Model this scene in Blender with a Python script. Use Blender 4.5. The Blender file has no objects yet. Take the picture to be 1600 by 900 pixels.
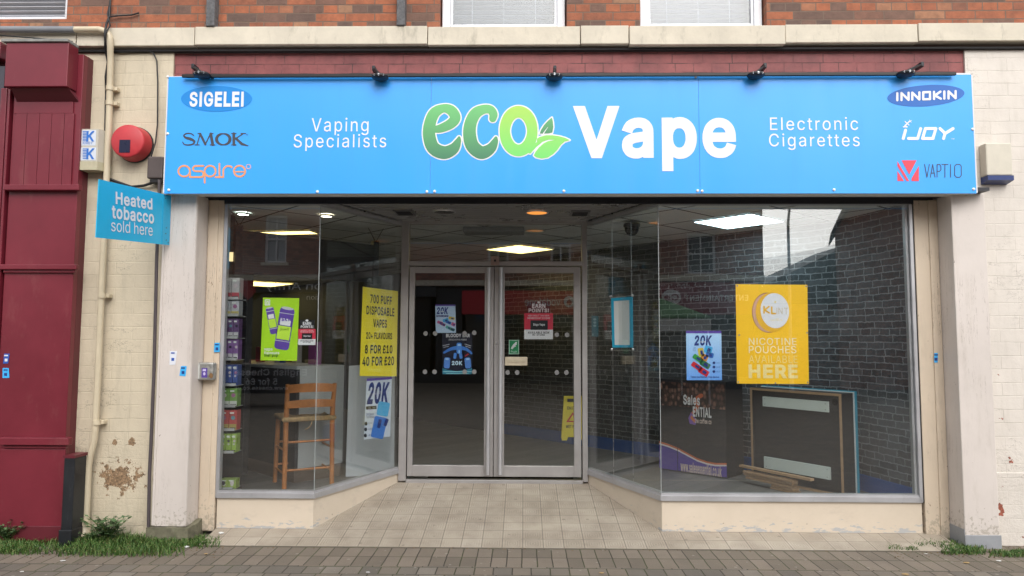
import bpy, bmesh, math, random
import numpy as np
from mathutils import Vector, Matrix
random.seed(7)
R = math.radians
S = bpy.context.scene
COL = S.collection
# ------------------------------------------------------------------ camera
CAM = Vector((0, -5.5, 1.508)); F = 1100.0
YAW, PITCH, ROLL = R(0.92), R(4.15), R(0.18)
fw = Vector((-math.sin(YAW)*math.cos(PITCH), math.cos(YAW)*math.cos(PITCH), math.sin(PITCH)))
r0 = Vector((math.cos(YAW), math.sin(YAW), 0)); u0 = r0.cross(fw)
rt = math.cos(ROLL)*r0 + math.sin(ROLL)*u0
up = -math.sin(ROLL)*r0 + math.cos(ROLL)*u0
cd = bpy.data.cameras.new('camera'); cam = bpy.data.objects.new('camera', cd); COL.objects.link(cam)
cd.sensor_width = 36; cd.lens = 36*F/1600; cd.clip_end = 1000; cd.clip_start = .05
m3 = Matrix((rt, up, -fw)).transposed().to_4x4(); m3.translation = CAM
cam.matrix_world = m3; S.camera = cam
# ------------------------------------------------------------------ light
SUN_EL, SUN_AZ = 42, 166          # degrees; azimuth clockwise from +y
w = bpy.data.worlds.new('World'); S.world = w; w.use_nodes = True
nt = w.node_tree; bg = nt.nodes['Background']
sk = nt.nodes.new('ShaderNodeTexSky'); sk.sky_type = 'NISHITA'; sk.sun_disc = False
sk.sun_elevation = R(SUN_EL); sk.sun_rotation = R(SUN_AZ); sk.dust_density = 3.0; sk.air_density = 1.0
hs = nt.nodes.new('ShaderNodeHueSaturation'); hs.inputs['Saturation'].default_value = 0.22
nt.links.new(sk.outputs[0], hs.inputs['Color']); nt.links.new(hs.outputs[0], bg.inputs['Color'])
bg.inputs['Strength'].default_value = 0.15
sl = bpy.data.lights.new('sun', 'SUN'); sl.energy = 0.95; sl.angle = R(72); sl.color = (1, .965, .91)
so = bpy.data.objects.new('sun', sl); COL.objects.link(so)
az = R(SUN_AZ); el = R(SUN_EL)
sd = Vector((math.sin(az)*math.cos(el), math.cos(az)*math.cos(el), math.sin(el)))
so.rotation_euler = (-sd).to_track_quat('-Z', 'Y').to_euler(); so.location = (0, -4, 12)
vs = S.view_settings; vs.view_transform = 'Standard'; vs.look = 'None'; vs.exposure = 0.74; vs.gamma = 1
vs.use_curve_mapping = False
cy = S.cycles; cy.use_denoising = True; cy.transparent_max_bounces = 32; cy.max_bounces = 10
cy.diffuse_bounces = 5; cy.glossy_bounces = 4; cy.sample_clamp_indirect = 6

# ------------------------------------------------------------------ pixel -> point on a real plane
def ray(px, py): return fw + rt*((px-800)/F) + up*((450-py)/F)
def at(px, py, Y):
    d = ray(px, py); t = (Y-CAM.y)/d.y; p = CAM + d*t
    return p
def atz(px, py, Z):
    d = ray(px, py); return CAM + d*((Z-CAM.z)/d.z)
class Plane:
    """vertical plane through two plan points, facing the camera; tilt turns its in-plane axes"""
    def __init__(s, a, b, tilt=0.0, lean=0.0):
        s.p = Vector((a[0], a[1], 0)); d = Vector((b[0]-a[0], b[1]-a[1], 0)).normalized()
        n = Vector((d.y, -d.x, 0))
        s.N = n; Z = Vector((0, 0, 1))
        s.U = (d*math.cos(tilt) + Z*math.sin(tilt)); s.V = (Z*math.cos(tilt) - d*math.sin(tilt))
    def hit(s, px, py):
        d = ray(px, py); t = (s.p-CAM).dot(s.N)/d.dot(s.N); return CAM + d*t
    def uv(s, px, py):
        q = s.hit(px, py)-s.p; return q.dot(s.U), q.dot(s.V)
    def w(s, u, v, off=0): return s.p + s.U*u + s.V*v + s.N*off
def front(Y): return Plane((0, Y), (1, Y))

# ------------------------------------------------------------------ materials
def hexc(r, g, b):
    f = lambda c: (c/255/12.92) if c/255 <= .04045 else ((c/255+.055)/1.055)**2.4
    return (f(r), f(g), f(b), 1)
class NT:
    def __init__(s, name):
        s.m = bpy.data.materials.new(name); s.m.use_nodes = True; s.t = s.m.node_tree
        s.b = s.t.nodes['Principled BSDF']; s.pos = s.n('ShaderNodeNewGeometry').outputs['Position']
    def n(s, typ, **kw):
        x = s.t.nodes.new(typ)
        for k, v in kw.items(): setattr(x, k, v)
        return x
    def link(s, a, b): s.t.links.new(a, b)
    def setin(s, sock, v):
        if isinstance(v, bpy.types.NodeSocket): s.link(v, sock)
        else: sock.default_value = v
    def math(s, op, a, b=0.0, c=0.0, clamp=False):
        x = s.n('ShaderNodeMath', operation=op, use_clamp=clamp)
        s.setin(x.inputs[0], a); s.setin(x.inputs[1], b); s.setin(x.inputs[2], c); return x.outputs[0]
    def vmul(s, v, k):
        x = s.n('ShaderNodeVectorMath', operation='MULTIPLY'); s.setin(x.inputs[0], v); x.inputs[1].default_value = k; return x.outputs[0]
    def noise(s, scale, detail=4, rough=.6, vec=None, out=0):
        x = s.n('ShaderNodeTexNoise'); x.inputs['Scale'].default_value = scale; x.inputs['Detail'].default_value = detail
        x.inputs['Roughness'].default_value = rough; s.link(vec or s.pos, x.inputs['Vector']); return x.outputs[out]
    def ramp(s, fac, stops, interp='LINEAR'):
        x = s.n('ShaderNodeValToRGB'); x.color_ramp.interpolation = interp; e = x.color_ramp.elements
        while len(e) < len(stops): e.new(.5)
        for i, (p, c) in enumerate(stops):
            e[i].position = p; e[i].color = c if len(c) == 4 else (*c, 1)
        s.link(fac, x.inputs[0]); return x.outputs[0]
    def mix(s, fac, a, b, mode='MIX'):
        x = s.n('ShaderNodeMix', data_type='RGBA', blend_type=mode)
        s.setin(x.inputs[0], fac); s.setin(x.inputs[6], a); s.setin(x.inputs[7], b); return x.outputs[2]
    def maprange(s, v, a, b, c=0.0, d=1.0):
        x = s.n('ShaderNodeMapRange'); x.inputs[1].default_value = a; x.inputs[2].default_value = b
        x.inputs[3].default_value = c; x.inputs[4].default_value = d; s.setin(x.inputs[0], v); return x.outputs[0]
    def sep(s, v=None):
        x = s.n('ShaderNodeSeparateXYZ'); s.link(v or s.pos, x.inputs[0]); return x.outputs
    def comb(s, x, y, z=0.0):
        c = s.n('ShaderNodeCombineXYZ'); s.setin(c.inputs[0], x); s.setin(c.inputs[1], y); s.setin(c.inputs[2], z); return c.outputs[0]
    def bump(s, h, strength, dist=.01, prev=None):
        x = s.n('ShaderNodeBump'); x.inputs['Strength'].default_value = strength; x.inputs['Distance'].default_value = dist
        s.link(h, x.inputs['Height'])
        if prev is not None: s.link(prev, x.inputs['Normal'])
        return x.outputs[0]
    def fin(s, color=None, rough=.6, normal=None, metal=0.0, spec=.5):
        if color is not None: s.setin(s.b.inputs['Base Color'], color)
        s.setin(s.b.inputs['Roughness'], rough); s.setin(s.b.inputs['Metallic'], metal)
        s.b.inputs['Specular IOR Level'].default_value = spec
        if normal is not None: s.link(normal, s.b.inputs['Normal'])
        return s.m
def paint(name, col, rough=.5, var=.10, scale=3.0, bump=.05, bscale=90, metal=0.0, spec=.5, dirt=0.0, dirtcol=(.12, .10, .08, 1)):
    n = NT(name); a = n.noise(scale, 5, .65)
    c = n.mix(n.maprange(a, .3, .7), tuple(x*(1-var) for x in col[:3])+(1,), tuple(min(1, x*(1+var*.6)) for x in col[:3])+(1,))
    if dirt:
        d = n.noise(scale*2.3, 8, .75, n.vmul(n.pos, (1, 1, .35)))
        c = n.mix(n.math('MULTIPLY', n.maprange(d, .55, .75), dirt), c, dirtcol)
    nb = n.bump(n.noise(bscale, 3), bump, .004) if bump else None
    rr = n.maprange(a, .3, .7, max(0, rough-.06), min(1, rough+.06))
    return n.fin(c, rr, nb, metal, spec)
def flat(name, col, rough=.45, spec=.4):
    return paint(name, col, rough, .04, 9, 0, spec=spec)
def emit(name, col, s):
    n = NT(name); n.b.inputs['Base Color'].default_value = (*col[:3], 1)
    n.b.inputs['Emission Color'].default_value = (*col[:3], 1)
    a = n.noise(2.0, 1); n.link(n.maprange(a, 0, 1, s*.97, s*1.03), n.b.inputs['Emission Strength']); return n.m
def glass_mat(name, base=.05, tint=(.965, .98, .98), boost=1.0):
    n = NT(name); t = n.t; t.nodes.remove(n.b)
    lw = n.n('ShaderNodeLayerWeight'); lw.inputs[0].default_value = .5
    f = n.math('POWER', lw.outputs['Facing'], 5.0); f = n.math('MULTIPLY_ADD', f, 1-base, base, clamp=True)
    tr = n.n('ShaderNodeBsdfTransparent'); tr.inputs[0].default_value = (*tint, 1)
    g = n.n('ShaderNodeBsdfGlossy'); g.inputs['Roughness'].default_value = 0.0; g.inputs[0].default_value = (1, 1, 1, 1)
    wv = n.noise(.9, 1); n.link(n.bump(wv, .04, .02), g.inputs['Normal'])
    mx = n.n('ShaderNodeMixShader'); n.link(f, mx.inputs[0]); n.link(tr.outputs[0], mx.inputs[1]); n.link(g.outputs[0], mx.inputs[2])
    n.link(mx.outputs[0], t.nodes['Material Output'].inputs[0]); return n.m
def brickwall(name, stops, mortar, bw=.225, bh=.075, ms=.006, vec='xz', bump=.5, rough=.85, offset=.5, squash=.5, freq=2, var=.3):
    n = NT(name); o = n.sep()
    if vec == 'xz': v = n.comb(o[0], o[2])
    elif vec == 'yz': v = n.comb(o[1], o[2])
    else: v = n.comb(o[0], o[1])
    wob = n.noise(7, 2, .5, out=1)
    vv = n.n('ShaderNodeVectorMath', operation='MULTIPLY_ADD'); n.link(wob, vv.inputs[0]); vv.inputs[1].default_value = (.008, .006, 0); n.link(v, vv.inputs[2])
    b = n.n('ShaderNodeTexBrick', offset=offset, squash=squash, squash_frequency=freq, offset_frequency=2)
    b.inputs['Scale'].default_value = 1; b.inputs['Brick Width'].default_value = bw; b.inputs['Row Height'].default_value = bh
    b.inputs['Mortar Size'].default_value = ms; b.inputs['Mortar Smooth'].default_value = .25
    b.inputs['Color1'].default_value = (0, 0, 0, 1); b.inputs['Color2'].default_value = (1, 1, 1, 1); b.inputs['Mortar'].default_value = (.5, .5, .5, 1)
    n.link(vv.outputs[0], b.inputs['Vector'])
    c = n.ramp(b.outputs['Color'], stops)
    d = n.noise(14, 8, .7); c = n.mix(n.maprange(d, .35, .75, 0, var), c, (.04, .03, .025, 1))
    c = n.mix(b.outputs['Fac'], c, mortar)
    h = n.math('SUBTRACT', n.math('MULTIPLY', n.noise(60, 5), .35), b.outputs['Fac'])
    return n.fin(c, rough, n.bump(h, bump, .012))
def painted_masonry(name, col, dirt=.25, peel=None, chips=0, peelcol=(.27, .175, .10), bh=.1):
    """thick paint over coursed blockwork; peel = (x, z, rx, rz) of a bare patch"""
    n = NT(name); o = n.sep(); v = n.comb(o[0], o[2])
    wob = n.noise(5, 3, .6, out=1)
    vv = n.n('ShaderNodeVectorMath', operation='MULTIPLY_ADD'); n.link(wob, vv.inputs[0]); vv.inputs[1].default_value = (.012, .012, 0); n.link(v, vv.inputs[2])
    b = n.n('ShaderNodeTexBrick', offset=.5)
    b.inputs['Scale'].default_value = 1; b.inputs['Brick Width'].default_value = .3; b.inputs['Row Height'].default_value = bh
    b.inputs['Mortar Size'].default_value = .004; b.inputs['Mortar Smooth'].default_value = .6
    n.link(vv.outputs[0], b.inputs['Vector'])
    a = n.noise(2.5, 6, .65)
    c = n.mix(n.maprange(a, .3, .7), tuple(x*.90 for x in col)+(1,), tuple(min(1, x*1.04) for x in col)+(1,))
    st = n.noise(9, 8, .75, n.vmul(n.pos, (1.6, 1, .3)))
    c = n.mix(n.math('MULTIPLY', n.maprange(st, .5, .8), dirt), c, (.25, .21, .14, 1))
    crack = n.noise(3.2, 6, .7, n.vmul(n.pos, (.6, 1, 1.5)))
    cr = n.math('LESS_THAN', n.math('ABSOLUTE', n.math('SUBTRACT', crack, .53)), .0035)
    brk = n.maprange(n.noise(1.7, 2), .5, .6)
    c = n.mix(n.math('MULTIPLY', n.math('MULTIPLY', b.outputs['Fac'], n.maprange(n.noise(4, 3), .45, .7)), .24), c, (.16, .13, .09, 1))
    c = n.mix(n.math('MULTIPLY', n.math('MULTIPLY', cr, brk), .5), c, (.10, .08, .06, 1))
    mask = None
    if peel:
        for (px_, pz_, rx, rz) in peel:
            dx = n.math('DIVIDE', n.math('SUBTRACT', o[0], px_), rx); dz = n.math('DIVIDE', n.math('SUBTRACT', o[2], pz_), rz)
            dd = n.math('SQRT', n.math('ADD', n.math('MULTIPLY', dx, dx), n.math('MULTIPLY', dz, dz)))
            q = n.math('ADD', dd, n.math('MULTIPLY', n.math('SUBTRACT', n.noise(15, 8, .75), .5), 3.6))
            mk = n.math('LESS_THAN', q, .62)
            mask = mk if mask is None else n.math('MAXIMUM', mask, mk)
    if chips:
        ch = n.math('GREATER_THAN', n.noise(9.5, 4, .62), chips)
        ch = n.math('MULTIPLY', ch, n.math('LESS_THAN', o[2], 1.35)); ch = n.math('MULTIPLY', ch, n.math('GREATER_THAN', n.noise(2.3, 2), .46))
        mask = ch if mask is None else n.math('MAXIMUM', mask, ch)
    h = n.math('ADD', n.math('MULTIPLY', n.noise(45, 5, .7), .5), n.math('MULTIPLY', b.outputs['Fac'], -1.2))
    low = n.math('LESS_THAN', o[2], .74); h = n.math('ADD', n.math('MULTIPLY', h, n.math('SUBTRACT', 1.0, n.math('MULTIPLY', low, .6))), n.math('MULTIPLY', n.noise(6, 4), .8))
    h = n.math('ADD', h, n.math('MULTIPLY', n.math('MULTIPLY', low, n.noise(28, 6, .7)), 2.2))
    if mask is not None:
        pc = n.mix(n.maprange(n.noise(55, 5, .75), .35, .65), tuple(x*.35 for x in peelcol)+(1,), tuple(min(1, x*1.55) for x in peelcol)+(1,))
        c = n.mix(mask, c, pc); h = n.math('SUBTRACT', h, n.math('MULTIPLY', mask, 2.2))
    return n.fin(c, .62, n.bump(h, .35, .010))
def worn(name, col, rough=.45, chip=.72, chipcol=(.20, .15, .11, 1), crack=.5):
    n = NT(name); o = n.sep(); a = n.noise(1.8, 6, .65)
    c = n.mix(n.maprange(a, .3, .7), tuple(x*.91 for x in col)+(1,), tuple(min(1, x*1.03) for x in col)+(1,))
    st = n.noise(10, 8, .75, n.vmul(n.pos, (1.3, 1.3, .22))); c = n.mix(n.maprange(st, .52, .78, 0, .34), c, (.34, .29, .22, 1))
    sm = n.noise(5, 7, .75); c = n.mix(n.maprange(sm, .56, .75, 0, .25), c, (.40, .37, .33, 1))
    ck = n.noise(8, 5, .7, n.vmul(n.pos, (2.2, 2.2, .10))); ln = n.math('LESS_THAN', n.math('ABSOLUTE', n.math('SUBTRACT', ck, .5)), .004)
    ln = n.math('MULTIPLY', ln, n.maprange(n.noise(1.3, 2), .50, .58)); c = n.mix(n.math('MULTIPLY', ln, crack), c, (.15, .11, .08, 1))
    ch = n.math('GREATER_THAN', n.noise(24, 5, .62, n.vmul(n.pos, (1, 1, .55))), chip); c = n.mix(ch, c, chipcol)
    sp = n.math('GREATER_THAN', n.noise(30, 6, .7), n.maprange(o[2], .0, .55, .44, .80)); c = n.mix(n.math('MULTIPLY', sp, .55), c, (.30, .26, .20, 1))
    h = n.math('SUBTRACT', n.math('MULTIPLY', n.noise(30, 4), .5), n.math('ADD', ch, ln)); return n.fin(c, n.maprange(a, .3, .7, rough-.06, rough+.1), n.bump(h, .16, .006))
M = {}
M['brick'] = brickwall('red_brick', [(0, (.13, .085, .07)), (.22, (.20, .11, .08)), (.34, (.31, .11, .06)), (.60, (.43, .14, .065)), (.85, (.36, .12, .06)), (1, (.40, .21, .12))],
                       (.17, .12, .09, 1), .235, .068, .0045, bump=.7, var=.55)
M['brick_far'] = brickwall('shaded_brick', [(0, (.20, .10, .08)), (.5, (.36, .15, .11)), (1, (.46, .22, .15))], (.2, .17, .15, 1), .235, .075, .008)
M['band'] = None
def band_mat():
    n = NT('maroon_painted_brick'); o = n.sep(); v = n.comb(o[0], o[2])
    wob = n.noise(6, 3, .6, out=1)
    vv = n.n('ShaderNodeVectorMath', operation='MULTIPLY_ADD'); n.link(wob, vv.inputs[0]); vv.inputs[1].default_value = (.02, .014, 0); n.link(v, vv.inputs[2])
    b = n.n('ShaderNodeTexBrick', offset=.5, squash=.6, squash_frequency=2)
    b.inputs['Scale'].default_value = 1; b.inputs['Brick Width'].default_value = .235; b.inputs['Row Height'].default_value = .075
    b.inputs['Mortar Size'].default_value = .0035; b.inputs['Mortar Smooth'].default_value = .3
    n.link(vv.outputs[0], b.inputs['Vector'])
    c = n.mix(n.maprange(n.noise(5, 7, .7), .35, .65), (.155, .040, .042, 1), (.275, .075, .072, 1)); c = n.mix(n.maprange(n.noise(20, 6, .7), .55, .75, 0, .5), c, (.07, .04, .035, 1))
    c = n.mix(n.math('MULTIPLY', b.outputs['Fac'], n.maprange(n.noise(6, 4), .35, .6)), c, (.045, .02, .02, 1))
    h = n.math('SUBTRACT', n.math('MULTIPLY', n.noise(40, 5), .4), b.outputs['Fac'])
    return n.fin(c, .6, n.bump(h, .5, .01))
M['band'] = band_mat()
CREAM = (.60, .525, .395)
M['cream_left'] = painted_masonry('cream_masonry_paint', CREAM, .4, [(-3.05, .46, .20, .155), (-2.98, .72, .035, .035), (-3.11, .71, .03, .03)], 0)
M['cream_right'] = painted_masonry('pale_masonry_paint', (.66, .61, .55), .22, None, .655, (.30, .085, .05))
M['pil'] = worn('pale_pink_gloss_paint', (.63, .572, .53), .42)
M['post'] = worn('cream_gloss_paint', (.61, .51, .395), .45, .69, (.20, .13, .08, 1), .7)
def riser_mat():
    n = NT('riser_cream_paint'); o = n.sep(); a = n.noise(2.5, 5, .65)
    c = n.mix(n.maprange(a, .3, .7), (.57, .49, .39, 1), (.63, .545, .44, 1))
    d = n.noise(7, 8, .75, n.vmul(n.pos, (.5, 1, 1.2))); c = n.mix(n.math('MULTIPLY', n.maprange(d, .55, .78), .4), c, (.36, .31, .26, 1))
    e = n.noise(18, 6, .7, n.vmul(n.pos, (.45, .45, 1.6))); lim = n.maprange(o[2], .04, .24, .49, .78)
    ch = n.math('GREATER_THAN', e, lim); c = n.mix(ch, c, (.40, .40, .40, 1))
    s = n.math('GREATER_THAN', n.noise(42, 3, .5, n.vmul(n.pos, (.6, .6, 1))), .74); c = n.mix(n.math('MULTIPLY', s, .7), c, (.13, .09, .07, 1))
    h = n.math('SUBTRACT', n.math('MULTIPLY', n.noise(50, 4), .4), ch); return n.fin(c, .5, n.bump(h, .2, .005))
M['riser'] = riser_mat()
M['ledge'] = paint('weathered_ledge_paint', (.62, .565, .46), .75, .14, 4, .4, 30, dirt=.6, dirtcol=(.22, .20, .15, 1))
M['maroon'] = paint('maroon_gloss_paint', (.17, .017, .030), .36, .18, 2.0, .08, 40, dirt=.42, dirtcol=(.27, .10, .095, 1))
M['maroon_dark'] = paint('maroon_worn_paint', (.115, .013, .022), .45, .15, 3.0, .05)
M['black'] = paint('black_worn_paint', (.014, .016, .020), .45, .3, 5, .1, 60, dirt=.35, dirtcol=(.10, .10, .10, 1))
M['blackplastic'] = flat('black_plastic', (.012, .012, .014, 1), .4)
M['alu'] = paint('brushed_aluminium', (.50, .50, .52), .42, .12, 4, .06, 120, metal=.55, dirt=.3, dirtcol=(.22, .20, .19, 1))
M['alu_warm'] = paint('aged_door_aluminium', (.37, .355, .35), .45, .12, 4, .06, 120, metal=.45, dirt=.3, dirtcol=(.2, .17, .16, 1))
M['darkmetal'] = paint('dark_header_metal', (.020, .021, .028), .5, .3, 5, .1)
M['slat'] = paint('soffit_slat_metal', (.34, .34, .35), .3, .15, 4, .03, metal=.6)
M['glass'] = glass_mat('shop_glass', .09)
M['glass_far'] = glass_mat('far_glass', .06)
def fascia_mat():
    n = NT('blue_fascia_vinyl'); a = n.noise(.8, 3); c = n.mix(n.maprange(a, .3, .7), (.040, .36, .96, 1), (.045, .385, 1.0, 1))
    g = n.noise(7, 8, .7, n.vmul(n.pos, (1.6, 1, .12))); c = n.mix(n.maprange(g, .54, .8, 0, .16), c, (.05, .20, .42, 1))
    d = n.noise(60, 3, .6); c = n.mix(n.math('MULTIPLY', n.math('GREATER_THAN', d, .74), .22), c, (.10, .22, .36, 1))
    w_ = n.noise(1.1, 2, .5, n.vmul(n.pos, (1, 1, .6))); return n.fin(c, n.maprange(g, .4, .7, .28, .40), n.bump(w_, .10, .03))
M['fascia'] = fascia_mat()
M['fascia_edge'] = flat('white_panel_edge', (.7, .7, .7, 1))
M['white'] = flat('white_vinyl', (.80, .80, .82, 1))
M['upvc'] = paint('white_plastic_frame', (.74, .75, .78), .35, .05, 4, 0)
M['screw'] = flat('white_screw_cap', (.85, .85, .85, 1), .3)
M['chrome'] = paint('worn_chrome', (.55, .55, .56), .3, .2, 20, .05, metal=.9)
M['wood'] = paint('varnished_beech', (.40, .155, .045), .38, .3, 9, .08, 30)
M['rush'] = paint('woven_rush', (.36, .24, .11), .8, .5, 40, .8, 70)
M['mdf'] = paint('raw_mdf_edge', (.36, .23, .13), .75, .2, 12, .1)
M['cabblack'] = paint('black_board', (.016, .016, .018), .42, .2, 3, .05)
M['batten'] = paint('mint_white_batten', (.56, .62, .58), .5, .06, 4, .03)
M['cyan'] = flat('cyan_edge', (.02, .30, .45, 1), .4)
M['floor'] = None
# ------------------------------------------------------------------ mesh helpers
class MB:
    def __init__(s): s.v = []; s.f = []; s.sm = []
    def add(s, vs, fs, smooth=False):
        k = len(s.v); s.v += [Vector(v) for v in vs]; s.f += [[i+k for i in f] for f in fs]; s.sm += [smooth]*len(fs); return s
    def box(s, x0, x1, y0, y1, z0, z1, bev=0.0):
        if x0 > x1: x0, x1 = x1, x0
        if y0 > y1: y0, y1 = y1, y0
        if z0 > z1: z0, z1 = z1, z0
        return s.obox((( x0+x1)/2, (y0+y1)/2, (z0+z1)/2), (x1-x0, y1-y0, z1-z0), None, bev)
    def obox(s, c, size, rot=None, bev=0.0):
        bm = bmesh.new(); bmesh.ops.create_cube(bm, size=1)
        for v in bm.verts: v.co = Vector((v.co.x*size[0], v.co.y*size[1], v.co.z*size[2]))
        if bev > 0: bmesh.ops.bevel(bm, geom=list(bm.edges), offset=min(bev, min(size)*.45), segments=2, affect='EDGES', profile=.5)
        mt = Matrix.Translation(Vector(c)) @ (rot.to_4x4() if rot is not None else Matrix.Identity(4))
        bm.verts.index_update(); s.add([mt @ v.co for v in bm.verts], [[v.index for v in f.verts] for f in bm.faces]); bm.free(); return s
    def prism(s, pts, z0, z1):
        n = len(pts); zz0 = z0 if hasattr(z0, '__len__') else [z0]*n; zz1 = z1 if hasattr(z1, '__len__') else [z1]*n
        a = sum(pts[i][0]*pts[(i+1) % n][1]-pts[(i+1) % n][0]*pts[i][1] for i in range(n))
        idx = list(range(n)) if a > 0 else list(range(n))[::-1]
        P = [pts[i] for i in idx]; A = [zz0[i] for i in idx]; B = [zz1[i] for i in idx]
        vs = [(P[i][0], P[i][1], A[i]) for i in range(n)]+[(P[i][0], P[i][1], B[i]) for i in range(n)]
        fs = [list(range(n))[::-1], [i+n for i in range(n)]]+[[i, (i+1) % n, (i+1) % n+n, i+n] for i in range(n)]
        return s.add(vs, fs)
    def wallseg(s, a, b, th, z0, z1, inward=True):
        """upright slab along a->b in plan, its camera-side face on the line, thickness th behind it"""
        d = Vector((b[0]-a[0], b[1]-a[1])).normalized(); n = Vector((-d.y, d.x))*th
        return s.prism([a, b, (b[0]+n.x, b[1]+n.y), (a[0]+n.x, a[1]+n.y)], z0, z1)
    def tube(s, pts, r, k=10, caps=True):
        P = [Vector(p) for p in pts]; n = len(P); rr = r if hasattr(r, '__len__') else [r]*n
        vs = []; prev = None
        for i, p in enumerate(P):
            t = (P[min(i+1, n-1)]-P[max(i-1, 0)]).normalized()
            if prev is None:
                a = Vector((0, 0, 1)) if abs(t.z) < .9 else Vector((1, 0, 0)); e = t.cross(a).normalized()
            else: e = (prev-t*prev.dot(t)).normalized()
            prev = e; g = t.cross(e)
            vs += [p+(e*math.cos(2*math.pi*j/k)+g*math.sin(2*math.pi*j/k))*rr[i] for j in range(k)]
        fs = [[i*k+j, i*k+(j+1) % k, (i+1)*k+(j+1) % k, (i+1)*k+j] for i in range(n-1) for j in range(k)]
        s.add(vs, fs, True)
        if caps: s.add(vs[:k], [list(range(k))[::-1]]); s.add(vs[-k:], [list(range(k))])
        return s
    def lathe(s, prof, c, axis='z', k=28, smooth=True, caps=True):
        """prof: list of (radius, along); axis z or y (y = towards the wall)"""
        vs = []
        for (r, h) in prof:
            for j in range(k):
                a = 2*math.pi*j/k; x, y = r*math.cos(a), r*math.sin(a)
                vs.append(Vector(c)+(Vector((x, y, h)) if axis == 'z' else Vector((x, h, y))))
        n = len(prof); fs = [[i*k+j, i*k+(j+1) % k, (i+1)*k+(j+1) % k, (i+1)*k+j] for i in range(n-1) for j in range(k)]
        s.add(vs, fs, smooth)
        if caps: s.add(vs[:k], [list(range(k))]); s.add(vs[-k:], [list(range(k))])
        return s
    def poly(s, P, pts, off=0.0, th=0.0):
        """polygon in plane P from (u,v) points"""
        vs = [P.w(u, v, off) for u, v in pts]; n = len(vs)
        if th:
            vb = [P.w(u, v, off-th) for u, v in pts]
            s.add(vs+vb, [list(range(n)), [i+n for i in range(n)][::-1]]+[[i, i+n, (i+1) % n+n, (i+1) % n] for i in range(n)])
        else: s.add(vs, [list(range(n))])
        return s
    def pxpoly(s, P, pts, off=0.0, th=0.0): return s.poly(P, [P.uv(*p) for p in pts], off, th)
    def pxrect(s, P, x0, y0, x1, y1, off=0.0, th=0.0):
        u0, _ = P.uv(x0, (y0+y1)/2); u1, _ = P.uv(x1, (y0+y1)/2); _, v0 = P.uv((x0+x1)/2, y1); _, v1 = P.uv((x0+x1)/2, y0)
        return s.poly(P, [(u0, v0), (u1, v0), (u1, v1), (u0, v1)], off, th)
    def pxell(s, P, cx, cy, rx, ry, ang=0.0, off=0.0, th=0.0, k=40):
        c, sn = math.cos(ang), math.sin(ang); pts = []
        for i in range(k):
            a = 2*math.pi*i/k; x, y = rx*math.cos(a), ry*math.sin(a); pts.append((cx+x*c-y*sn, cy+x*sn+y*c))
        return s.pxpoly(P, pts[::-1], off, th)
def obj(name, mb, mat, parent=None, origin=None):
    if origin is None: origin = parent_origin(parent) if parent else Vector((0, 0, 0))
    me = bpy.data.meshes.new(name)
    me.from_pydata([v-origin for v in mb.v], [], mb.f); me.update()
    me.polygons.foreach_set('use_smooth', mb.sm)
    bm = bmesh.new(); bm.from_mesh(me); bmesh.ops.recalc_face_normals(bm, faces=bm.faces) if name not in FLATNAMES else None
    bm.to_mesh(me); bm.free()
    if mat is not None: me.materials.append(mat)
    o = bpy.data.objects.new(name, me); COL.objects.link(o)
    if parent: o.parent = parent
    else: o.location = origin
    return o
FLATNAMES = set()
ORI = {}
def parent_origin(p):
    v = Vector((0, 0, 0))
    while p is not None: v += p.location; p = p.parent
    return v
def thing(name, label, cat, loc=(0, 0, 0), group=None):
    o = bpy.data.objects.new(name, None); COL.objects.link(o); o.location = loc; o.empty_display_size = .05
    return tag(o, label, cat, group)
def tag(o, label, cat, group=None):
    o['label'] = label; o['category'] = cat
    if group: o['group'] = group
    return o
def solo(name, mb, mat, label, cat, group=None, origin=None):
    if origin is None:
        lo = Vector((min(v.x for v in mb.v), min(v.y for v in mb.v), min(v.z for v in mb.v))); hi = Vector((max(v.x for v in mb.v), max(v.y for v in mb.v), 0))
        origin = Vector(((lo.x+hi.x)/2, (lo.y+hi.y)/2, lo.z))
    return tag(obj(name, mb, mat, None, origin), label, cat, group)
def struct(name, mb, mat, kind='structure'):
    o = obj(name, mb, mat); o['kind'] = kind; return o
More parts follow.
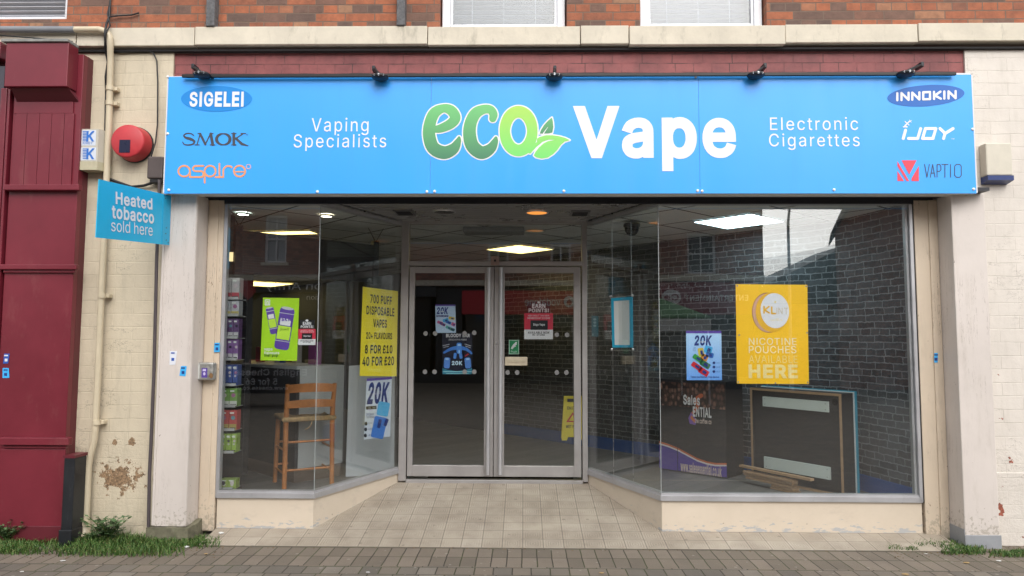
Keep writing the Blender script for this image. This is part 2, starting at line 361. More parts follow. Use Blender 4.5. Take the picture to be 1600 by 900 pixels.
GLYPHS = {
' ': (188, '', ''), '!': (196, '95,-4 108,-3 120,2 136,16 142,28 142,52 138,64 120,80 108,85 88,85 72,78 58,64 53,44 54,28 64,11 76,1/68,160 124,160 127,160 128,164 132,504 132,508 128,509 63,508', '85,-27 113,-27 133,-19 157,3 166,25 166,57 158,77 137,98 117,108 85,109 64,101 49,90 38,77 30,57 28,37 31,21 38,5 61,-17/44,137 151,137 156,529 153,533 41,533 39,529'),
'(': (273, '177,-96 234,-96 234,-92 188,16 167,84 155,144 151,208 156,276 169,352 180,392 203,464 235,536 229,539 177,539 159,508 145,476 118,400 100,324 90,244 89,208 92,156 99,104 111,56 129,1 151,-48', '161,-119 272,-119 212,21 190,89 179,149 175,205 180,273 192,345 201,381 226,457 271,557 273,561 270,563 166,563 161,561 138,519 110,451 96,409 76,325 66,249 65,209 68,153 76,101 88,49 105,-3 128,-55'),
')': (273, '37,-96 97,-96 124,-44 143,0 162,52 174,104 182,156 183,244 173,324 164,364 142,440 128,476 99,536 93,539 41,539 38,536 70,464 93,392 104,352 112,312 121,244 121,176 113,116 97,52 71,-20', '0,-119 111,-119 144,-59 166,-7 185,45 198,101 206,153 208,209 207,249 196,329 177,409 165,449 134,521 110,563 6,563 0,561 46,459 72,381 88,309 97,241 98,209 94,149 89,117 74,59 49,-11'),
'+': (453, '198,34 254,34 255,170 258,172 386,172 391,174 390,225 256,226 255,362 250,364 202,364 198,362 197,226 66,226 62,224 62,174 66,172 194,172 198,170', '174,11 279,11 279,147 411,148 415,151 415,247 411,250 279,251 279,387 174,387 173,251 43,250 38,247 39,149 173,147'), ',': (188, '38,-120 82,-120 85,-116 136,68 134,71 70,71 68,68', ''),
'-': (453, '114,188 334,188 337,192 337,240 334,244 118,244 114,240', '90,165 359,164 361,169 361,265 355,268 91,267'), '.': (188, '92,-4 106,-3 127,8 140,28 141,40 139,56 129,72 118,81 94,87 74,81 62,72 52,56 50,40 51,28 62,10 82,-3', '82,-27 111,-27 131,-18 143,-10 152,1 164,25 164,57 155,77 146,89 131,101 111,109 91,111 75,108 60,101 47,91 36,77 27,57 27,25 36,5 47,-9 59,-17'),
'0': (453, '226,-7 264,-3 296,8 324,25 349,49 367,77 382,109 395,153 403,201 405,253 403,305 396,353 383,397 368,430 348,461 324,483 292,503 260,512 228,516 192,512 156,500 132,485 108,463 87,433 68,393 57,353 50,305 48,253 50,201 58,153 71,109 86,77 104,49 129,25 156,8 192,-3/200,53 180,61 164,73 149,89 134,117 124,141 115,177 111,213 109,253 111,293 115,333 123,365 134,393 148,417 164,436 183,449 204,457 228,460 248,457 272,449 292,433 305,417 320,393 330,365 338,329 344,257 342,213 338,177 330,145 320,117 304,90 289,73 274,61 252,53 228,50', '217,-30 229,-31 269,-26 305,-15 337,4 367,34 389,66 405,102 418,146 427,198 429,254 427,310 418,362 407,402 391,438 368,474 337,504 305,523 269,535 229,540 185,535 149,524 114,502 86,474 62,438 46,402 35,362 26,310 24,254 26,198 35,146 48,102 64,66 85,35 114,6 149,-15 185,-26/205,77 193,82 181,91 167,106 146,150 138,182 135,214 133,254 135,294 138,326 146,358 155,382 167,402 180,418 193,427 209,434 229,436 245,433 262,426 273,418 285,404 298,382 307,358 315,326 320,254 318,214 315,182 307,150 298,126 285,104 261,82 245,76 225,74', '194,-40 227,-43 267,-39 307,-27 343,-6 371,20 399,60 418,100 431,148 439,200 441,252 439,308 432,356 417,408 399,449 371,488 345,512 313,532 271,547 227,552 183,547 143,534 108,512 79,484 54,448 36,408 22,360 14,308 12,252 14,200 22,148 35,100 54,60 78,24 107,-4 143,-26/211,87 199,92 187,101 177,112 158,152 150,184 145,256 150,324 157,352 166,376 178,396 188,408 203,419 227,424 251,418 263,410 275,396 288,376 303,324 308,252 302,180 288,132 279,116 265,100 251,91 227,86'),
'1': (453, '76,0 388,0 391,4 391,52 388,55 276,54 276,508 196,508 88,429 86,424 86,364 88,360 208,447 212,444 212,60 212,56 208,55 80,55 76,52', '52,-23 414,-23 415,77 413,79 305,79 300,81 300,529 297,533 197,533 189,531 65,441 62,437 62,317 65,313 185,401 188,397 188,85 188,81 185,79 53,78'), '2': (453, '64,0 388,0 388,57 160,57 153,60 316,234 351,280 364,300 370,316 380,352 381,372 379,396 371,424 361,444 347,464 328,482 304,498 280,507 228,516 196,513 168,507 144,497 120,481 102,464 85,440 75,416 68,392 66,364 68,362 124,362 127,364 132,396 138,412 157,436 172,447 188,454 224,460 260,454 284,443 296,433 307,420 315,404 319,388 320,372 318,352 311,328 284,284 64,48', '40,-23 413,-23 413,80 209,81 210,85 313,194 355,245 385,289 399,329 403,349 405,373 403,401 394,433 382,457 364,481 343,501 317,518 285,531 257,537 229,540 193,537 161,530 133,518 106,501 85,481 65,453 52,425 45,397 40,341 45,338 149,339 152,377 161,403 168,413 182,425 209,434 225,436 249,432 273,421 285,409 292,397 295,385 296,369 293,349 289,337 263,297 40,57', '28,-33 31,-36 35,-36 419,-36 423,-36 425,-33 425,91 423,93 243,93 236,95 343,210 379,258 395,283 404,303 415,347 417,371 415,403 406,435 394,459 370,491 351,509 323,529 287,542 259,549 227,552 191,549 159,542 127,528 99,511 75,487 54,459 42,431 32,395 28,331 28,327 31,326 159,326 161,331 164,375 170,395 175,403 187,414 211,422 223,424 247,420 266,411 279,395 283,383 284,371 281,351 277,339 253,303 29,63'),
'4': (453, '284,0 341,0 343,4 343,104 344,106 408,106 413,108 412,161 348,162 343,164 343,316 340,318 284,318 282,316 282,164 280,162 112,162 109,164 308,504 308,509 248,509 41,160 40,108 44,106 280,106 282,104 282,4/284,106 282,108 282,160 284,162 340,162 343,160 343,108 340,106', '259,-23 365,-24 367,-19 368,81 433,82 437,85 437,185 373,186 367,189 367,337 365,342 259,341 257,187 157,186 150,189 351,529 349,533 233,532 21,173 16,161 17,83 257,82/309,130 306,133 307,137 318,137 317,130'),
'5': (453, '218,-7 252,-4 284,4 312,17 332,32 352,52 370,77 382,105 388,133 391,161 390,189 386,209 378,233 371,249 358,269 328,301 293,321 272,328 252,332 212,333 176,324 148,311 136,302 134,305 151,449 156,452 364,452 366,457 366,505 364,509 96,508 68,253 128,246 152,262 184,273 216,277 240,274 272,263 288,252 312,224 322,201 328,161 323,125 315,105 304,89 292,76 276,64 256,55 220,50 188,54 160,68 140,87 130,101 120,130 60,129 63,105 72,80 84,59 99,41 116,26 140,11 164,1 192,-5', '206,-30 221,-31 257,-28 293,-18 325,-3 348,14 369,35 389,63 404,94 412,130 415,162 414,190 409,218 391,262 362,302 345,319 328,330 305,342 285,350 253,356 229,358 209,357 164,346 172,426 177,428 389,429 389,532 81,533 77,533 74,530 41,234 45,231 133,221 161,239 189,249 217,253 233,251 252,246 273,234 292,210 299,194 304,162 299,130 293,116 283,102 265,86 253,80 237,76 221,74 197,77 173,88 159,102 151,114 141,154 37,154 33,150 39,102 48,74 64,46 81,25 105,4 129,-10 161,-23 189,-29'),
'6': (453, '224,-7 256,-4 284,3 308,13 332,29 351,49 368,73 380,97 386,125 389,157 387,185 380,213 369,241 355,261 336,281 316,295 294,305 264,312 224,313 208,311 184,302 181,305 319,505 316,509 252,509 112,301 81,241 66,189 64,161 66,133 73,101 85,73 100,51 120,31 144,14 172,2 196,-4/216,49 192,54 176,62 160,73 148,86 137,105 126,137 126,177 131,197 140,217 148,229 172,251 188,258 208,264 244,264 264,259 280,251 293,241 312,216 321,197 326,177 326,137 322,117 314,101 292,72 280,64 260,54 244,50', '215,-30 229,-31 261,-28 293,-19 325,-5 349,12 370,34 389,62 404,94 409,122 413,154 411,190 403,222 392,250 376,274 349,301 329,315 305,326 269,335 236,338 236,342 366,530 361,533 241,533 237,530 91,314 71,278 57,246 48,218 41,186 42,126 50,94 65,59 85,32 105,12 129,-5 161,-20 193,-28/213,74 185,85 166,102 154,126 150,142 150,174 161,205 169,216 185,230 213,240 241,240 269,229 278,222 292,202 298,190 302,174 302,138 294,114 276,90 257,79 241,74'),
'7': (453, '98,0 162,0 166,2 391,448 390,509 62,508 62,452 318,452 322,451 323,448', '59,-23 180,-23 414,441 415,532 39,533 39,428 279,428 285,425'), '8': (453, '223,-7 260,-5 288,1 316,11 344,28 364,45 389,81 398,109 401,133 394,177 386,197 367,225 352,240 336,251 300,265 324,277 343,289 360,309 372,329 379,353 382,381 379,405 372,429 361,449 348,466 328,485 304,499 280,508 256,514 228,516 196,514 172,508 144,497 124,485 106,469 90,449 80,429 73,405 70,381 73,353 80,329 92,309 109,289 128,277 153,265 132,259 116,251 100,240 85,225 64,193 53,157 52,137 54,109 64,81 76,59 92,41 108,27 136,11 164,1 192,-5/224,49 204,50 168,60 140,78 128,93 120,109 115,137 117,157 128,185 139,201 168,222 188,230 204,234 248,234 284,222 313,201 324,185 335,157 337,137 335,121 331,105 324,93 312,78 300,69 284,60 268,54 248,50/200,293 180,299 164,308 144,332 138,345 134,361 134,389 139,409 152,430 163,441 176,449 192,455 208,459 244,459 276,449 288,442 300,430 308,419 314,405 318,393 319,373 318,357 313,341 297,317 272,299 260,294 244,291 224,290', '209,-30 261,-29 293,-23 329,-10 356,6 381,27 399,50 413,74 422,106 425,134 418,182 408,206 384,242 357,266 358,270 378,294 393,318 403,350 406,382 402,410 395,438 382,462 365,484 340,506 317,519 289,531 257,538 229,540 193,538 165,531 133,518 109,504 89,486 69,462 59,442 50,410 46,382 49,350 59,318 74,294 94,270 95,266 69,244 44,206 30,162 28,138 30,106 40,74 53,50 73,26 97,6 129,-12 157,-22 189,-29/209,74 177,82 157,96 149,106 143,118 139,138 141,154 149,174 157,185 169,194 181,202 197,208 209,210 241,210 257,207 273,201 297,182 308,162 313,138 308,114 297,98 273,81 245,74/201,317 177,329 166,342 161,352 158,366 158,386 165,406 174,418 185,427 213,435 241,435 265,428 273,423 288,406 294,390 294,362 286,342 273,328 253,317 225,314'),
'A': (480, '16,0 84,0 136,143 340,142 343,144 325,196 328,199 364,199 370,196 370,144 368,142 348,142 345,140 396,0 461,0 461,4 276,508 204,509 200,507/112,142 110,144 110,196 116,199 152,198 153,196 135,144 132,142/156,199 154,200 196,320 236,448 240,451 273,344 323,200', '-17,-23 101,-24 153,118 325,118 329,113 379,-23 497,-23 293,532 185,533/189,225 237,367 241,365 289,225 285,223'),
'B': (456, '60,0 248,0 284,2 316,8 344,18 368,31 386,48 401,68 410,88 416,112 418,136 416,160 411,184 392,218 376,235 364,245 348,253 315,264 318,268 344,279 369,296 387,320 397,356 395,400 390,420 382,440 364,464 348,478 328,491 304,501 272,507 240,509 60,508/128,57 125,60 125,224 125,228 128,231 248,231 288,225 304,219 320,208 334,196 342,184 350,168 354,152 353,116 341,92 330,80 312,69 280,60 244,57/128,285 125,288 125,448 128,452 240,452 268,449 296,441 314,428 326,412 333,392 336,372 333,352 330,340 322,324 312,312 300,303 272,290 240,285', '36,-23 245,-24 285,-22 321,-16 353,-4 381,11 405,33 421,55 433,81 440,109 442,137 440,165 434,189 424,213 411,233 393,253 373,269 385,278 397,293 408,309 416,329 421,353 420,401 413,429 400,457 385,477 368,493 341,512 309,524 273,531 241,533 37,533/153,81 149,85 149,205 153,207 245,207 281,202 294,197 313,183 327,161 331,141 329,121 323,109 316,101 301,90 277,84 245,81/153,309 149,313 149,425 153,428 237,428 265,425 285,419 297,410 304,401 309,389 312,373 310,357 301,337 285,322 265,313 237,309'),
'C': (510, '265,-7 296,-5 340,5 364,14 401,37 423,57 447,89 459,113 472,157 468,160 408,159 403,141 391,117 368,89 344,72 328,64 300,56 268,53 236,56 212,62 184,76 160,95 141,117 127,141 113,177 106,213 103,257 106,293 112,329 126,365 140,390 160,414 184,432 208,445 240,453 268,456 300,453 314,449 344,437 378,409 396,381 404,365 408,349 473,349 460,394 448,417 432,441 404,469 364,495 340,504 296,513 268,516 224,512 184,500 148,483 116,457 92,429 72,396 54,353 44,305 40,253 44,201 53,157 71,113 94,77 120,47 150,25 184,8 224,-3', '255,-30 297,-30 348,-18 377,-7 417,19 452,54 470,82 481,102 489,126 503,182 501,184 393,184 389,182 382,154 375,138 355,110 325,89 293,79 265,77 241,80 217,86 197,96 179,110 161,131 147,154 136,186 130,218 127,254 130,290 136,326 147,354 161,377 175,394 197,412 217,422 241,429 269,432 308,426 333,415 363,390 381,358 389,325 497,324 503,326 491,378 481,406 456,450 435,474 399,502 369,519 321,534 269,540 221,536 177,523 137,504 99,474 72,442 50,406 31,362 21,310 16,254 21,198 30,150 49,104 75,62 101,32 141,3 181,-16 221,-27'),
'D': (502, '60,0 216,0 268,3 312,14 352,32 384,54 412,84 433,120 449,160 458,204 462,252 458,308 449,352 432,392 413,424 384,456 352,478 316,494 272,505 224,509 60,508/128,57 125,60 125,448 128,452 132,452 220,452 256,449 292,440 320,428 344,410 364,388 379,360 390,328 397,292 399,256 397,216 390,180 379,148 364,124 344,100 316,80 288,68 252,60 216,57', '36,-23 217,-24 273,-20 321,-8 365,11 401,37 433,72 455,109 473,156 482,201 486,253 482,309 471,361 455,401 433,437 401,473 365,498 321,518 273,529 225,533 37,533/153,81 149,85 149,425 153,428 221,428 253,425 285,417 309,406 327,393 342,377 357,350 367,321 373,289 375,253 373,221 367,189 358,161 344,137 327,117 305,102 281,91 249,84 213,81'),
'E': (419, '60,0 373,0 375,4 375,52 372,57 128,57 125,60 126,228 348,229 352,229 355,232 355,280 352,286 128,286 125,288 125,448 128,452 371,452 372,508 60,508', '36,-23 398,-23 399,77 397,81 153,81 149,85 149,201 153,205 377,205 379,209 379,305 377,310 153,310 149,313 149,425 153,428 393,428 396,433 396,529 393,533 37,533', '24,-33 27,-36 31,-36 407,-36 411,-33 411,91 407,93 163,93 161,95 161,187 163,193 387,193 391,195 391,319 387,322 163,322 161,327 161,411 163,416 407,417 407,544 27,545 25,543'),
'F': (410, '60,0 124,0 126,220 340,221 344,221 346,224 346,276 344,278 128,278 125,280 125,448 128,452 368,452 368,509 60,508', '36,-23 149,-23 149,193 153,197 369,197 369,302 153,302 149,305 149,425 153,428 393,429 393,532 37,533'), 'G': (520, '267,-7 308,-4 344,5 376,19 404,37 429,61 450,89 466,125 475,161 478,201 478,253 472,256 284,255 284,200 412,199 414,197 413,173 407,149 396,124 384,105 364,84 344,71 324,62 296,55 268,53 240,56 212,62 182,77 160,95 141,117 125,145 112,181 106,213 103,253 106,293 113,333 126,365 142,393 160,414 180,430 208,445 236,453 264,456 280,455 312,449 344,436 368,417 394,381 408,349 472,349 468,373 460,394 448,417 422,453 404,468 384,483 340,504 292,514 264,516 220,511 184,501 152,485 116,458 92,430 69,393 53,353 44,305 40,253 44,201 54,153 71,113 90,81 116,51 148,26 184,8 224,-3', '257,-30 309,-28 351,-18 389,-2 424,22 448,46 471,78 488,114 499,158 502,202 501,279 261,280 259,278 259,178 265,175 387,174 383,154 374,134 365,120 349,103 329,90 313,84 293,79 269,77 241,80 217,86 197,96 179,110 161,131 147,154 136,186 130,218 127,254 130,290 136,326 147,354 161,378 177,397 197,412 217,422 241,429 277,431 309,425 333,414 357,393 373,370 393,325 504,326 491,378 481,406 457,448 437,472 397,503 349,526 317,534 265,540 217,535 177,524 137,505 97,472 71,442 49,406 31,362 21,310 16,254 21,198 30,150 47,106 73,64 101,32 137,4 181,-16 221,-27', '230,-30 269,-33 313,-29 353,-19 385,-6 421,17 449,45 474,78 490,114 501,158 504,202 504,278 501,282 261,282 257,278 257,174 381,173 385,170 381,154 372,134 361,118 333,95 313,86 293,81 269,79 241,82 217,88 197,99 181,111 164,130 150,154 138,186 132,218 129,250 132,290 138,322 149,354 164,378 177,394 193,407 217,420 241,427 269,430 297,426 329,414 349,399 360,386 373,366 389,325 393,323 501,323 505,324 506,326 493,378 483,406 458,450 441,470 401,503 373,518 345,529 293,540 265,542 221,538 177,526 136,506 101,480 69,443 45,404 28,358 18,306 14,250 18,198 28,150 45,105 69,66 100,30 136,2 177,-18'),
'H': (517, '60,0 124,0 125,228 128,232 132,232 388,232 392,228 392,0 456,0 456,509 392,508 392,292 388,289 128,289 125,292 125,508 60,508', '36,-23 149,-23 149,205 153,208 365,208 368,205 368,-23 481,-23 481,532 369,533 368,317 365,313 153,313 149,317 149,532 37,533', '24,-33 27,-36 159,-36 161,-33 162,195 355,196 356,-33 359,-36 491,-36 493,-33 493,539 491,545 359,545 357,543 356,327 351,325 163,325 161,327 161,543 159,545 27,545 25,543'),
'I': (214, '76,0 136,0 138,4 138,504 136,509 76,508', '52,-23 162,-23 161,533 53,533 52,529', '40,-33 43,-36 47,-36 167,-36 171,-36 174,-33 174,539 171,545 43,545 41,543'), 'K': (467, '60,0 124,0 126,168 196,242 200,242 372,0 448,0 243,288 446,508 363,508 164,292 128,246 124,248 124,252 125,508 60,508', '36,-23 149,-23 149,157 193,204 197,205 359,-23 494,-23 275,285 276,289 465,492 495,529 449,533 353,532 149,313 149,532 37,533', '24,-33 27,-36 159,-36 161,-33 161,151 191,185 195,187 351,-33 355,-36 515,-35 517,-33 291,283 291,287 475,486 519,540 447,545 347,544 163,345 161,351 161,543 159,545 27,545 25,543'),
'L': (393, '60,0 360,0 361,4 360,57 128,57 125,60 124,509 60,508', '36,-23 385,-23 385,80 152,81 149,85 149,532 37,533 36,529', '24,-33 27,-36 31,-36 391,-36 395,-36 397,-33 397,91 395,93 163,93 161,95 161,539 159,545 27,545 25,543'), 'M': (628, '60,0 120,0 122,4 120,434 122,424 124,424 171,288 284,4 288,0 340,0 344,4 455,288 504,429 506,400 504,324 504,0 567,0 568,508 476,508 349,180 316,77 312,80 283,172 152,508 60,508', ''),
'N': (523, '60,0 124,0 125,4 125,312 121,416 121,420 124,424 201,292 384,4 388,0 461,0 463,4 462,508 399,508 399,144 402,88 400,82 355,164 137,508 60,508', '36,-23 149,-23 149,331 373,-23 486,-23 487,529 485,533 377,533 375,529 375,185 373,181 149,533 37,533'), 'O': (533, '266,-7 308,-3 348,7 384,25 415,49 440,77 464,116 480,157 490,201 493,253 490,305 480,353 464,393 440,431 416,458 381,485 348,501 312,511 268,516 224,512 187,501 152,485 120,460 92,429 70,393 54,353 44,305 40,253 44,201 53,157 71,113 94,77 119,49 148,26 184,8 224,-3/268,53 236,56 208,64 184,76 162,93 144,114 125,145 113,177 106,213 103,253 106,293 113,333 126,365 143,393 160,414 184,433 212,447 240,453 268,456 296,453 326,445 348,433 369,417 391,393 408,365 420,333 428,293 430,253 428,213 420,177 408,145 392,116 371,93 348,76 328,65 296,56', '255,-30 269,-31 313,-27 357,-15 397,5 434,34 461,64 484,102 501,146 513,198 517,254 513,310 503,358 485,405 459,446 430,478 393,506 357,523 317,535 269,540 217,535 177,523 141,506 104,478 75,446 49,404 30,358 21,310 16,254 21,198 30,150 49,104 75,62 104,30 141,3 181,-16 221,-27/261,78 221,85 197,96 177,112 162,130 147,154 136,182 130,218 127,254 130,290 136,326 147,354 162,378 178,398 200,414 221,424 241,429 269,432 293,429 317,423 337,412 353,399 372,378 386,354 397,326 404,290 406,254 404,218 397,182 386,154 372,130 354,110 337,97 317,86 293,80'),
'P': (445, '60,0 124,0 125,184 128,186 272,188 304,195 332,207 356,223 376,244 389,264 400,292 407,320 409,348 406,380 391,428 376,450 356,472 332,487 300,500 272,506 236,509 60,508/128,242 125,244 125,248 125,448 128,452 232,452 276,447 300,436 312,428 324,416 334,400 343,368 343,328 332,293 324,279 312,266 296,256 280,249 256,244 232,242', '36,-23 149,-23 149,161 273,164 313,173 345,187 372,205 394,229 411,253 423,285 430,313 433,349 430,385 422,413 411,441 395,465 373,489 345,507 313,521 273,530 233,533 37,533/153,266 149,269 149,425 153,428 253,426 273,422 285,417 305,401 312,389 319,365 319,333 311,305 297,285 273,272 253,268'),
'R': (449, '60,0 124,0 125,196 128,198 244,199 248,195 352,2 356,0 426,0 426,4 313,208 332,217 356,232 377,252 391,272 401,296 407,324 409,348 406,384 401,408 390,432 375,456 356,473 332,489 304,500 272,506 236,509 60,508/128,255 125,260 125,448 128,452 260,450 297,440 324,420 334,404 340,388 344,368 344,336 334,300 326,288 313,276 280,260 256,256', '36,-23 149,-23 149,169 149,173 153,174 233,173 339,-23 467,-23 348,197 371,213 393,233 412,261 425,293 431,321 433,353 431,385 424,413 411,445 393,472 369,493 345,510 309,524 277,530 237,533 37,533/153,279 149,281 149,425 153,428 257,427 289,417 308,401 316,385 320,369 320,337 313,312 300,297 277,285 257,280', '24,-33 27,-36 159,-36 161,-33 161,159 167,162 223,162 226,159 331,-35 483,-36 487,-33 365,191 366,195 379,205 403,227 422,255 437,291 443,319 445,355 442,387 436,415 421,451 402,479 379,500 351,520 311,535 279,541 239,545 27,545 25,543/163,291 161,295 162,415 251,415 281,407 297,395 302,387 308,367 308,339 301,315 291,305 271,295 255,292'),
'S': (447, '220,-9 262,-7 294,0 322,11 350,26 370,43 385,63 399,87 406,111 408,139 406,163 394,197 382,215 358,239 310,265 198,297 170,308 142,324 121,347 117,359 115,379 120,403 130,419 141,431 166,448 186,454 202,457 226,458 254,456 278,450 298,439 321,419 331,403 338,378 400,379 398,403 390,427 375,451 361,467 342,482 318,497 290,508 258,514 226,516 194,514 162,507 138,498 114,485 91,467 75,447 63,427 54,400 52,371 57,339 68,311 84,291 114,268 146,253 182,240 278,212 310,197 322,189 338,171 344,155 346,135 344,123 338,107 329,91 318,79 286,60 246,50 206,50 186,53 166,59 150,66 134,78 124,87 114,102 102,137 42,137 38,135 43,107 51,83 62,63 82,39 102,23 126,10 156,-1 186,-7', '205,-32 263,-31 299,-23 331,-12 363,5 387,26 407,52 422,80 430,108 431,160 425,188 415,210 403,228 375,256 355,269 319,287 207,319 179,330 156,344 142,360 139,376 141,388 144,396 155,412 167,421 187,429 223,434 251,432 271,427 289,416 302,404 310,392 319,354 423,354 428,356 421,408 412,436 396,464 379,483 355,503 327,519 295,531 263,538 227,540 187,537 155,530 127,519 103,506 75,485 55,461 41,436 30,404 28,372 33,336 47,300 71,270 99,249 135,231 179,215 255,194 287,182 307,170 318,156 322,140 321,128 312,108 303,98 279,83 263,78 243,74 223,73 187,78 163,87 150,96 141,104 135,115 123,161 10,160 19,104 28,76 43,48 63,24 87,4 119,-13 151,-24 183,-30', '191,-35 224,-37 268,-34 304,-26 336,-14 364,1 391,25 409,49 425,77 434,109 435,161 429,189 418,213 407,229 380,257 357,273 320,291 208,323 180,334 160,346 146,361 143,377 145,389 151,401 160,411 176,421 192,427 224,430 248,428 268,423 288,412 305,393 316,350 428,350 432,352 424,413 414,441 397,469 376,491 356,507 332,521 296,535 264,542 224,544 192,542 160,536 128,524 100,509 73,489 53,465 37,437 26,405 24,373 29,333 44,297 68,268 98,245 136,227 176,212 256,190 284,179 304,167 315,153 318,141 317,129 308,109 300,101 276,86 264,82 244,78 224,77 188,81 164,91 152,100 138,117 128,161 124,165 7,165 6,161 14,105 25,73 40,45 60,22 88,-1 116,-16 148,-28'),
'T': (449, '195,0 256,0 257,4 257,448 260,452 416,452 416,509 32,508 32,452 192,451 193,4', '169,-23 281,-23 281,425 285,428 441,429 441,532 9,533 9,428 165,428 169,425'), 'U': (517, '255,-8 300,-5 332,2 364,16 392,34 416,56 433,80 446,108 454,140 457,172 456,509 396,509 393,504 393,180 391,156 386,132 376,112 364,95 349,80 332,69 308,59 288,54 260,52 232,53 208,59 184,70 168,81 152,96 142,112 132,132 126,156 124,180 124,508 60,508 60,172 63,140 71,108 85,80 104,53 127,32 152,16 184,3 216,-5', '239,-31 301,-30 341,-20 373,-7 405,13 431,37 454,69 467,97 478,137 481,173 481,532 373,533 369,529 369,181 363,141 356,125 345,110 321,90 285,78 257,76 237,77 217,82 199,89 185,98 173,109 162,125 150,157 148,181 148,529 145,533 37,533 36,173 39,137 48,101 64,69 83,41 113,13 144,-7 177,-20 217,-30'),
'V': (480, '204,0 276,0 280,4 461,504 460,509 395,508 283,188 240,57 207,164 84,508 17,508', '188,-23 294,-23 496,529 493,533 381,533 377,530 241,135 222,193 101,533 -15,533 -17,529', '181,-33 299,-34 303,-31 510,539 507,543 371,543 243,173 239,176 107,543 -29,543 -31,539'), 'W': (686, '156,0 228,0 231,4 318,324 340,421 344,427 362,344 454,4 456,0 529,0 669,508 603,508 514,160 492,66 462,196 380,508 308,509 305,504 192,66 172,160 83,504 80,509 16,508', '136,-23 245,-24 249,-22 341,316 345,316 436,-23 548,-23 700,529 697,533 585,533 493,175 400,529 397,533 289,533 286,529 193,176 101,532 -11,533 -14,529'),
'Y': (472, '204,0 267,0 268,208 452,504 452,509 380,508 261,312 236,262 211,312 92,507 88,509 17,508 204,208', '180,-23 291,-23 292,201 496,529 493,533 369,533 237,318 105,532 -23,533 -25,529 180,201'), 'a': (389, '155,-8 182,-8 214,1 226,7 251,24 274,52 276,48 276,4 278,0 334,0 337,4 337,252 335,276 330,300 314,333 298,351 270,369 238,379 206,384 174,383 150,379 114,368 94,357 76,344 53,316 42,292 98,275 118,301 138,317 162,327 198,331 226,327 242,321 259,308 271,288 276,256 273,244 266,236 246,229 126,211 94,201 77,192 55,176 43,160 37,148 30,108 32,84 40,60 58,31 75,16 94,5 134,-6/142,48 130,52 110,64 102,72 95,84 93,92 93,116 96,128 104,140 122,154 146,162 242,178 266,184 275,188 276,140 274,124 268,104 254,80 242,68 210,51 170,45', '137,-31 183,-32 203,-28 223,-22 251,-7 252,-19 255,-24 360,-23 361,249 359,281 354,305 342,333 319,365 283,390 263,398 211,408 175,407 147,403 103,389 63,365 47,348 30,325 8,277 111,246 115,249 126,273 139,288 151,296 171,304 195,307 219,304 239,294 248,281 252,257 247,253 119,234 83,222 67,214 51,204 35,190 22,173 13,153 6,109 8,81 16,53 27,33 43,11 63,-5 87,-18/143,73 127,82 118,93 117,113 120,121 127,128 143,137 163,142 251,155 252,137 248,117 239,101 227,87 203,74 191,71 167,69', '154,-38 184,-38 204,-34 224,-28 244,-18 248,-30 364,-30 367,-26 367,250 365,282 359,310 348,334 338,350 318,374 284,396 264,404 228,412 192,414 148,410 104,396 80,384 56,367 38,346 24,326 0,274 4,270 111,238 80,228 48,209 31,194 16,174 7,154 0,110 3,78 11,50 36,10 60,-10 81,-22 108,-31 132,-37/148,78 131,86 124,94 123,114 132,124 144,131 164,136 244,148 246,146 242,118 232,101 221,90 204,81 188,77 168,75/120,241 119,242 129,266 138,278 152,290 172,298 196,301 220,297 234,290 242,278 245,262 240,258'),
'b': (424, '225,-8 261,-6 289,4 313,16 334,32 357,60 370,84 380,112 388,152 390,188 388,224 380,264 368,296 354,320 337,340 313,360 285,375 261,382 209,383 173,374 139,348 119,320 115,320 114,508 53,508 53,0 110,0 112,4 112,56 117,59 145,23 161,11 189,-3/209,48 181,54 163,64 145,80 134,96 125,116 118,140 114,164 114,212 118,240 126,264 136,284 147,300 161,312 177,321 197,328 221,330 245,327 265,320 281,310 292,300 307,280 323,236 327,212 327,164 323,140 316,116 305,96 293,79 277,65 261,55 241,49', '207,-31 262,-30 298,-19 326,-4 350,14 376,45 393,77 404,109 412,149 414,189 412,229 404,269 391,305 371,337 350,361 330,377 298,395 262,406 206,407 182,402 162,395 142,382 138,385 138,532 30,533 29,-23 134,-24 138,-2 165,-19 182,-26/202,73 186,79 166,93 155,109 147,125 138,165 138,217 147,253 154,269 166,285 186,299 202,304 238,304 254,299 266,291 277,281 288,265 300,233 303,213 303,165 300,145 293,125 278,99 266,87 251,77 238,73 222,71'),
'c': (396, '204,-8 242,-5 262,-1 290,11 305,20 330,42 341,56 351,72 362,100 358,103 306,116 286,80 270,65 250,54 230,49 206,46 166,54 146,65 130,80 108,116 102,140 96,184 102,236 108,256 118,278 130,296 146,311 162,320 182,327 206,330 230,328 250,322 273,308 294,283 302,265 306,263 359,276 361,280 350,306 341,320 330,335 315,348 274,373 226,384 174,382 146,375 118,361 92,340 71,316 57,292 46,264 37,224 34,188 37,148 44,116 56,84 74,56 94,34 118,15 146,2 174,-6', '190,-31 227,-31 267,-24 303,-9 319,1 347,25 362,45 372,61 394,117 391,120 290,145 287,144 279,117 271,101 256,85 243,77 207,70 187,73 171,78 151,93 139,110 130,129 122,165 120,189 125,229 130,249 141,269 151,283 171,298 187,304 207,306 227,304 243,299 259,289 275,269 287,233 393,261 369,321 349,349 335,363 319,376 287,393 263,401 227,408 171,406 137,397 103,379 79,360 53,333 34,301 21,265 13,225 10,185 14,145 20,113 35,74 52,45 77,17 107,-6 139,-21 171,-30'),
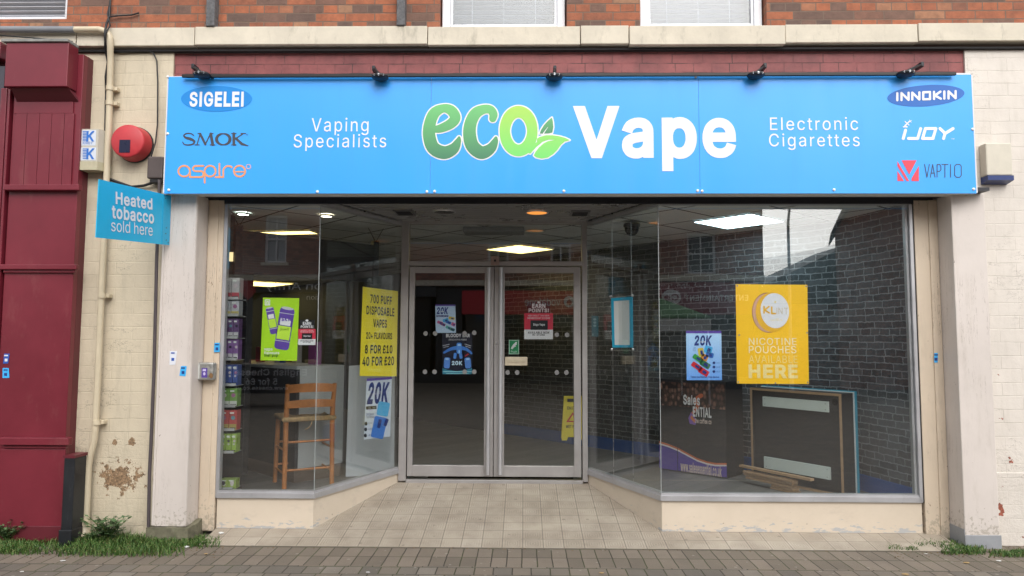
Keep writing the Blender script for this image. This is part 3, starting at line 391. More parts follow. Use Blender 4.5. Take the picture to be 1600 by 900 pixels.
'd': (424, '192,-8 218,-7 238,-2 254,5 278,22 294,40 306,58 310,59 313,56 314,0 370,0 372,4 372,504 370,509 312,508 310,319 305,320 294,337 278,355 250,374 218,383 166,382 134,372 113,360 90,343 70,320 55,292 44,264 36,224 34,188 36,152 43,116 57,80 71,56 87,36 112,16 138,3 162,-5/194,48 182,49 160,56 146,65 130,80 119,96 102,140 96,192 102,236 108,260 118,280 129,296 146,312 162,322 182,328 206,330 226,328 246,322 263,312 280,296 301,260 310,216 312,188 306,140 299,116 291,96 278,78 262,65 246,55 226,49', '179,-31 219,-31 243,-26 263,-17 287,-2 291,-24 396,-23 395,533 291,533 287,529 287,381 259,396 243,402 219,407 163,406 127,396 99,380 75,361 53,337 34,305 22,273 12,229 10,189 12,149 20,109 34,73 49,45 69,21 97,-3 131,-20 159,-29/187,73 171,78 160,85 147,97 139,109 125,145 122,165 120,189 122,213 131,253 139,269 151,284 171,299 183,303 203,306 219,305 235,300 251,291 261,281 276,257 282,237 286,213 288,189 286,165 277,125 270,109 259,93 239,79 223,73 203,71'),
'e': (404, '208,-8 238,-7 262,-3 282,4 302,14 332,36 346,53 358,72 364,88 362,91 306,105 292,80 275,64 254,53 238,49 214,46 190,48 170,53 136,72 121,88 110,106 102,127 96,168 366,169 371,172 371,192 370,228 365,256 347,304 334,324 306,352 282,367 246,380 206,384 174,382 142,373 114,358 90,339 71,316 54,288 44,256 36,224 34,188 36,148 44,116 56,84 71,60 90,37 118,15 146,3 178,-6/98,222 97,232 108,268 130,300 146,313 166,324 182,328 206,330 226,328 246,323 262,314 278,300 298,268 308,224 306,221 302,221', '194,-31 239,-31 267,-26 295,-16 332,5 351,21 367,41 379,61 396,105 392,109 295,134 291,131 275,97 262,85 239,73 211,70 179,76 163,83 142,101 132,117 124,141 127,145 395,145 393,233 388,261 380,289 367,318 337,357 315,376 295,388 275,396 251,403 227,407 171,406 135,396 103,380 75,358 51,330 34,301 21,265 12,225 10,185 13,145 21,109 33,77 52,45 76,17 107,-6 139,-20 171,-29/127,245 130,257 139,272 159,293 175,301 207,306 235,301 250,293 268,273 276,257 279,245', '208,-33 241,-32 269,-27 293,-18 333,5 353,22 370,43 381,63 398,107 293,135 275,99 261,85 237,74 213,71 193,73 177,77 153,91 141,103 132,119 125,144 389,144 393,144 396,147 395,227 389,262 380,291 370,315 354,339 321,372 297,388 253,404 205,409 169,407 133,396 101,380 71,355 50,331 32,299 20,263 12,231 9,187 11,147 21,107 35,71 52,43 73,19 105,-6 137,-21 173,-31/129,246 128,247 132,259 139,271 149,283 159,291 173,299 205,305 233,301 249,292 268,271 278,247'),
'f': (254, '82,0 138,0 141,0 142,4 142,326 228,328 228,376 226,379 142,378 143,432 147,448 154,460 162,467 178,472 202,474 226,469 243,520 238,523 202,530 170,529 138,520 122,511 98,488 87,468 82,452 80,380 10,379 6,376 6,328 78,327 81,324', '58,-23 165,-23 166,301 171,303 247,303 252,305 252,401 247,403 167,404 167,429 169,437 174,445 195,450 215,447 239,431 241,433 272,533 268,537 247,545 227,550 187,554 163,552 123,540 91,517 77,501 66,481 59,457 57,405 55,403 -13,403 -18,401 -17,304 55,303 57,301'),
'g': (425, '204,-151 238,-149 266,-144 290,-136 314,-124 336,-107 349,-91 363,-67 370,-39 372,-7 372,373 370,379 314,379 313,321 310,319 278,357 254,373 238,379 218,383 194,384 166,382 138,374 110,358 89,341 69,317 55,293 44,265 36,229 34,189 36,153 44,121 56,89 71,65 93,41 114,26 138,14 166,7 194,5 218,6 238,11 266,23 286,41 306,67 311,65 311,-7 308,-35 297,-59 282,-75 262,-86 234,-95 206,-97 170,-93 152,-87 132,-75 102,-43 98,-43 54,-67 51,-71 61,-87 82,-110 114,-132 154,-145/186,61 162,66 146,75 130,89 117,105 102,145 96,193 98,217 102,241 118,281 129,297 142,309 162,322 182,328 206,330 226,328 246,322 262,313 278,300 292,281 306,245 310,221 311,165 307,141 300,121 280,89 266,77 246,66 226,61 206,59', '192,-174 239,-173 271,-167 299,-158 324,-146 354,-122 371,-102 386,-74 394,-42 396,-10 395,403 291,403 287,380 263,395 243,402 219,407 163,406 131,397 99,380 71,357 52,334 35,306 20,270 12,230 10,190 12,150 21,114 34,78 52,50 73,26 99,8 127,-7 163,-17 195,-19 223,-17 247,-12 287,6 285,-26 276,-46 267,-56 255,-63 231,-71 191,-72 163,-66 139,-49 107,-10 19,-60 18,-62 40,-98 64,-126 84,-142 103,-153 127,-163 151,-169/183,86 171,89 151,103 138,118 131,133 125,150 120,190 125,234 139,270 159,292 171,299 187,304 223,304 239,299 259,285 271,270 278,254 287,214 287,170 284,150 278,130 271,118 251,95 223,85 203,83'),
'h': (410, '53,0 113,0 114,228 115,248 125,281 137,298 161,317 189,327 209,329 233,326 257,317 273,304 284,288 293,264 296,232 297,0 353,0 356,0 357,4 357,240 355,272 350,296 341,320 328,340 313,356 296,368 253,383 229,384 197,381 173,373 153,363 132,344 117,321 114,328 113,509 53,508', '29,-23 138,-23 139,245 146,269 162,289 186,302 210,305 230,302 246,295 263,277 270,257 272,233 273,-23 378,-24 381,-19 381,241 379,273 374,301 364,329 346,356 326,376 306,390 282,400 258,406 226,408 194,405 166,396 142,384 138,385 138,532 30,533 29,529'),
'i': (167, '53,0 113,0 114,4 114,376 109,379 57,379 53,376/73,444 93,444 105,448 119,460 125,472 125,492 120,504 113,513 93,522 81,523 61,517 48,504 43,492 42,480 46,464 61,449', '29,-23 138,-23 138,401 134,403 34,403 29,401/66,421 82,419 98,420 118,428 140,449 148,465 150,481 149,497 142,515 130,530 118,538 102,545 82,548 66,545 50,538 34,525 26,514 20,501 17,481 20,465 26,452 38,437 48,429'),
'k': (381, '53,0 113,0 114,136 111,144 111,208 113,211 114,148 116,144 153,178 293,1 370,0 369,4 201,216 357,377 353,379 285,379 121,213 115,212 113,509 53,508', '29,-23 138,-23 138,129 150,141 154,140 282,-23 419,-23 234,213 235,217 376,361 407,397 402,400 362,403 274,403 142,269 139,269 138,532 30,533 29,529'),
'l': (172, '55,0 115,0 116,4 115,509 55,508', '31,-23 140,-23 140,532 32,533 31,529'), 'm': (610, '53,0 113,0 114,236 115,256 119,272 128,292 145,312 169,325 197,330 221,328 240,320 253,311 262,300 272,280 274,260 274,4 277,0 333,0 336,264 345,290 363,312 373,319 389,326 417,330 437,328 453,324 469,315 485,297 492,280 496,252 497,0 556,0 557,252 555,280 549,308 541,328 530,344 513,362 497,372 477,380 437,386 417,385 381,375 350,356 326,328 317,309 314,320 301,344 288,360 269,374 245,383 205,385 189,382 173,376 145,359 131,344 113,311 112,376 109,379 57,379 53,377', ''),
'n': (410, '53,0 113,0 114,228 115,248 125,281 137,298 161,317 189,327 209,329 233,326 257,317 273,304 284,288 293,264 296,232 297,0 356,0 357,236 355,272 350,296 341,321 325,343 313,356 297,367 277,376 253,383 225,384 197,381 173,373 150,360 132,344 113,313 112,376 109,379 57,379 53,377', '29,-23 138,-23 139,245 146,269 162,289 186,302 210,305 230,302 246,295 263,277 270,257 272,233 273,-23 380,-23 381,241 378,277 373,305 362,333 346,356 330,373 310,388 282,400 254,407 226,408 194,405 166,396 138,382 136,385 136,401 134,403 34,403 29,401'),
'o': (415, '204,-8 242,-6 270,3 298,16 324,36 344,60 359,84 370,114 379,148 381,188 379,224 370,262 358,292 344,316 324,340 298,360 270,374 242,382 206,384 174,382 142,373 114,358 92,340 74,320 57,292 44,260 37,224 34,188 37,148 44,116 56,84 74,56 94,34 118,15 146,2 174,-6/190,48 162,56 146,65 130,80 117,100 107,120 98,160 96,188 98,212 109,260 130,296 143,308 162,320 182,327 206,330 230,328 250,322 270,310 285,296 299,276 314,236 318,212 318,160 308,120 299,100 285,80 272,68 254,56 230,49 206,46', '190,-31 243,-30 279,-20 311,-5 339,17 363,45 380,73 394,109 403,149 405,189 403,229 393,269 381,301 364,329 339,359 311,381 279,397 243,406 207,408 171,406 135,396 103,379 75,357 51,329 34,301 22,269 13,229 10,185 14,145 20,113 35,74 52,45 77,17 107,-6 139,-21 171,-30/191,72 174,77 159,86 148,97 131,125 122,165 120,185 122,209 130,249 147,278 158,289 171,298 187,304 207,306 227,304 243,298 255,291 267,280 278,265 290,233 294,213 294,165 284,125 276,109 259,89 243,78 227,73 207,70'),
'p': (424, '53,-143 113,-143 114,57 117,59 119,57 147,21 177,2 189,-3 209,-7 257,-6 289,4 313,16 335,33 355,57 370,85 381,117 388,153 390,189 388,225 381,261 370,293 353,321 336,341 316,357 289,373 261,382 229,384 189,379 169,372 145,354 117,319 112,321 112,377 109,379 57,379 53,377/201,49 181,54 161,66 148,77 134,97 124,117 114,161 114,217 118,241 125,263 134,281 149,301 161,312 177,321 197,328 221,330 241,328 261,322 281,310 295,297 307,281 322,241 327,217 327,161 322,137 314,113 295,81 281,68 261,55 241,49 221,47', '29,-166 138,-166 138,-6 142,-5 162,-17 182,-26 202,-30 230,-32 270,-28 298,-19 323,-6 350,14 374,42 392,74 404,110 412,150 414,190 412,230 404,270 392,302 370,338 353,358 329,378 298,395 262,406 206,407 182,402 162,395 138,379 134,403 29,402/202,73 186,79 166,93 148,122 142,142 138,166 138,214 147,254 155,270 166,285 186,299 202,304 238,304 254,299 266,291 276,282 287,266 299,234 303,214 303,162 294,126 283,106 266,87 253,78 238,73 222,71', '19,-176 148,-176 148,-24 152,-23 184,-37 204,-41 228,-42 268,-39 300,-29 332,-12 360,10 384,39 400,68 414,108 422,148 424,188 422,228 413,272 401,308 380,342 360,365 336,385 303,404 268,415 232,418 204,417 180,412 157,404 148,398 144,413 19,412/204,83 192,87 174,100 157,128 148,164 148,216 157,252 172,276 188,288 204,294 236,294 248,291 260,283 276,266 283,252 290,232 293,212 293,164 283,128 269,104 260,95 248,86 236,83 220,81'),
'r': (259, '53,0 113,0 114,236 116,256 120,272 135,296 161,316 177,322 205,326 243,324 243,380 241,384 213,385 193,383 169,376 153,368 137,354 113,322 112,376 109,379 57,379 53,377', '29,-23 138,-23 138,237 141,261 154,281 170,293 182,298 210,302 234,300 266,284 267,285 266,407 214,409 186,406 162,399 138,387 136,389 136,401 134,403 34,403 29,401'),
's': (365, '177,-8 208,-7 236,-2 260,6 284,20 300,33 312,47 323,64 329,84 331,104 328,132 320,152 305,172 288,186 260,200 152,228 124,243 112,260 109,280 111,292 117,304 130,316 144,324 164,331 208,331 228,325 242,316 254,304 268,278 320,289 323,292 318,308 309,324 298,340 284,353 270,364 253,372 232,379 212,383 160,383 136,378 96,360 80,348 64,330 54,312 49,296 47,276 50,248 58,228 72,208 92,192 118,180 148,170 228,150 252,137 263,124 268,104 265,88 259,76 241,60 228,54 204,47 180,45 160,47 140,52 124,60 111,72 92,106 40,95 37,92 41,72 49,56 60,40 76,24 92,13 112,3 156,-7', '157,-31 213,-31 241,-25 273,-14 293,-3 313,12 329,30 345,55 353,81 355,105 351,137 341,165 321,190 301,207 269,223 161,251 141,261 134,269 134,285 145,297 157,304 185,308 205,307 228,297 240,281 253,251 257,250 354,273 338,321 318,353 303,369 285,384 265,393 241,402 217,406 157,407 129,401 84,381 63,365 45,345 33,323 25,297 23,273 27,241 37,216 57,189 81,171 109,158 141,147 221,127 233,122 241,113 243,105 242,97 238,89 229,81 205,72 181,69 149,75 137,81 123,97 109,134 9,113 8,109 20,61 30,41 57,9 81,-9 103,-19 129,-26'),
't': (227, '166,-4 198,-2 210,1 213,4 202,53 178,50 154,52 137,60 129,72 126,100 126,326 202,327 204,332 204,376 198,379 126,378 126,468 122,471 70,471 65,468 64,380 10,379 6,377 6,328 62,327 65,324 65,92 68,64 78,40 93,20 114,7 138,-1', '157,-27 183,-28 203,-26 238,-15 240,-11 220,81 179,74 159,75 152,81 150,97 150,301 155,303 227,304 228,401 223,403 151,404 150,489 150,493 147,495 43,495 41,493 41,405 39,403 -13,403 -18,401 -18,305 -13,303 39,303 41,301 41,93 45,57 56,29 75,4 103,-15 131,-24'),
'u': (410, '179,-5 209,-3 233,5 257,17 277,35 294,59 297,68 298,3 301,0 305,0 353,0 357,3 357,375 353,379 301,379 297,379 296,375 296,151 295,131 284,99 273,82 249,62 233,55 201,50 173,54 153,62 137,75 126,91 117,115 114,147 113,378 57,379 53,377 53,139 54,107 60,83 69,59 82,39 97,23 115,11 133,3 157,-3', '169,-28 214,-26 242,-18 274,-2 274,-20 277,-24 378,-24 381,-20 381,400 378,403 278,403 272,400 271,136 262,108 246,89 226,78 202,74 182,76 164,84 155,92 146,104 140,124 138,400 134,403 34,403 29,400 29,136 31,104 37,76 50,44 63,24 82,4 102,-9 126,-20'),
'v': (389, '164,0 225,0 228,4 371,376 369,379 309,379 304,376 216,132 197,65 193,64 173,132 85,376 81,379 21,379 18,376 161,2', '145,-23 243,-23 406,401 402,403 290,403 288,401 194,145 101,401 98,403 -14,403 -17,401'), 'w': (567, '138,0 198,0 257,204 282,304 286,298 304,224 367,4 370,0 430,0 544,376 542,379 482,379 479,376 420,164 398,74 394,79 362,213 317,376 314,379 254,379 251,376 199,188 170,65 134,212 88,376 82,379 26,379 23,376', '121,-23 217,-23 283,209 350,-23 447,-24 577,401 571,403 467,403 461,401 399,177 395,181 335,401 331,403 235,403 171,176 167,182 105,401 103,403 -9,402'),
'y': (389, '80,-145 109,-144 125,-141 141,-135 167,-117 185,-95 194,-81 371,375 369,379 305,379 223,151 197,68 193,64 172,135 85,376 81,379 25,379 21,379 18,375 162,-1 151,-37 137,-65 127,-77 105,-89 93,-90 65,-86 61,-89 49,-137 57,-142', ''), '£': (425, '36,0 300,0 328,2 345,8 332,12 44,40 80,46 104,54 132,70 145,88 150,100 153,116 150,228 308,229 311,232 311,276 308,280 150,280 148,284 146,376 149,396 154,408 163,424 173,436 184,445 200,452 240,459 264,456 280,450 300,437 313,420 323,400 328,378 384,386 387,388 381,412 374,432 363,452 344,475 328,488 312,498 288,508 268,513 240,516 208,513 184,507 156,495 135,480 116,461 103,440 92,414 86,388 86,280 40,280 36,278 36,232 40,229 88,230 90,228 92,108 87,88 78,72 68,64 36,56/367,28 368,27 378,40 384,60 387,84 384,92 370,32', '12,-23 297,-24 329,-22 341,-19 345,-24 401,17 394,21 401,33 408,57 412,109 397,153 393,157 365,113 357,108 346,125 333,156 329,156 307,113 305,84 289,78 281,70 277,61 278,49 273,42 157,53 152,57 168,81 177,109 175,201 177,205 333,205 335,209 335,301 333,304 172,305 170,377 177,400 188,417 201,426 225,433 241,435 257,433 273,427 285,417 294,405 301,389 309,352 313,350 409,365 415,369 405,417 397,441 383,465 361,492 345,506 321,520 297,530 273,537 241,540 205,537 173,529 145,516 117,497 97,475 81,450 69,421 63,393 62,305 17,304 12,301 13,205 65,205 68,121 68,109 65,97 57,85 12,77/337,35 333,37 345,51 347,49 345,37/349,53 349,59/353,68 353,74/357,83 357,93/361,98 361,109'),
}
def _loops(ch, wt):
    """contours of a letter in em units: regular, bold or heavy"""
    g = GLYPHS[ch]; k = 1 if wt < .012 else (2 if wt < .03 or len(g) < 4 else 3); s = g[k] or g[1]
    return g[0]/1000, [0, 0, .024, .032][k], [[tuple(int(q_)/1000 for q_ in q.split(',')) for q in l.split(' ')] for l in s.split('/')] if s else []
def text_mb(mb, P, body, x0, y0, x1, y1, off=.0, bold=0.0, space=1.0, shear=0.0, mirror=False, uvbox=None):
    """sans serif lettering (outlines above) laid in plane P so that its ink fills the box"""
    x = 0.0; cu = bpy.data.curves.new('outline', 'CURVE'); cu.dimensions = '2D'; cu.fill_mode = 'BOTH'
    for ch in body:
        adv, ex, loops = _loops(ch, bold)
        for l in loops:
            sp = cu.splines.new('POLY'); sp.points.add(len(l)-1); sp.use_cyclic_u = True
            for k, q in enumerate(l): sp.points[k].co = (q[0]+x+shear*q[1], q[1], 0, 1)
        x += adv+1.75*ex+(space-1)*.6
    co = bpy.data.objects.new('outline', cu); COL.objects.link(co)
    me = bpy.data.meshes.new_from_object(co.evaluated_get(bpy.context.evaluated_depsgraph_get()))
    vs = [v.co.copy() for v in me.vertices]; fs = [list(f.vertices) for f in me.polygons]
    bpy.data.objects.remove(co); bpy.data.curves.remove(cu); bpy.data.meshes.remove(me)
    if not vs: return mb
    lx, hx = min(v.x for v in vs), max(v.x for v in vs); ly, hy = min(v.y for v in vs), max(v.y for v in vs)
    if uvbox: u0, v0, u1, v1 = uvbox
    else:
        u0, _ = P.uv(x0, (y0+y1)/2); u1, _ = P.uv(x1, (y0+y1)/2); _, v0 = P.uv((x0+x1)/2, y1); _, v1 = P.uv((x0+x1)/2, y0)
    if mirror: u0, u1 = u1, u0
    mb.add([P.w(u0+(v.x-lx)/(hx-lx)*(u1-u0), v0+(v.y-ly)/max(1e-6, hy-ly)*(v1-v0), off) for v in vs], fs); return mb
def T(P, body, x0, y0, x1, y1, mat, parent, off=.002, name='lettering', **kw):
    return obj(name, text_mb(MB(), P, body, x0, y0, x1, y1, off, **kw), mat, parent)
def sdf_mb(mb, P, box, step, fn, off):
    """area where fn(px, py) < 0, traced on a fine grid (no overlaps, holes kept)"""
    x0, y0, x1, y1 = box; xs = np.arange(x0, x1+step, step); ys = np.arange(y0, y1+step, step)
    X, Y = np.meshgrid(xs, ys); D = fn(X, Y); ids = {}; vs = []; fs = []
    def vert(key, x, y):
        if key not in ids: ids[key] = len(vs); u, v = P.uv(x, y); vs.append(P.w(u, v, off))
        return ids[key]
    H, W = D.shape
    for j in range(H-1):
        for i in range(W-1):
            c = [(i, j), (i, j+1), (i+1, j+1), (i+1, j)]; d = [D[b, a] for a, b in c]
            if all(q >= 0 for q in d): continue
            f = []
            for k in range(4):
                a, b = c[k], c[(k+1) % 4]; da, db = d[k], d[(k+1) % 4]
                if da < 0: f.append(vert(('v',)+a, xs[a[0]], ys[a[1]]))
                if (da < 0) != (db < 0):
                    t = da/(da-db); f.append(vert(('e',)+tuple(sorted((a, b))), xs[a[0]]+(xs[b[0]]-xs[a[0]])*t, ys[a[1]]+(ys[b[1]]-ys[a[1]])*t))
            if len(f) >= 3: fs.append(f)
    return mb.add(vs, fs)
def spline(pts, n=10):
    out = []
    for i in range(len(pts)-1):
        p = [np.array(pts[max(0, min(len(pts)-1, i+k))], float) for k in (-1, 0, 1, 2)]
        for t in np.linspace(0, 1, n, endpoint=False):
            out.append(.5*((2*p[1])+(-p[0]+p[2])*t+(2*p[0]-5*p[1]+4*p[2]-p[3])*t*t+(-p[0]+3*p[1]-3*p[2]+p[3])*t**3))
    out.append(np.array(pts[-1], float)); return out
def strokes(lists):
    """lists of (x, y, radius) polylines -> signed distance function"""
    segs = [(l[i], l[i+1]) for l in lists for i in range(len(l)-1)]
    def fn(X, Y):
        D = np.full(X.shape, 1e9)
        for a, b in segs:
            dx, dy = b[0]-a[0], b[1]-a[1]; L = dx*dx+dy*dy+1e-9
            t = np.clip(((X-a[0])*dx+(Y-a[1])*dy)/L, 0, 1)
            D = np.minimum(D, np.hypot(X-a[0]-t*dx, Y-a[1]-t*dy)-(a[2]+(b[2]-a[2])*t))
        return D
    return fn
def polysdf(pts):
    P = np.array(pts, float)
    def fn(X, Y):
        D = np.full(X.shape, 1e9); ins = np.zeros(X.shape, bool); n = len(P)
        for i in range(n):
            a, b = P[i], P[(i+1) % n]; dx, dy = b-a; t = np.clip(((X-a[0])*dx+(Y-a[1])*dy)/(dx*dx+dy*dy+1e-9), 0, 1)
            D = np.minimum(D, np.hypot(X-a[0]-t*dx, Y-a[1]-t*dy))
            if abs(dy) > 1e-9:
                cr = ((a[1] > Y) != (b[1] > Y)) & (X < dx*(Y-a[1])/dy+a[0]); ins ^= cr
        return np.where(ins, -D, D)
    return fn
exec_parts = []
# ------------------------------------------------------------------ plan of the shop
GY = 0.0; DY = 1.05; FZ = .21; CZ = 2.60; SILL = .338; GT = 2.568
def X(px, Y, py=530): return at(px, py, Y).x
A = (X(347, 0), 0.0); B = (X(496, 0), 0.0); C = (X(626, DY), DY); D_ = (X(917, DY), DY); E_ = (X(1030.5, 0), 0.0); F_ = (X(1431, 0), 0.0)
def rampz(y): return .006+max(0, y+.3)*.152
WY = -.12      # plane of the outer wall
LX0, LX1 = -2.76, -2.50     # left pilaster
RX0, RX1 = 3.225, 3.475     # right pilaster
NX = -3.40                  # where the neighbour begins
# ------------------------------------------------------------------ ground
def paving_mat():
    n = NT('block_paving'); o = n.sep()
    wob = n.noise(5, 2, .5, out=1)
    def layer(bw, bh, off, dy):
        v = n.comb(o[0], n.math('ADD', o[1], dy))
        vv = n.n('ShaderNodeVectorMath', operation='MULTIPLY_ADD'); n.link(wob, vv.inputs[0]); vv.inputs[1].default_value = (.012, .008, 0); n.link(v, vv.inputs[2])
        b = n.n('ShaderNodeTexBrick', offset=off, squash=.75 if off else 1, squash_frequency=3); b.inputs['Scale'].default_value = 1
        b.inputs['Brick Width'].default_value = bw; b.inputs['Row Height'].default_value = bh; b.inputs['Mortar Size'].default_value = .0045; b.inputs['Mortar Smooth'].default_value = .35
        b.inputs['Color1'].default_value = (0, 0, 0, 1); b.inputs['Color2'].default_value = (1, 1, 1, 1); b.inputs['Mortar'].default_value = (.5, .5, .5, 1)
        n.link(vv.outputs[0], b.inputs['Vector']); return b
    b1 = layer(.104, .205, 0, .3); b2 = layer(.165, .145, .5, .0)
    sel = n.math('GREATER_THAN', o[1], -.71)
    c1 = n.ramp(b1.outputs['Color'], [(0, (.165, .136, .104)), (.5, (.21, .172, .132)), (1, (.25, .205, .16))])
    c2 = n.ramp(b2.outputs['Color'], [(0, (.145, .128, .106)), (.35, (.19, .165, .135)), (.7, (.22, .178, .135)), (1, (.25, .22, .182))])
    c = n.mix(sel, c2, c1); fac = n.mix(sel, b2.outputs['Fac'], b1.outputs['Fac'])
    g = n.noise(160, 4, .8); c = n.mix(n.maprange(g, .3, .75, 0, .5), c, (.075, .066, .058, 1))
    g2 = n.noise(2.2, 5, .7); c = n.mix(n.maprange(g2, .45, .75, 0, .45), c, (.10, .085, .07, 1))
    sp = n.math('GREATER_THAN', n.noise(38, 2, .5), .735); c = n.mix(n.math('MULTIPLY', sp, .5), c, (.42, .38, .32, 1))
    joint = n.mix(n.maprange(n.noise(3.1, 3), .45, .6), (.045, .038, .028, 1), (.055, .062, .022, 1))
    c = n.mix(fac, c, joint)
    vo = n.n('ShaderNodeTexVoronoi', voronoi_dimensions='2D'); vo.inputs['Scale'].default_value = 6.0; n.link(n.pos, vo.inputs['Vector'])
    wn2 = n.n('ShaderNodeTexWhiteNoise', noise_dimensions='3D'); n.link(vo.outputs['Position'], wn2.inputs[0])
    gum = n.math('MULTIPLY', n.math('LESS_THAN', n.math('ADD', vo.outputs['Distance'], n.math('MULTIPLY', n.noise(60, 2), .06)), n.math('MULTIPLY', wn2.outputs[0], .11)), n.math('GREATER_THAN', wn2.outputs[0], .55)); c = n.mix(n.math('MULTIPLY', gum, .45), c, (.34, .31, .27, 1))
    h = n.math('SUBTRACT', n.math('MULTIPLY', g, .3), fac)
    return n.fin(c, .85, n.bump(h, .6, .012))
mb = MB(); mb.add([(-150, -150, 0), (150, -150, 0), (150, 40, 0), (-150, 40, 0)], [[0, 1, 2, 3]])
struct('pavement', mb, paving_mat())
def tile_mat():
    n = NT('embossed_entrance_tile'); o = n.sep(); s = .1495
    fx = n.math('FRACT', n.math('DIVIDE', o[0], s)); fy = n.math('FRACT', n.math('DIVIDE', n.math('ADD', o[1], .3), s))
    ax = n.math('ABSOLUTE', n.math('SUBTRACT', fx, .5)); ay = n.math('ABSOLUTE', n.math('SUBTRACT', fy, .5))
    mx = n.math('MAXIMUM', ax, ay)
    grout = n.math('GREATER_THAN', mx, .479)
    ring = n.math('SINE', n.math('MULTIPLY', mx, 2*math.pi*9)); ringm = n.math('MULTIPLY', n.math('LESS_THAN', mx, .43), n.math('GREATER_THAN', ring, .1))
    wear = n.maprange(n.noise(1.6, 3), .35, .62)
    ix = n.math('FLOOR', n.math('DIVIDE', o[0], s)); iy = n.math('FLOOR', n.math('DIVIDE', n.math('ADD', o[1], .3), s))
    wn = n.n('ShaderNodeTexWhiteNoise', noise_dimensions='2D'); n.link(n.comb(ix, iy), wn.inputs[0])
    c = n.ramp(wn.outputs[0], [(0, (.35, .305, .245)), (.6, (.385, .335, .27)), (1, (.41, .36, .295))])
    d = n.noise(2.6, 7, .7); c = n.mix(n.maprange(d, .42, .75, 0, .55), c, (.16, .125, .095, 1))
    c = n.mix(n.math('MULTIPLY', n.math('MULTIPLY', ringm, wear), .38), c, (.135, .11, .085, 1))
    sp = n.math('GREATER_THAN', n.noise(45, 2, .5), .74); c = n.mix(n.math('MULTIPLY', sp, .4), c, (.12, .10, .08, 1))
    c = n.mix(n.math('MULTIPLY', grout, .62), c, (.05, .04, .032, 1))
    vo = n.n('ShaderNodeTexVoronoi', voronoi_dimensions='2D'); vo.inputs['Scale'].default_value = 5.0; n.link(n.pos, vo.inputs['Vector'])
    wn2 = n.n('ShaderNodeTexWhiteNoise', noise_dimensions='3D'); n.link(vo.outputs['Position'], wn2.inputs[0])
    gum = n.math('MULTIPLY', n.math('LESS_THAN', n.math('ADD', vo.outputs['Distance'], n.math('MULTIPLY', n.noise(60, 2), .06)), n.math('MULTIPLY', wn2.outputs[0], .105)), n.math('GREATER_THAN', wn2.outputs[0], .55)); c = n.mix(n.math('MULTIPLY', gum, .42), c, (.10, .08, .065, 1))
    h = n.math('SUBTRACT', n.math('MULTIPLY', ringm, -.4), grout)
    return n.fin(c, n.maprange(d, .3, .7, .45, .7), n.bump(h, .35, .004))
mb = MB(); zx = (-2.36, 3.16)
mb.add([(zx[0], -.3, .006), (zx[1], -.3, .006), (zx[1], DY+.1, rampz(DY)), (zx[0], DY+.1, rampz(DY)), (zx[0], -.3, -.05), (zx[1], -.3, -.05)], [[0, 1, 2, 3], [4, 5, 1, 0]])
struct('entrance_path', mb, tile_mat())
# ------------------------------------------------------------------ shop building
bld = thing('shop_building', 'brick vape shop with cream painted ground floor, recessed doors and wide display windows', 'building', (0, 0, 0))
TOP = 7.4
w1 = [at(687, 20, WY).x, at(886, 20, WY).x]; w2 = [at(1000, 20, WY).x, at(1198, 20, WY).x]; w0 = [-5.6, at(105, 10, WY).x]
ZL0 = at(800, 68.5, -.185).z; ZL1 = at(800, 40, -.185).z; WB = ZL1+.002; WT = WB+1.5
mb = MB(); th = .32
xs = [-9, w0[0], w0[1], w1[0], w1[1], w2[0], w2[1], 9]
ZG = at(50, 26, WY).z
for a, b in ((-9, w0[0]), (w0[1], w1[0]), (w1[1], w2[0]), (w2[1], 9)): mb.box(a, b, WY, WY+th, ZL1-.07, TOP)
mb.box(w0[0], w0[1], WY, WY+th, ZL1-.07, ZG-.02)
for wx in (w0, w1, w2): mb.box(wx[0], wx[1], WY, WY+th, WT, TOP)
for wx in (w1, w2): mb.box(wx[0], wx[1], WY+.02, WY+th, ZL1-.07, WB-.004)
obj('upper_wall', mb, M['brick'], bld)
# ledge: separate weathered stones
mb = MB(); js = [-9, -6, *[at(q_, 50, -.185).x for q_ in (119, 304, 668, 907, 983, 1227, 1435)], 6, 9]
for i in range(len(js)-1):
    dz = [0, .004, -.002, .003, -.004, .0, -.012, .004, .012, .012][i]; dy = [0, .0, .004, 0, .006, .002, -.008, .004, .0, 0][i]
    mb.box(js[i]+.003, js[i+1]-.003, -.185+dy, WY+.01, ZL0+dz, ZL1+dz*.7, .005)
obj('stone_ledge', mb, M['ledge'], bld)
mb = MB(); mb.box(NX-.2, 9, WY-.028, WY+.0145, ZL0-.034, ZL0-.020); obj('ledge_shadow_strip', mb, paint('ledge_shadow_black', (.014, .014, .016), .8, .4, 9, .4, 30), bld)  # dark strip added to paint the shadow line beneath the ledge
BX0, BX1 = at(272, 90, WY).x, at(1507, 90, WY).x
mb = MB(); mb.box(BX0, BX1, WY+.0148, WY+.3, 2.62, ZL0-.036); obj('painted_brick_band', mb, M['band'], bld)
mb = MB(); mb.box(NX-.3, BX0-.002, WY, WY+.3, -.05, ZL0-.036)
obj('side_wall', mb, M['cream_left'], bld)
mb = MB(); mb.box(BX1+.002, 9, WY, WY+.3, 2.62, ZL0-.036); mb.box(RX1-.02, 9, WY, WY+.3, -.05, 2.62)
# rendered plinth bulging at the foot of the right wall
mb.box(RX1+.02, 9, WY-.008, WY+.01, -.05, at(1570, 738, WY).z, .006)
obj('side_wall', mb, M['cream_right'], bld)
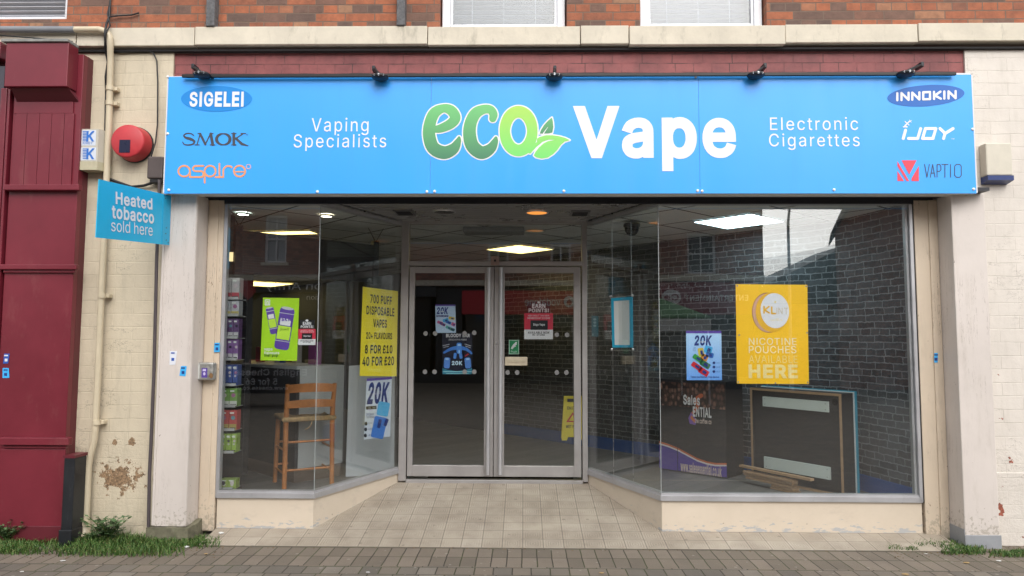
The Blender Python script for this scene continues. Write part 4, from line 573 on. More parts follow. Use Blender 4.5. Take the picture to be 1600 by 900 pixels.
# pilasters and posts
PB = at(270, 823, -.2).z
mb = MB(); mb.box(LX0, LX1, -.2, .05, PB, 2.615, .006); p = obj('pilaster', mb, M['pil'], bld)
mb = MB(); mb.box(LX0+.003, LX0+.02, -.206, -.2, PB+.01, 2.6, .002); mb.box(LX1-.022, LX1-.004, -.206, -.2, PB+.01, 2.6, .002); obj('edge_bead', mb, M['pil'], p)
mb = MB(); mb.prism([(LX0-.03, -.215), (LX0+.1, -.232), (LX1-.02, -.226), (LX1+.015, -.20), (LX1+.04, -.10), (LX1+.04, .0), (LX0-.03, .0)], -.03, [PB-.006, PB-.003, PB-.004, PB-.01, PB-.0, PB+.02, PB-.01])
obj('plinth_stone', mb, paint('mossy_stone', (.16, .15, .10), .9, .5, 14, .9, 30, dirt=.8, dirtcol=(.075, .10, .03, 1)), p)
mb = MB(); mb.box(RX0, RX1, -.2, .05, -.02, 2.615, .006); p = obj('pilaster', mb, M['pil'], bld)
mb = MB(); mb.box(RX0-.006, RX1+.006, -.208, -.198, -.02, at(1510, 836, -.2).z, .002); mb.box(RX0-.006, RX0, -.2, 0, -.02, at(1478, 826, -.1).z+.02, .002)
obj('base_flashing', mb, paint('grey_flashing', (.30, .31, .33), .6, .15, 6, .1, dirt=.4), p)
mb = MB(); mb.box(LX1+.001, A[0]-.012, -.012, .06, .03, 2.6, .004); mb.box(LX1+.012, LX1+.085, -.02, -.01, .04, 2.6, .002); obj('door_post', mb, M['post'], bld)
mb = MB(); mb.box(F_[0]+.015, RX0+.003, -.012, .06, .0, 2.6, .004); mb.box(RX0-.07, RX0-.002, -.022, -.01, .02, 2.6, .002); obj('door_post', mb, M['post'], bld)
# stall risers (they die into the rising entrance floor)
RT = .279
def offp(p, q, d):
    v = Vector((q[0]-p[0], q[1]-p[1])).normalized(); n = Vector((-v.y, v.x))*d; return n
def ribbon(mb, pts, th, z0, z1, fwd=0.0):
    """mitred slab following a plan polyline; camera-side face moved forward by fwd"""
    def off(i, d):
        ns = []
        for k in (i-1, i):
            if 0 <= k < len(pts)-1:
                v = Vector((pts[k+1][0]-pts[k][0], pts[k+1][1]-pts[k][1])).normalized(); ns.append(Vector((-v.y, v.x)))
        n = sum(ns, Vector((0, 0))); n = n.normalized(); n = n/max(.3, n.dot(ns[0])); return (pts[i][0]+n.x*d, pts[i][1]+n.y*d)
    f = [off(i, -fwd) for i in range(len(pts))]; b = [off(i, th) for i in range(len(pts))]
    for i in range(len(pts)-1): mb.prism([f[i], f[i+1], b[i+1], b[i]], z0, z1)
    return mb
Lp = [A, B, C]; Rp = [D_, E_, F_]
for pts in (Lp, Rp):
    obj('stall_riser', ribbon(MB(), pts, .12, -.02, RT, -.006), M['riser'], bld)
def frame_window(pts, lab):
    mb = MB()
    ribbon(mb, pts, .06, RT+.001, SILL-.018, .012); ribbon(mb, pts, .045, SILL-.018, SILL, .002)
    o = obj('shop_window', mb, M['alu'], bld); o['label'] = lab
    obj('head_frame', ribbon(MB(), pts, .05, GT, 2.60, .006), M['alu'], o); return o
wl = frame_window(Lp, 'left angled display window behind the chair'); wr = frame_window(Rp, 'right angled display window with the yellow poster')
mb = MB(); mb.box(A[0]-.011, A[0]+.016, -.008, .05, RT+.002, GT, .003); obj('jamb', mb, M['alu'], wl)
mb = MB(); mb.box(F_[0]-.022, F_[0]+.004, -.012, .05, RT+.002, GT, .003); obj('jamb', mb, M['alu'], wr); mb = MB(); mb.box(F_[0]-.045, F_[0]-.024, .01, .05, SILL, GT, .003); obj('inner_jamb', mb, M['alu'], wr)
mb = MB(); mb.box(F_[0]+.004, F_[0]+.0145, -.006, .05, RT, GT+.02); obj('black_gasket', mb, M['blackplastic'], wr)
def pane(a, b, par, z0=SILL, z1=GT, s=.008, e=.002):
    d = Vector((b[0]-a[0], b[1]-a[1])).normalized()*e
    return obj('glass_pane', MB().wallseg((a[0]+d.x, a[1]+d.y), (b[0]-d.x, b[1]-d.y), s, z0, z1), M['glass'], par)
pane(A, B, wl); pane(B, C, wl); pane(D_, E_, wr); pane(E_, F_, wr)
for q, par in ((B, wl), (E_, wr)):
    mb = MB(); mb.tube([(q[0], q[1]+.004, SILL), (q[0], q[1]+.004, GT)], .0028, 6); obj('glass_joint', mb, paint('silicone_joint', (.35, .38, .38), .3, .1, 5, 0), par)
# header band, soffits
mb = MB(); mb.box(A[0]-.15, F_[0]+.16, -.02, .12, 2.602, 2.70); obj('header', mb, M['darkmetal'], bld)
mb = MB(); mb.box(A[0]-.012, F_[0]+.014, -.014, -.0075, 2.572, 2.601); obj('header_trim', mb, M['darkmetal'], bld)
mb = MB(); mb.box(-2.72, 3.45, -.30, -.021, 2.615, 2.64); obj('sign_soffit', mb, M['darkmetal'], bld)
sof = obj('recess_soffit', MB().prism([(B[0]-.02, .125), (E_[0]+.02, .125), (D_[0]+.05, DY+.02), (C[0]-.05, DY+.02)], 2.632, 2.66), M['darkmetal'], bld)
mb = MB(); y = .13
while y < DY-.03:
    t = (y)/DY; xa = B[0]+(C[0]-B[0])*t+.012; xb = E_[0]+(D_[0]-E_[0])*t-.012
    mb.box(xa, xb, y, y+.075, 2.611, 2.631, .004); y += .098
obj('soffit_slats', mb, M['slat'], sof)
# ------------------------------------------------------------------ entrance doors
PD = front(DY)
def dz(py): return at(775, py, DY).z
def dx(px): return at(px, 560, DY).x
Z_HEAD0, Z_HEAD1, Z_TR0, Z_TR1, Z_TH = dz(350), dz(341), dz(416), dz(408.5), dz(746)
df = MB(); df.box(C[0]-.003, dx(637), DY-.02, DY+.07, rampz(DY), Z_HEAD1+.05, .004); df.box(dx(909.5), D_[0]+.003, DY-.02, DY+.07, rampz(DY), Z_HEAD1+.05, .004)
df.box(dx(637), dx(909.5), DY-.015, DY+.06, Z_HEAD0, Z_HEAD1+.05, .004); df.box(dx(637), dx(909.5), DY-.022, DY+.06, Z_TR0+.003, Z_TR1, .004)
df.box(dx(637), dx(909.5), DY-.02, DY+.07, rampz(DY)-.02, rampz(DY)+.012, .003)
dfr = obj('door_frame', df, M['alu_warm'], bld)
pane((dx(637), DY+.02), (dx(909.5), DY+.02), dfr, Z_TR1, Z_HEAD0)
mb = MB(); mb.box(dx(766.5), dx(779.5), DY-.035, DY-.0225, dz(415), dz(401), .003); o = obj('lock_plate', mb, paint('copper_lock_plate', (.34, .25, .22), .5, .2, 20, .1, metal=.4), dfr)
mb = MB(); mb.lathe([(.011, -.05), (.011, -.036)], (dx(773), DY, dz(408)), 'y', 16); obj('lock_cylinder', mb, M['blackplastic'], o)
def door(x0, x1, g0, g1, hx, lab):
    z0, z1 = dz(744.5), dz(417); gz0, gz1 = dz(727.5), dz(426.5)
    mb = MB(); mb.box(x0, g0, DY-.012, DY+.035, z0, z1, .003); mb.box(g1, x1, DY-.012, DY+.035, z0, z1, .003)
    mb.box(g0, g1, DY-.012, DY+.035, z0, gz0, .003); mb.box(g0, g1, DY-.012, DY+.035, gz1, z1, .003)
    d = obj('door', mb, M['alu_warm'], bld); d['label'] = lab
    pane((g0, DY+.008), (g1, DY+.008), d, gz0, gz1, e=0)
    mb = MB(); za, zb = dz(740), dz(419)
    mb.tube([(hx, DY-.06, za), (hx, DY-.06, zb)], .016, 12)
    for z in (za+.05, (za+zb)/2, zb-.05): mb.tube([(hx, DY-.012, z), (hx, DY-.05, z)], .009, 8)
    obj('push_handle', mb, M['alu'], d); return d
mid = dx(771.5)
dl = door(dx(638.5), mid-.003, dx(646.5), dx(757), dx(763.5), 'left glazed entrance door'); dr = door(mid+.003, dx(907.5), dx(788), dx(896.5), dx(782.5), 'right glazed entrance door')
mb = MB(); mb.lathe([(.012, -.022), (.014, -.0125)], (dx(775.5), DY, dz(536)), 'y', 14); obj('door_lock', mb, M['chrome'], dr)
dotm = flat('frosted_dot', (.20, .20, .20, 1))
PDg = front(DY+.0065)
for pts, d in (([(665, 521), (680, 521), (726, 521), (741, 520), (664, 581), (679, 581), (741, 581), (726, 581)], dl), ([(793, 582), (808, 582), (870, 582), (885, 582), (870, 523), (886, 523)], dr)):
    for q in pts: obj('dot_marking', MB().pxell(PDg, q[0], q[1], 3.5, 3.7, 0, .0, .0003, 20), dotm, d)
mb = MB(); mb.box(dx(789), dx(824), DY-.02, DY+.0065, dz(571), dz(557.5), .004); o = obj('letter_box', mb, paint('cream_letterbox', (.52, .45, .33), .5, .15, 20, .1), dr)
mb = MB(); mb.box(dx(793), dx(820), DY-.026, DY-.0205, dz(566.5), dz(562.5), .002); obj('flap', mb, paint('cream_letterbox_flap', (.45, .39, .28), .5, .15, 20, .1), o)
# upper windows
def upper_window(wx, z0, z1, tint):
    y0 = WY+.07
    mb = MB(); f = .075
    mb.box(wx[0]+.012, wx[0]+f, y0, y0+.06, z0, z1, .006); mb.box(wx[1]-f, wx[1]-.012, y0, y0+.06, z0, z1, .006); mb.box(wx[0]+f, wx[1]-f, y0, y0+.06, z0, z0+.055, .006); mb.box(wx[0]+f, wx[1]-f, y0, y0+.06, z1-.06, z1, .006)
    mb.box(wx[0]-.0, wx[1]+.0, WY+.005, y0+.0, z0, z0+.02, .004)
    o = obj('upper_window', mb, M['upvc'], bld)
    mb = MB(); i = f-.028
    mb.box(wx[0]+f+.001, wx[0]+f+.022, y0+.012, y0+.05, z0+.0565, z1-.062, .004); mb.box(wx[1]-f-.022, wx[1]-f-.001, y0+.012, y0+.05, z0+.0565, z1-.062, .004); mb.box(wx[0]+f+.022, wx[1]-f-.022, y0+.012, y0+.05, z0+.0565, z0+.077, .004)
    obj('inner_sash', mb, M['upvc'], o)
    mb = MB(); mb.box(wx[0]+f, wx[1]-f, y0+.03, y0+.036, z0+.055, z1-.06); obj('glass_pane', mb, M['glass_far'], o)
    mb = MB(); z = z0+.06
    while z < z1-.06:
        mb.obox(((wx[0]+wx[1])/2, y0+.11, z), (wx[1]-wx[0]-2*f, .034, .0016), Matrix.Rotation(R(-40), 3, 'X')); z += .040
    for q in (.2, .5, .8):
        xx = wx[0]+f+(wx[1]-wx[0]-2*f)*q; mb.box(xx-.002, xx+.002, y0+.09, y0+.093, z0+.06, z1-.06)
    obj('venetian_blind', mb, paint('blind_slat', (.24, .28, .36) if tint else (.14, .18, .28), .45, .05, 4, 0), o)
    mb = MB(); mb.box(wx[0], wx[1], y0+.3, y0+.32, z0-.05, z1); obj('room_lining', mb, paint('room_grey', (.10, .11, .13), .9, .1, 3, 0), o)
upper_window(w1, WB, WT, True); upper_window(w2, WB, WT, False)
# grille in the left opening
mb = MB(); y0 = WY+.03
mb.box(w0[0], w0[1]-.004, y0, y0+.05, ZG-.018, ZG+.012, .004); mb.box(w0[1]-.035, w0[1]-.004, y0-.002, y0+.05, ZG, WT, .004)
o = obj('louvre_vent', mb, M['upvc'], bld)
mb = MB(); z = ZG+.02
while z < WT:
    mb.obox(((w0[0]+w0[1])/2-.017, y0+.03, z), (w0[1]-w0[0]-.045, .042, .006), Matrix.Rotation(R(-38), 3, 'X')); z += .036
obj('louvre_blades', mb, paint('louvre_metal', (.55, .56, .60), .4, .1, 5, 0), o)
mb = MB(); mb.box(w0[0], w0[1], y0+.07, y0+.09, ZG-.02, WT); obj('louvre_backing', mb, M['darkmetal'], o)
# ------------------------------------------------------------------ interior of the shop
def floor_mat():
    n = NT('grey_wood_floor'); o = n.sep()
    a = R(-47); u = n.math('ADD', n.math('MULTIPLY', o[0], math.cos(a)), n.math('MULTIPLY', o[1], -math.sin(a))); v = n.math('ADD', n.math('MULTIPLY', o[0], math.sin(a)), n.math('MULTIPLY', o[1], math.cos(a)))
    b = n.n('ShaderNodeTexBrick', offset=.37); b.inputs['Scale'].default_value = 1; b.inputs['Brick Width'].default_value = 1.2; b.inputs['Row Height'].default_value = .16; b.inputs['Mortar Size'].default_value = .002
    b.inputs['Color1'].default_value = (0, 0, 0, 1); b.inputs['Color2'].default_value = (1, 1, 1, 1); n.link(n.comb(u, v), b.inputs['Vector'])
    c = n.ramp(b.outputs['Color'], [(0, (.125, .12, .117)), (1, (.19, .182, .175))])
    c = n.mix(n.maprange(n.noise(9, 6, .7, n.vmul(n.comb(u, v), (.25, 3, 1))), .35, .7, 0, .5), c, (.09, .085, .08, 1)); c = n.mix(b.outputs['Fac'], c, (.05, .05, .05, 1))
    return n.fin(c, .42)
def ceiling_mat():
    n = NT('ceiling_tiles'); o = n.sep(); a = R(43); s = .6
    u = n.math('ADD', n.math('MULTIPLY', o[0], math.cos(a)), n.math('MULTIPLY', o[1], math.sin(a))); v = n.math('SUBTRACT', n.math('MULTIPLY', o[1], math.cos(a)), n.math('MULTIPLY', o[0], math.sin(a)))
    gx = n.math('ABSOLUTE', n.math('SUBTRACT', n.math('FRACT', n.math('DIVIDE', u, s)), .5)); gy = n.math('ABSOLUTE', n.math('SUBTRACT', n.math('FRACT', n.math('DIVIDE', v, s)), .5))
    g = n.math('GREATER_THAN', n.math('MAXIMUM', gx, gy), .48)
    c = n.mix(n.noise(3, 3), (.70, .71, .70, 1), (.78, .79, .78, 1)); c = n.mix(g, c, (.10, .10, .10, 1))
    return n.fin(c, .85)
def stone_mat():
    """printed brick wallpaper: charcoal bricks, pale joints"""
    n = NT('charcoal_brick_wallpaper'); o = n.sep(); uvn = n.n('ShaderNodeAttribute', attribute_name='run'); v = n.comb(uvn.outputs['Fac'], o[2])
    wob = n.noise(12, 5, .7, out=1)
    vv = n.n('ShaderNodeVectorMath', operation='MULTIPLY_ADD'); n.link(wob, vv.inputs[0]); vv.inputs[1].default_value = (.05, .034, 0); n.link(v, vv.inputs[2])
    b = n.n('ShaderNodeTexBrick', offset=.5, squash=.55, squash_frequency=3); b.inputs['Scale'].default_value = 1; b.inputs['Brick Width'].default_value = .205; b.inputs['Row Height'].default_value = .058
    b.inputs['Mortar Size'].default_value = .0062; b.inputs['Mortar Smooth'].default_value = .6
    b.inputs['Color1'].default_value = (0, 0, 0, 1); b.inputs['Color2'].default_value = (1, 1, 1, 1); n.link(vv.outputs[0], b.inputs['Vector'])
    c = n.ramp(b.outputs['Color'], [(0, (.030, .034, .040)), (.5, (.050, .055, .064)), (1, (.085, .091, .103))])
    c = n.mix(n.maprange(n.noise(22, 7, .75), .45, .75, 0, .5), c, (.15, .165, .185, 1))
    c = n.mix(n.math('MULTIPLY', b.outputs['Fac'], n.maprange(n.noise(11, 5, .7), .3, .65, .5, .95)), c, (.30, .315, .335, 1))
    return n.fin(c, .7)
room = [(3.10, .07), (2.90, .90), (-5.6, 10.04), (-9.6, 7.4), (-2.6, .75), (-2.6, .07)]
mb = MB(); fl = [(A[0], .05), (B[0]-.02, .05), (C[0], DY+.08), (D_[0], DY+.08), (E_[0]+.02, .05), (3.2, .05), (3.2, 1), (-5.5, 10.2), (-10, 7.6), (-2.8, .8), (-2.8, .05)]
mb.prism(fl, FZ-.05, FZ); struct('shop_floor', mb, floor_mat())
mb = MB(); mb.prism([(A[0]-.4, .14), (B[0]-.02, .14), (C[0]-.02, DY+.075), (D_[0]+.02, DY+.075), (E_[0]+.02, .14), (3.2, .14), (3.2, 1), (-5.5, 10.2), (-10, 7.6), (-2.8, .8)], CZ+.005, CZ+.06)
obj('ceiling', mb, ceiling_mat(), bld)
def inner_wall(pts, mat, name, z0=FZ-.02, z1=CZ+.03, th=.08):
    """thin wall following a plan polyline, with the running length stored for the pattern"""
    vs = []; fs = []; run = []; L = 0
    for i, p in enumerate(pts):
        if i: L += math.hypot(p[0]-pts[i-1][0], p[1]-pts[i-1][1])
        vs += [(p[0], p[1], z0), (p[0], p[1], z1)]; run += [L, L]
    for i in range(len(pts)-1): fs.append([2*i, 2*i+1, 2*i+3, 2*i+2])
    FLATNAMES.add(name)
    o = obj(name, MB().add(vs, fs), mat, bld)
    at_ = o.data.attributes.new('run', 'FLOAT', 'POINT'); at_.data.foreach_set('value', run)
    return o
# corner eased with a few segments, as the paper bends round it
rw = [(3.10, .07), (2.955, .68), (2.925, .80), (2.86, .93), (2.76, 1.06)]
for t in np.linspace(1.2, 3.45, 6): rw.append((2.90-.93*t, .90+t))
inner_wall(rw, stone_mat(), 'brick_paper_wall')
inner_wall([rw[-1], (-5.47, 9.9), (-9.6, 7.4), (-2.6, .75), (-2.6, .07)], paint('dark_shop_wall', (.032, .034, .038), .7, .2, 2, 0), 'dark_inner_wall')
mb = MB(); sk_ = [(p[0]-.006, p[1]-.006) for p in rw]
for i in range(len(sk_)-1): mb.add([(sk_[i][0], sk_[i][1], FZ), (sk_[i+1][0], sk_[i+1][1], FZ), (sk_[i+1][0], sk_[i+1][1], FZ+.135), (sk_[i][0], sk_[i][1], FZ+.135), (rw[i][0], rw[i][1], FZ+.14), (rw[i+1][0], rw[i+1][1], FZ+.14)], [[0, 1, 2, 3], [3, 2, 5, 4]])
obj('blue_skirting', mb, flat('blue_gloss_skirting', (.016, .085, .32, 1), .35), bld)
# backs of the display bays and doormat
mb = MB(); mb.box(C[0]+.25, D_[0]-.12, DY+.12, DY+.72, FZ+.001, FZ+.013, .004); solo('doormat', mb, paint('dark_coir', (.018, .018, .019), .95, .4, 60, .6, 90), 'dark rectangular doormat just inside the glazed doors', 'doormat')
# ceiling lights
def light_quad(name, c, half, mat, label, group, ang=R(43), z=CZ, asp=1.0):
    o = thing(name, label, 'ceiling light', (c.x, c.y, z), group)
    r = Matrix.Rotation(ang, 3, 'Z')
    mb = MB(); mb.obox((c.x, c.y, z-.002), (2*half, 2*half*asp, .008), r); obj('diffuser', mb, mat, o)
    mb = MB(); t = .012
    for sx, sy in ((1, 0), (-1, 0), (0, 1), (0, -1)):
        cc = Vector((c.x, c.y, z-.003))+r @ Vector((sx*(half+t/2), sy*(half*asp+t/2), 0))
        mb.obox(cc, (t if sx else 2*half+2*t, t if sy else 2*half*asp, .012), r)
    obj('frame', mb, M['upvc'], o); return o
cool = emit('cool_led', (.70, .95, 1.0), 6); warm = emit('warm_led', (1.0, .78, .28), 2.6)
light_quad('ceiling_light', atz(1154, 345.5, CZ), .29, cool, 'square cool white light panel above the right display window', 'light panels in the shop ceiling')
light_quad('ceiling_light', atz(812, 389, CZ), .29, warm, 'square yellowish light panel seen through the glass over the doors', 'light panels in the shop ceiling')
light_quad('ceiling_light', atz(431, 363.5, CZ), .42, warm, 'long yellowish light strip behind the left window', 'light panels in the shop ceiling', R(-9), CZ, .24)
light_quad('ceiling_light', atz(400, 443, CZ), .55, warm, 'farthest yellowish light panel deep behind the lime poster', 'light panels in the shop ceiling', R(43), CZ)
spot_e = emit('spot_led', (.90, 1.0, .90), 5.0); spot_w = emit('warm_spot_led', (1.0, .90, .66), 5.0)
for (px, py, mt, lab) in ((380, 333, spot_e, 'small greenish white spot light above the vape pack rack'), (510, 336, spot_w, 'small warm spot light above the yellow price poster')):
    c = atz(px, py, CZ); o = thing('spot_light', lab, 'spot light', c, 'spot lights in the shop ceiling')
    mb = MB(); mb.lathe([(.045, -.012), (.045, -.004)], c, 'z', 20); obj('lamp', mb, mt, o)
    mb = MB(); mb.lathe([(.047, -.014), (.06, -.01), (.062, .0)], c, 'z', 24, caps=False); obj('rim', mb, M['upvc'], o)
# lit picture box at far left
mb = MB(); Pl = front(.42); mb.pxrect(Pl, 346, 394, 367.5, 408, 0, .02); solo('light_box', mb, emit('lit_yellow_box', (1.0, .80, .40), .75), 'small glowing yellow box at the upper left of the window', 'light box')
# downlights and vents in the entrance soffit
for (px, py, lit, lab) in ((694, 330.5, 0, 'unlit round downlight in the slatted entrance ceiling'), (839, 331.5, 1, 'glowing orange downlight in the slatted entrance ceiling')):
    c = atz(px, py, 2.611); o = thing('downlight', lab, 'downlight', c, 'downlights in the entrance ceiling')
    mb = MB(); mb.lathe([(.088, -.008), (.10, -.012), (.105, -.001)], c, 'z', 30, caps=False); obj('rim', mb, M['alu'], o)
    mb = MB(); mb.lathe([(.0875, -.0065), (.0875, -.001)], c, 'z', 30); obj('lamp', mb, emit('orange_lamp', (1.0, .36, .07), .55) if lit else paint('dull_lamp_glass', (.05, .05, .055), .3, .2, 20, 0), o)
for (px, py, lab) in ((632, 331, 'grey square vent left of the unlit downlight'), (906, 332, 'grey square vent right of the orange downlight')):
    c = atz(px, py, 2.611); o = thing('ceiling_vent', lab, 'vent', c, 'vents in the entrance ceiling')
    mb = MB(); mb.box(c.x-.085, c.x+.085, c.y-.11, c.y+.11, 2.598, 2.6105, .004); obj('vent_plate', mb, paint('vent_grey', (.13, .13, .14), .4, .1, 6, 0), o)
    mb = MB()
    for k in range(5): mb.box(c.x-.065, c.x+.065, c.y-.085+k*.04, c.y-.07+k*.04, 2.594, 2.5975)
    obj('vent_slot', mb, M['darkmetal'], o)
# transom details: faint air vent and speaker disc on the ceiling
c = atz(772, 357, CZ); mb = MB(); mb.box(c.x-.3, c.x+.3, c.y-.12, c.y+.12, CZ-.05, CZ+.001, .01); solo('air_curtain', mb, paint('grey_unit', (.22, .23, .23), .5, .1, 4, 0), 'long grey heater unit on the ceiling above the doors', 'heater')
c = atz(835, 361.5, CZ); mb = MB(); mb.lathe([(.09, -.02), (.11, -.01), (.11, 0)], c, 'z', 24); solo('smoke_detector', mb, M['batten'], 'round pale detector on the ceiling behind the transom glass', 'detector')
# dome camera
c = atz(987, 346, CZ); cb = at(987, 358, c.y)
o = thing('dome_camera', 'black dome camera hanging from the ceiling in the right window', 'camera', (c.x, c.y, CZ))
mb = MB(); mb.tube([(c.x, c.y, CZ), (c.x, c.y, cb.z+.05)], .012, 8); obj('drop_rod', mb, M['blackplastic'], o)
mb = MB(); mb.lathe([(.075, .05), (.078, .035), (.075, .02)], (c.x, c.y, cb.z), 'z', 24); obj('housing', mb, M['blackplastic'], o)
mb = MB(); mb.lathe([(.068, .02), (.062, -.02), (.045, -.048), (.02, -.062), (.004, -.065)], (c.x, c.y, cb.z), 'z', 24); obj('dome', mb, paint('smoked_dome', (.015, .015, .018), .08, .05, 5, 0), o)
# hanging price frame on two wires
PF = Plane((at(955, 505, .62).x, .62), (at(989, 505, .40).x, .40))
o = thing('card_holder', 'blank white card in a cyan frame hanging on wires in the right splayed window', 'display frame', PF.hit(972, 545))
mb = MB(); q = [(955, 466), (988, 463.5), (989, 543), (957, 543)]
mb.pxpoly(PF, [(959, 470.5), (983.5, 469), (984.5, 539), (960.5, 539)][::-1], 0, .003); obj('card', mb, flat('white_card', (.62, .66, .65, 1)), o)
inn = [(959, 470.5), (983.5, 469), (984.5, 539), (960.5, 539)]
mb = MB()
for i in range(4): mb.pxpoly(PF, [q[i], inn[i], inn[(i+1) % 4], q[(i+1) % 4]], .002, .006)
obj('border', mb, flat('cyan_border', (.012, .33, .52, 1)), o)
mb = MB()
for px, top in ((957.5, 336), (987.5, 330)):
    b = PF.hit(px, 545); obj('wire', MB().tube([(b.x, b.y, CZ), (b.x, b.y, FZ+.02)], .0016, 5), M['chrome'], o)
for px, py in ((954, 463), (988, 462), (956, 546), (989, 546)):
    b = PF.hit(px, py); obj('clamp', MB().obox(b, (.018, .018, .018), None, .003), M['chrome'], o)
a_, b_ = PF.hit(953, 466), PF.hit(988, 461.5); obj('crossbar', MB().tube([a_, b_], .0022, 6), M['chrome'], o); a_, b_ = PF.hit(955, 547), PF.hit(989, 547); obj('crossbar', MB().tube([a_, b_], .0022, 6), M['chrome'], o)
PS = Plane(D_, E_); PS2 = Plane((C[0], C[1]), (C[0]+1, C[1])); PSL = Plane(B, C)
def inside(P, d):
    Q = Plane.__new__(Plane); Q.p = P.p-P.N*d; Q.N = P.N; Q.U = P.U; Q.V = P.V; return Q
PFR = front(.024); PDR = front(DY+.034); PSL_i = inside(PSL, .024); PSR_i = inside(PS, .024)
# small teal notice by the door
P = PSR_i; mb = MB(); mb.pxpoly(P, [(924, 493), (935, 494), (935, 526), (924.5, 526)][::-1], 0, .0008)
o = solo('notice_sticker', mb, flat('teal_sticker', (.012, .15, .20, 1)), 'small teal notice stuck inside the splayed glass right of the doors', 'sticker')
ptl = flat('pale_teal', (.25, .45, .5, 1))
for k in range(3): obj('printed_mark', MB().pxell(P, 929.5, 499+k*5, 2.2, 1.8, 0, .0015), ptl, o)
obj('printed_mark', MB().pxrect(P, 925.5, 521, 927.5, 524.5, .0015), ptl, o)

# ------------------------------------------------------------------ chair
ch = thing('wooden_chair', 'tall wooden ladder back chair with woven rush seat behind the left window', 'chair', (-1.97, .89, FZ))
rz = Matrix.Rotation(R(30), 3, 'Z')
def cp(x, y, z): return Vector((-1.97, .89, FZ))+rz @ Vector((x, y, z))
SH = .585
def leg(pts, r): return MB().tube([cp(*p) for p in pts], r, 12)
for sx in (-1, 1):
    obj('leg', leg([(sx*.205, -.20, 0), (sx*.20, -.185, SH), (sx*.20, -.20, SH+.15), (sx*.205, -.235, .90)], [.020, .023, .022, .018]), M['wood'], ch)
    obj('leg', leg([(sx*.21, .19, 0), (sx*.195, .175, SH-.01)], [.019, .022]), M['wood'], ch)
    for z in (.13, .33): obj('stretcher', leg([(sx*.204, -.19, z), (sx*.207, .185, z)], .009), M['wood'], ch)
for z in (.16, .40): obj('stretcher', leg([(-.2, -.19, z), (.2, -.19, z)], .010), M['wood'], ch)
for z in (.16, .36): obj('stretcher', leg([(-.2, .182, z), (.2, .182, z)], .010), M['wood'], ch)
def slat(z, h):
    mb = MB(); n = 9; vs = []; fs = []
    for i in range(n):
        s = -1+2*i/(n-1); x = .195*s; y = -.205-.03*(z-SH)/.3-.022*(1-s*s); arch = .012*(1-s*s)
        for (dy, dz_) in ((-.008, -h/2+arch*.4), (.008, -h/2+arch*.4), (.008, h/2+arch), (-.008, h/2+arch)): vs.append(cp(x, y+dy, z+dz_))
    for i in range(n-1):
        for j in range(4): fs.append([i*4+j, i*4+(j+1) % 4, (i+1)*4+(j+1) % 4, (i+1)*4+j])
    return mb.add(vs, fs+[[0, 1, 2, 3], [4*n-4, 4*n-3, 4*n-2, 4*n-1]])
obj('back_rail', slat(.862, .068), M['wood'], ch); obj('back_rail', slat(.725, .062), M['wood'], ch)
mb = MB()  # rush seat: four woven triangles, thick rolled rim
for k in range(9):
    s = 1-k*.105; z = SH+.012-.010*math.sin(k/8*math.pi)+.004*k/8
    pts = [cp(sx*.215*s, -.005+sy*.20*s, z) for sx, sy in ((-1, -1), (1, -1), (1, 1), (-1, 1), (-1, -1))]
    mb.tube(pts, .022 if k == 0 else .0135, 8)
mb.obox(cp(0, 0, SH), (.36, .34, .016), rz); obj('seat', mb, M['rush'], ch)
mb = MB(); mb.tube([cp(.02, -.2, SH-.01), cp(.0, -.235, SH-.05), cp(-.03, -.24, SH-.07), cp(-.05, -.235, SH-.075)], .004, 6); obj('loose_strand', mb, M['rush'], ch)
# ------------------------------------------------------------------ counter with white end panel
cdv = Vector((-.73, .68)); cn = Vector((.68, .73))   # along, out to the shop floor
c0 = Vector((-1.72, 1.28)); ct = thing('display_counter', 'long white glass fronted counter running back from a white end panel', 'counter', (c0.x, c0.y, FZ))
def cpl(a, b): q = c0+cdv*a-cn*b; return (q.x, q.y)
PW = Plane((at(543, 650, 1.2).x, 1.22), (at(616, 650, 1.34).x, 1.34))
mb = MB(); mb.pxpoly(PW, [(545.5, 572), (617, 566), (616, 735), (540, 748)][::-1], 0, .03); obj('end_panel', mb, paint('grey_white_laminate', (.55, .59, .61), .35, .06, 3, 0), ct)
Cw = paint('counter_white', (.42, .44, .44), .35, .08, 3, 0)
CT = 1.255; LEN = 5.5
obj('worktop', MB().prism([cpl(0, 0), cpl(LEN, 0), cpl(LEN, .5), cpl(0, .5)], CT-.03, CT), Cw, ct)
obj('plinth', MB().prism([cpl(0, .02), cpl(LEN, .02), cpl(LEN, .5), cpl(0, .5)], FZ, FZ+.12), paint('counter_plinth', (.12, .09, .07), .5, .1, 4, 0), ct)
obj('back_panel', MB().prism([cpl(0, .47), cpl(LEN, .47), cpl(LEN, .5), cpl(0, .5)], FZ+.12, CT-.03), paint('counter_back', (.035, .036, .04), .6, .2, 4, 0), ct)
for z in (FZ+.14, FZ+.42, FZ+.72): obj('shelf', MB().prism([cpl(.01, .02), cpl(LEN, .02), cpl(LEN, .465), cpl(.01, .465)], z, z+.014), Cw, ct)
for a in (.0, 1.1, 2.2, 3.3, 4.4): obj('upright', MB().prism([cpl(a, .0), cpl(a+.03, .0), cpl(a+.03, .465), cpl(a, .465)], FZ+.12, CT-.031), Cw, ct)
cols = [(.30, .02, .03), (.05, .16, .03), (.40, .30, .04), (.03, .07, .25), (.35, .33, .32), (.22, .05, .20), (.28, .12, .04)]
names = ['red', 'green', 'yellow', 'blue', 'white', 'purple', 'orange']
pk = 0; pmats = [flat('carton_'+nm, (*c, 1)) for c, nm in zip(cols, names)]
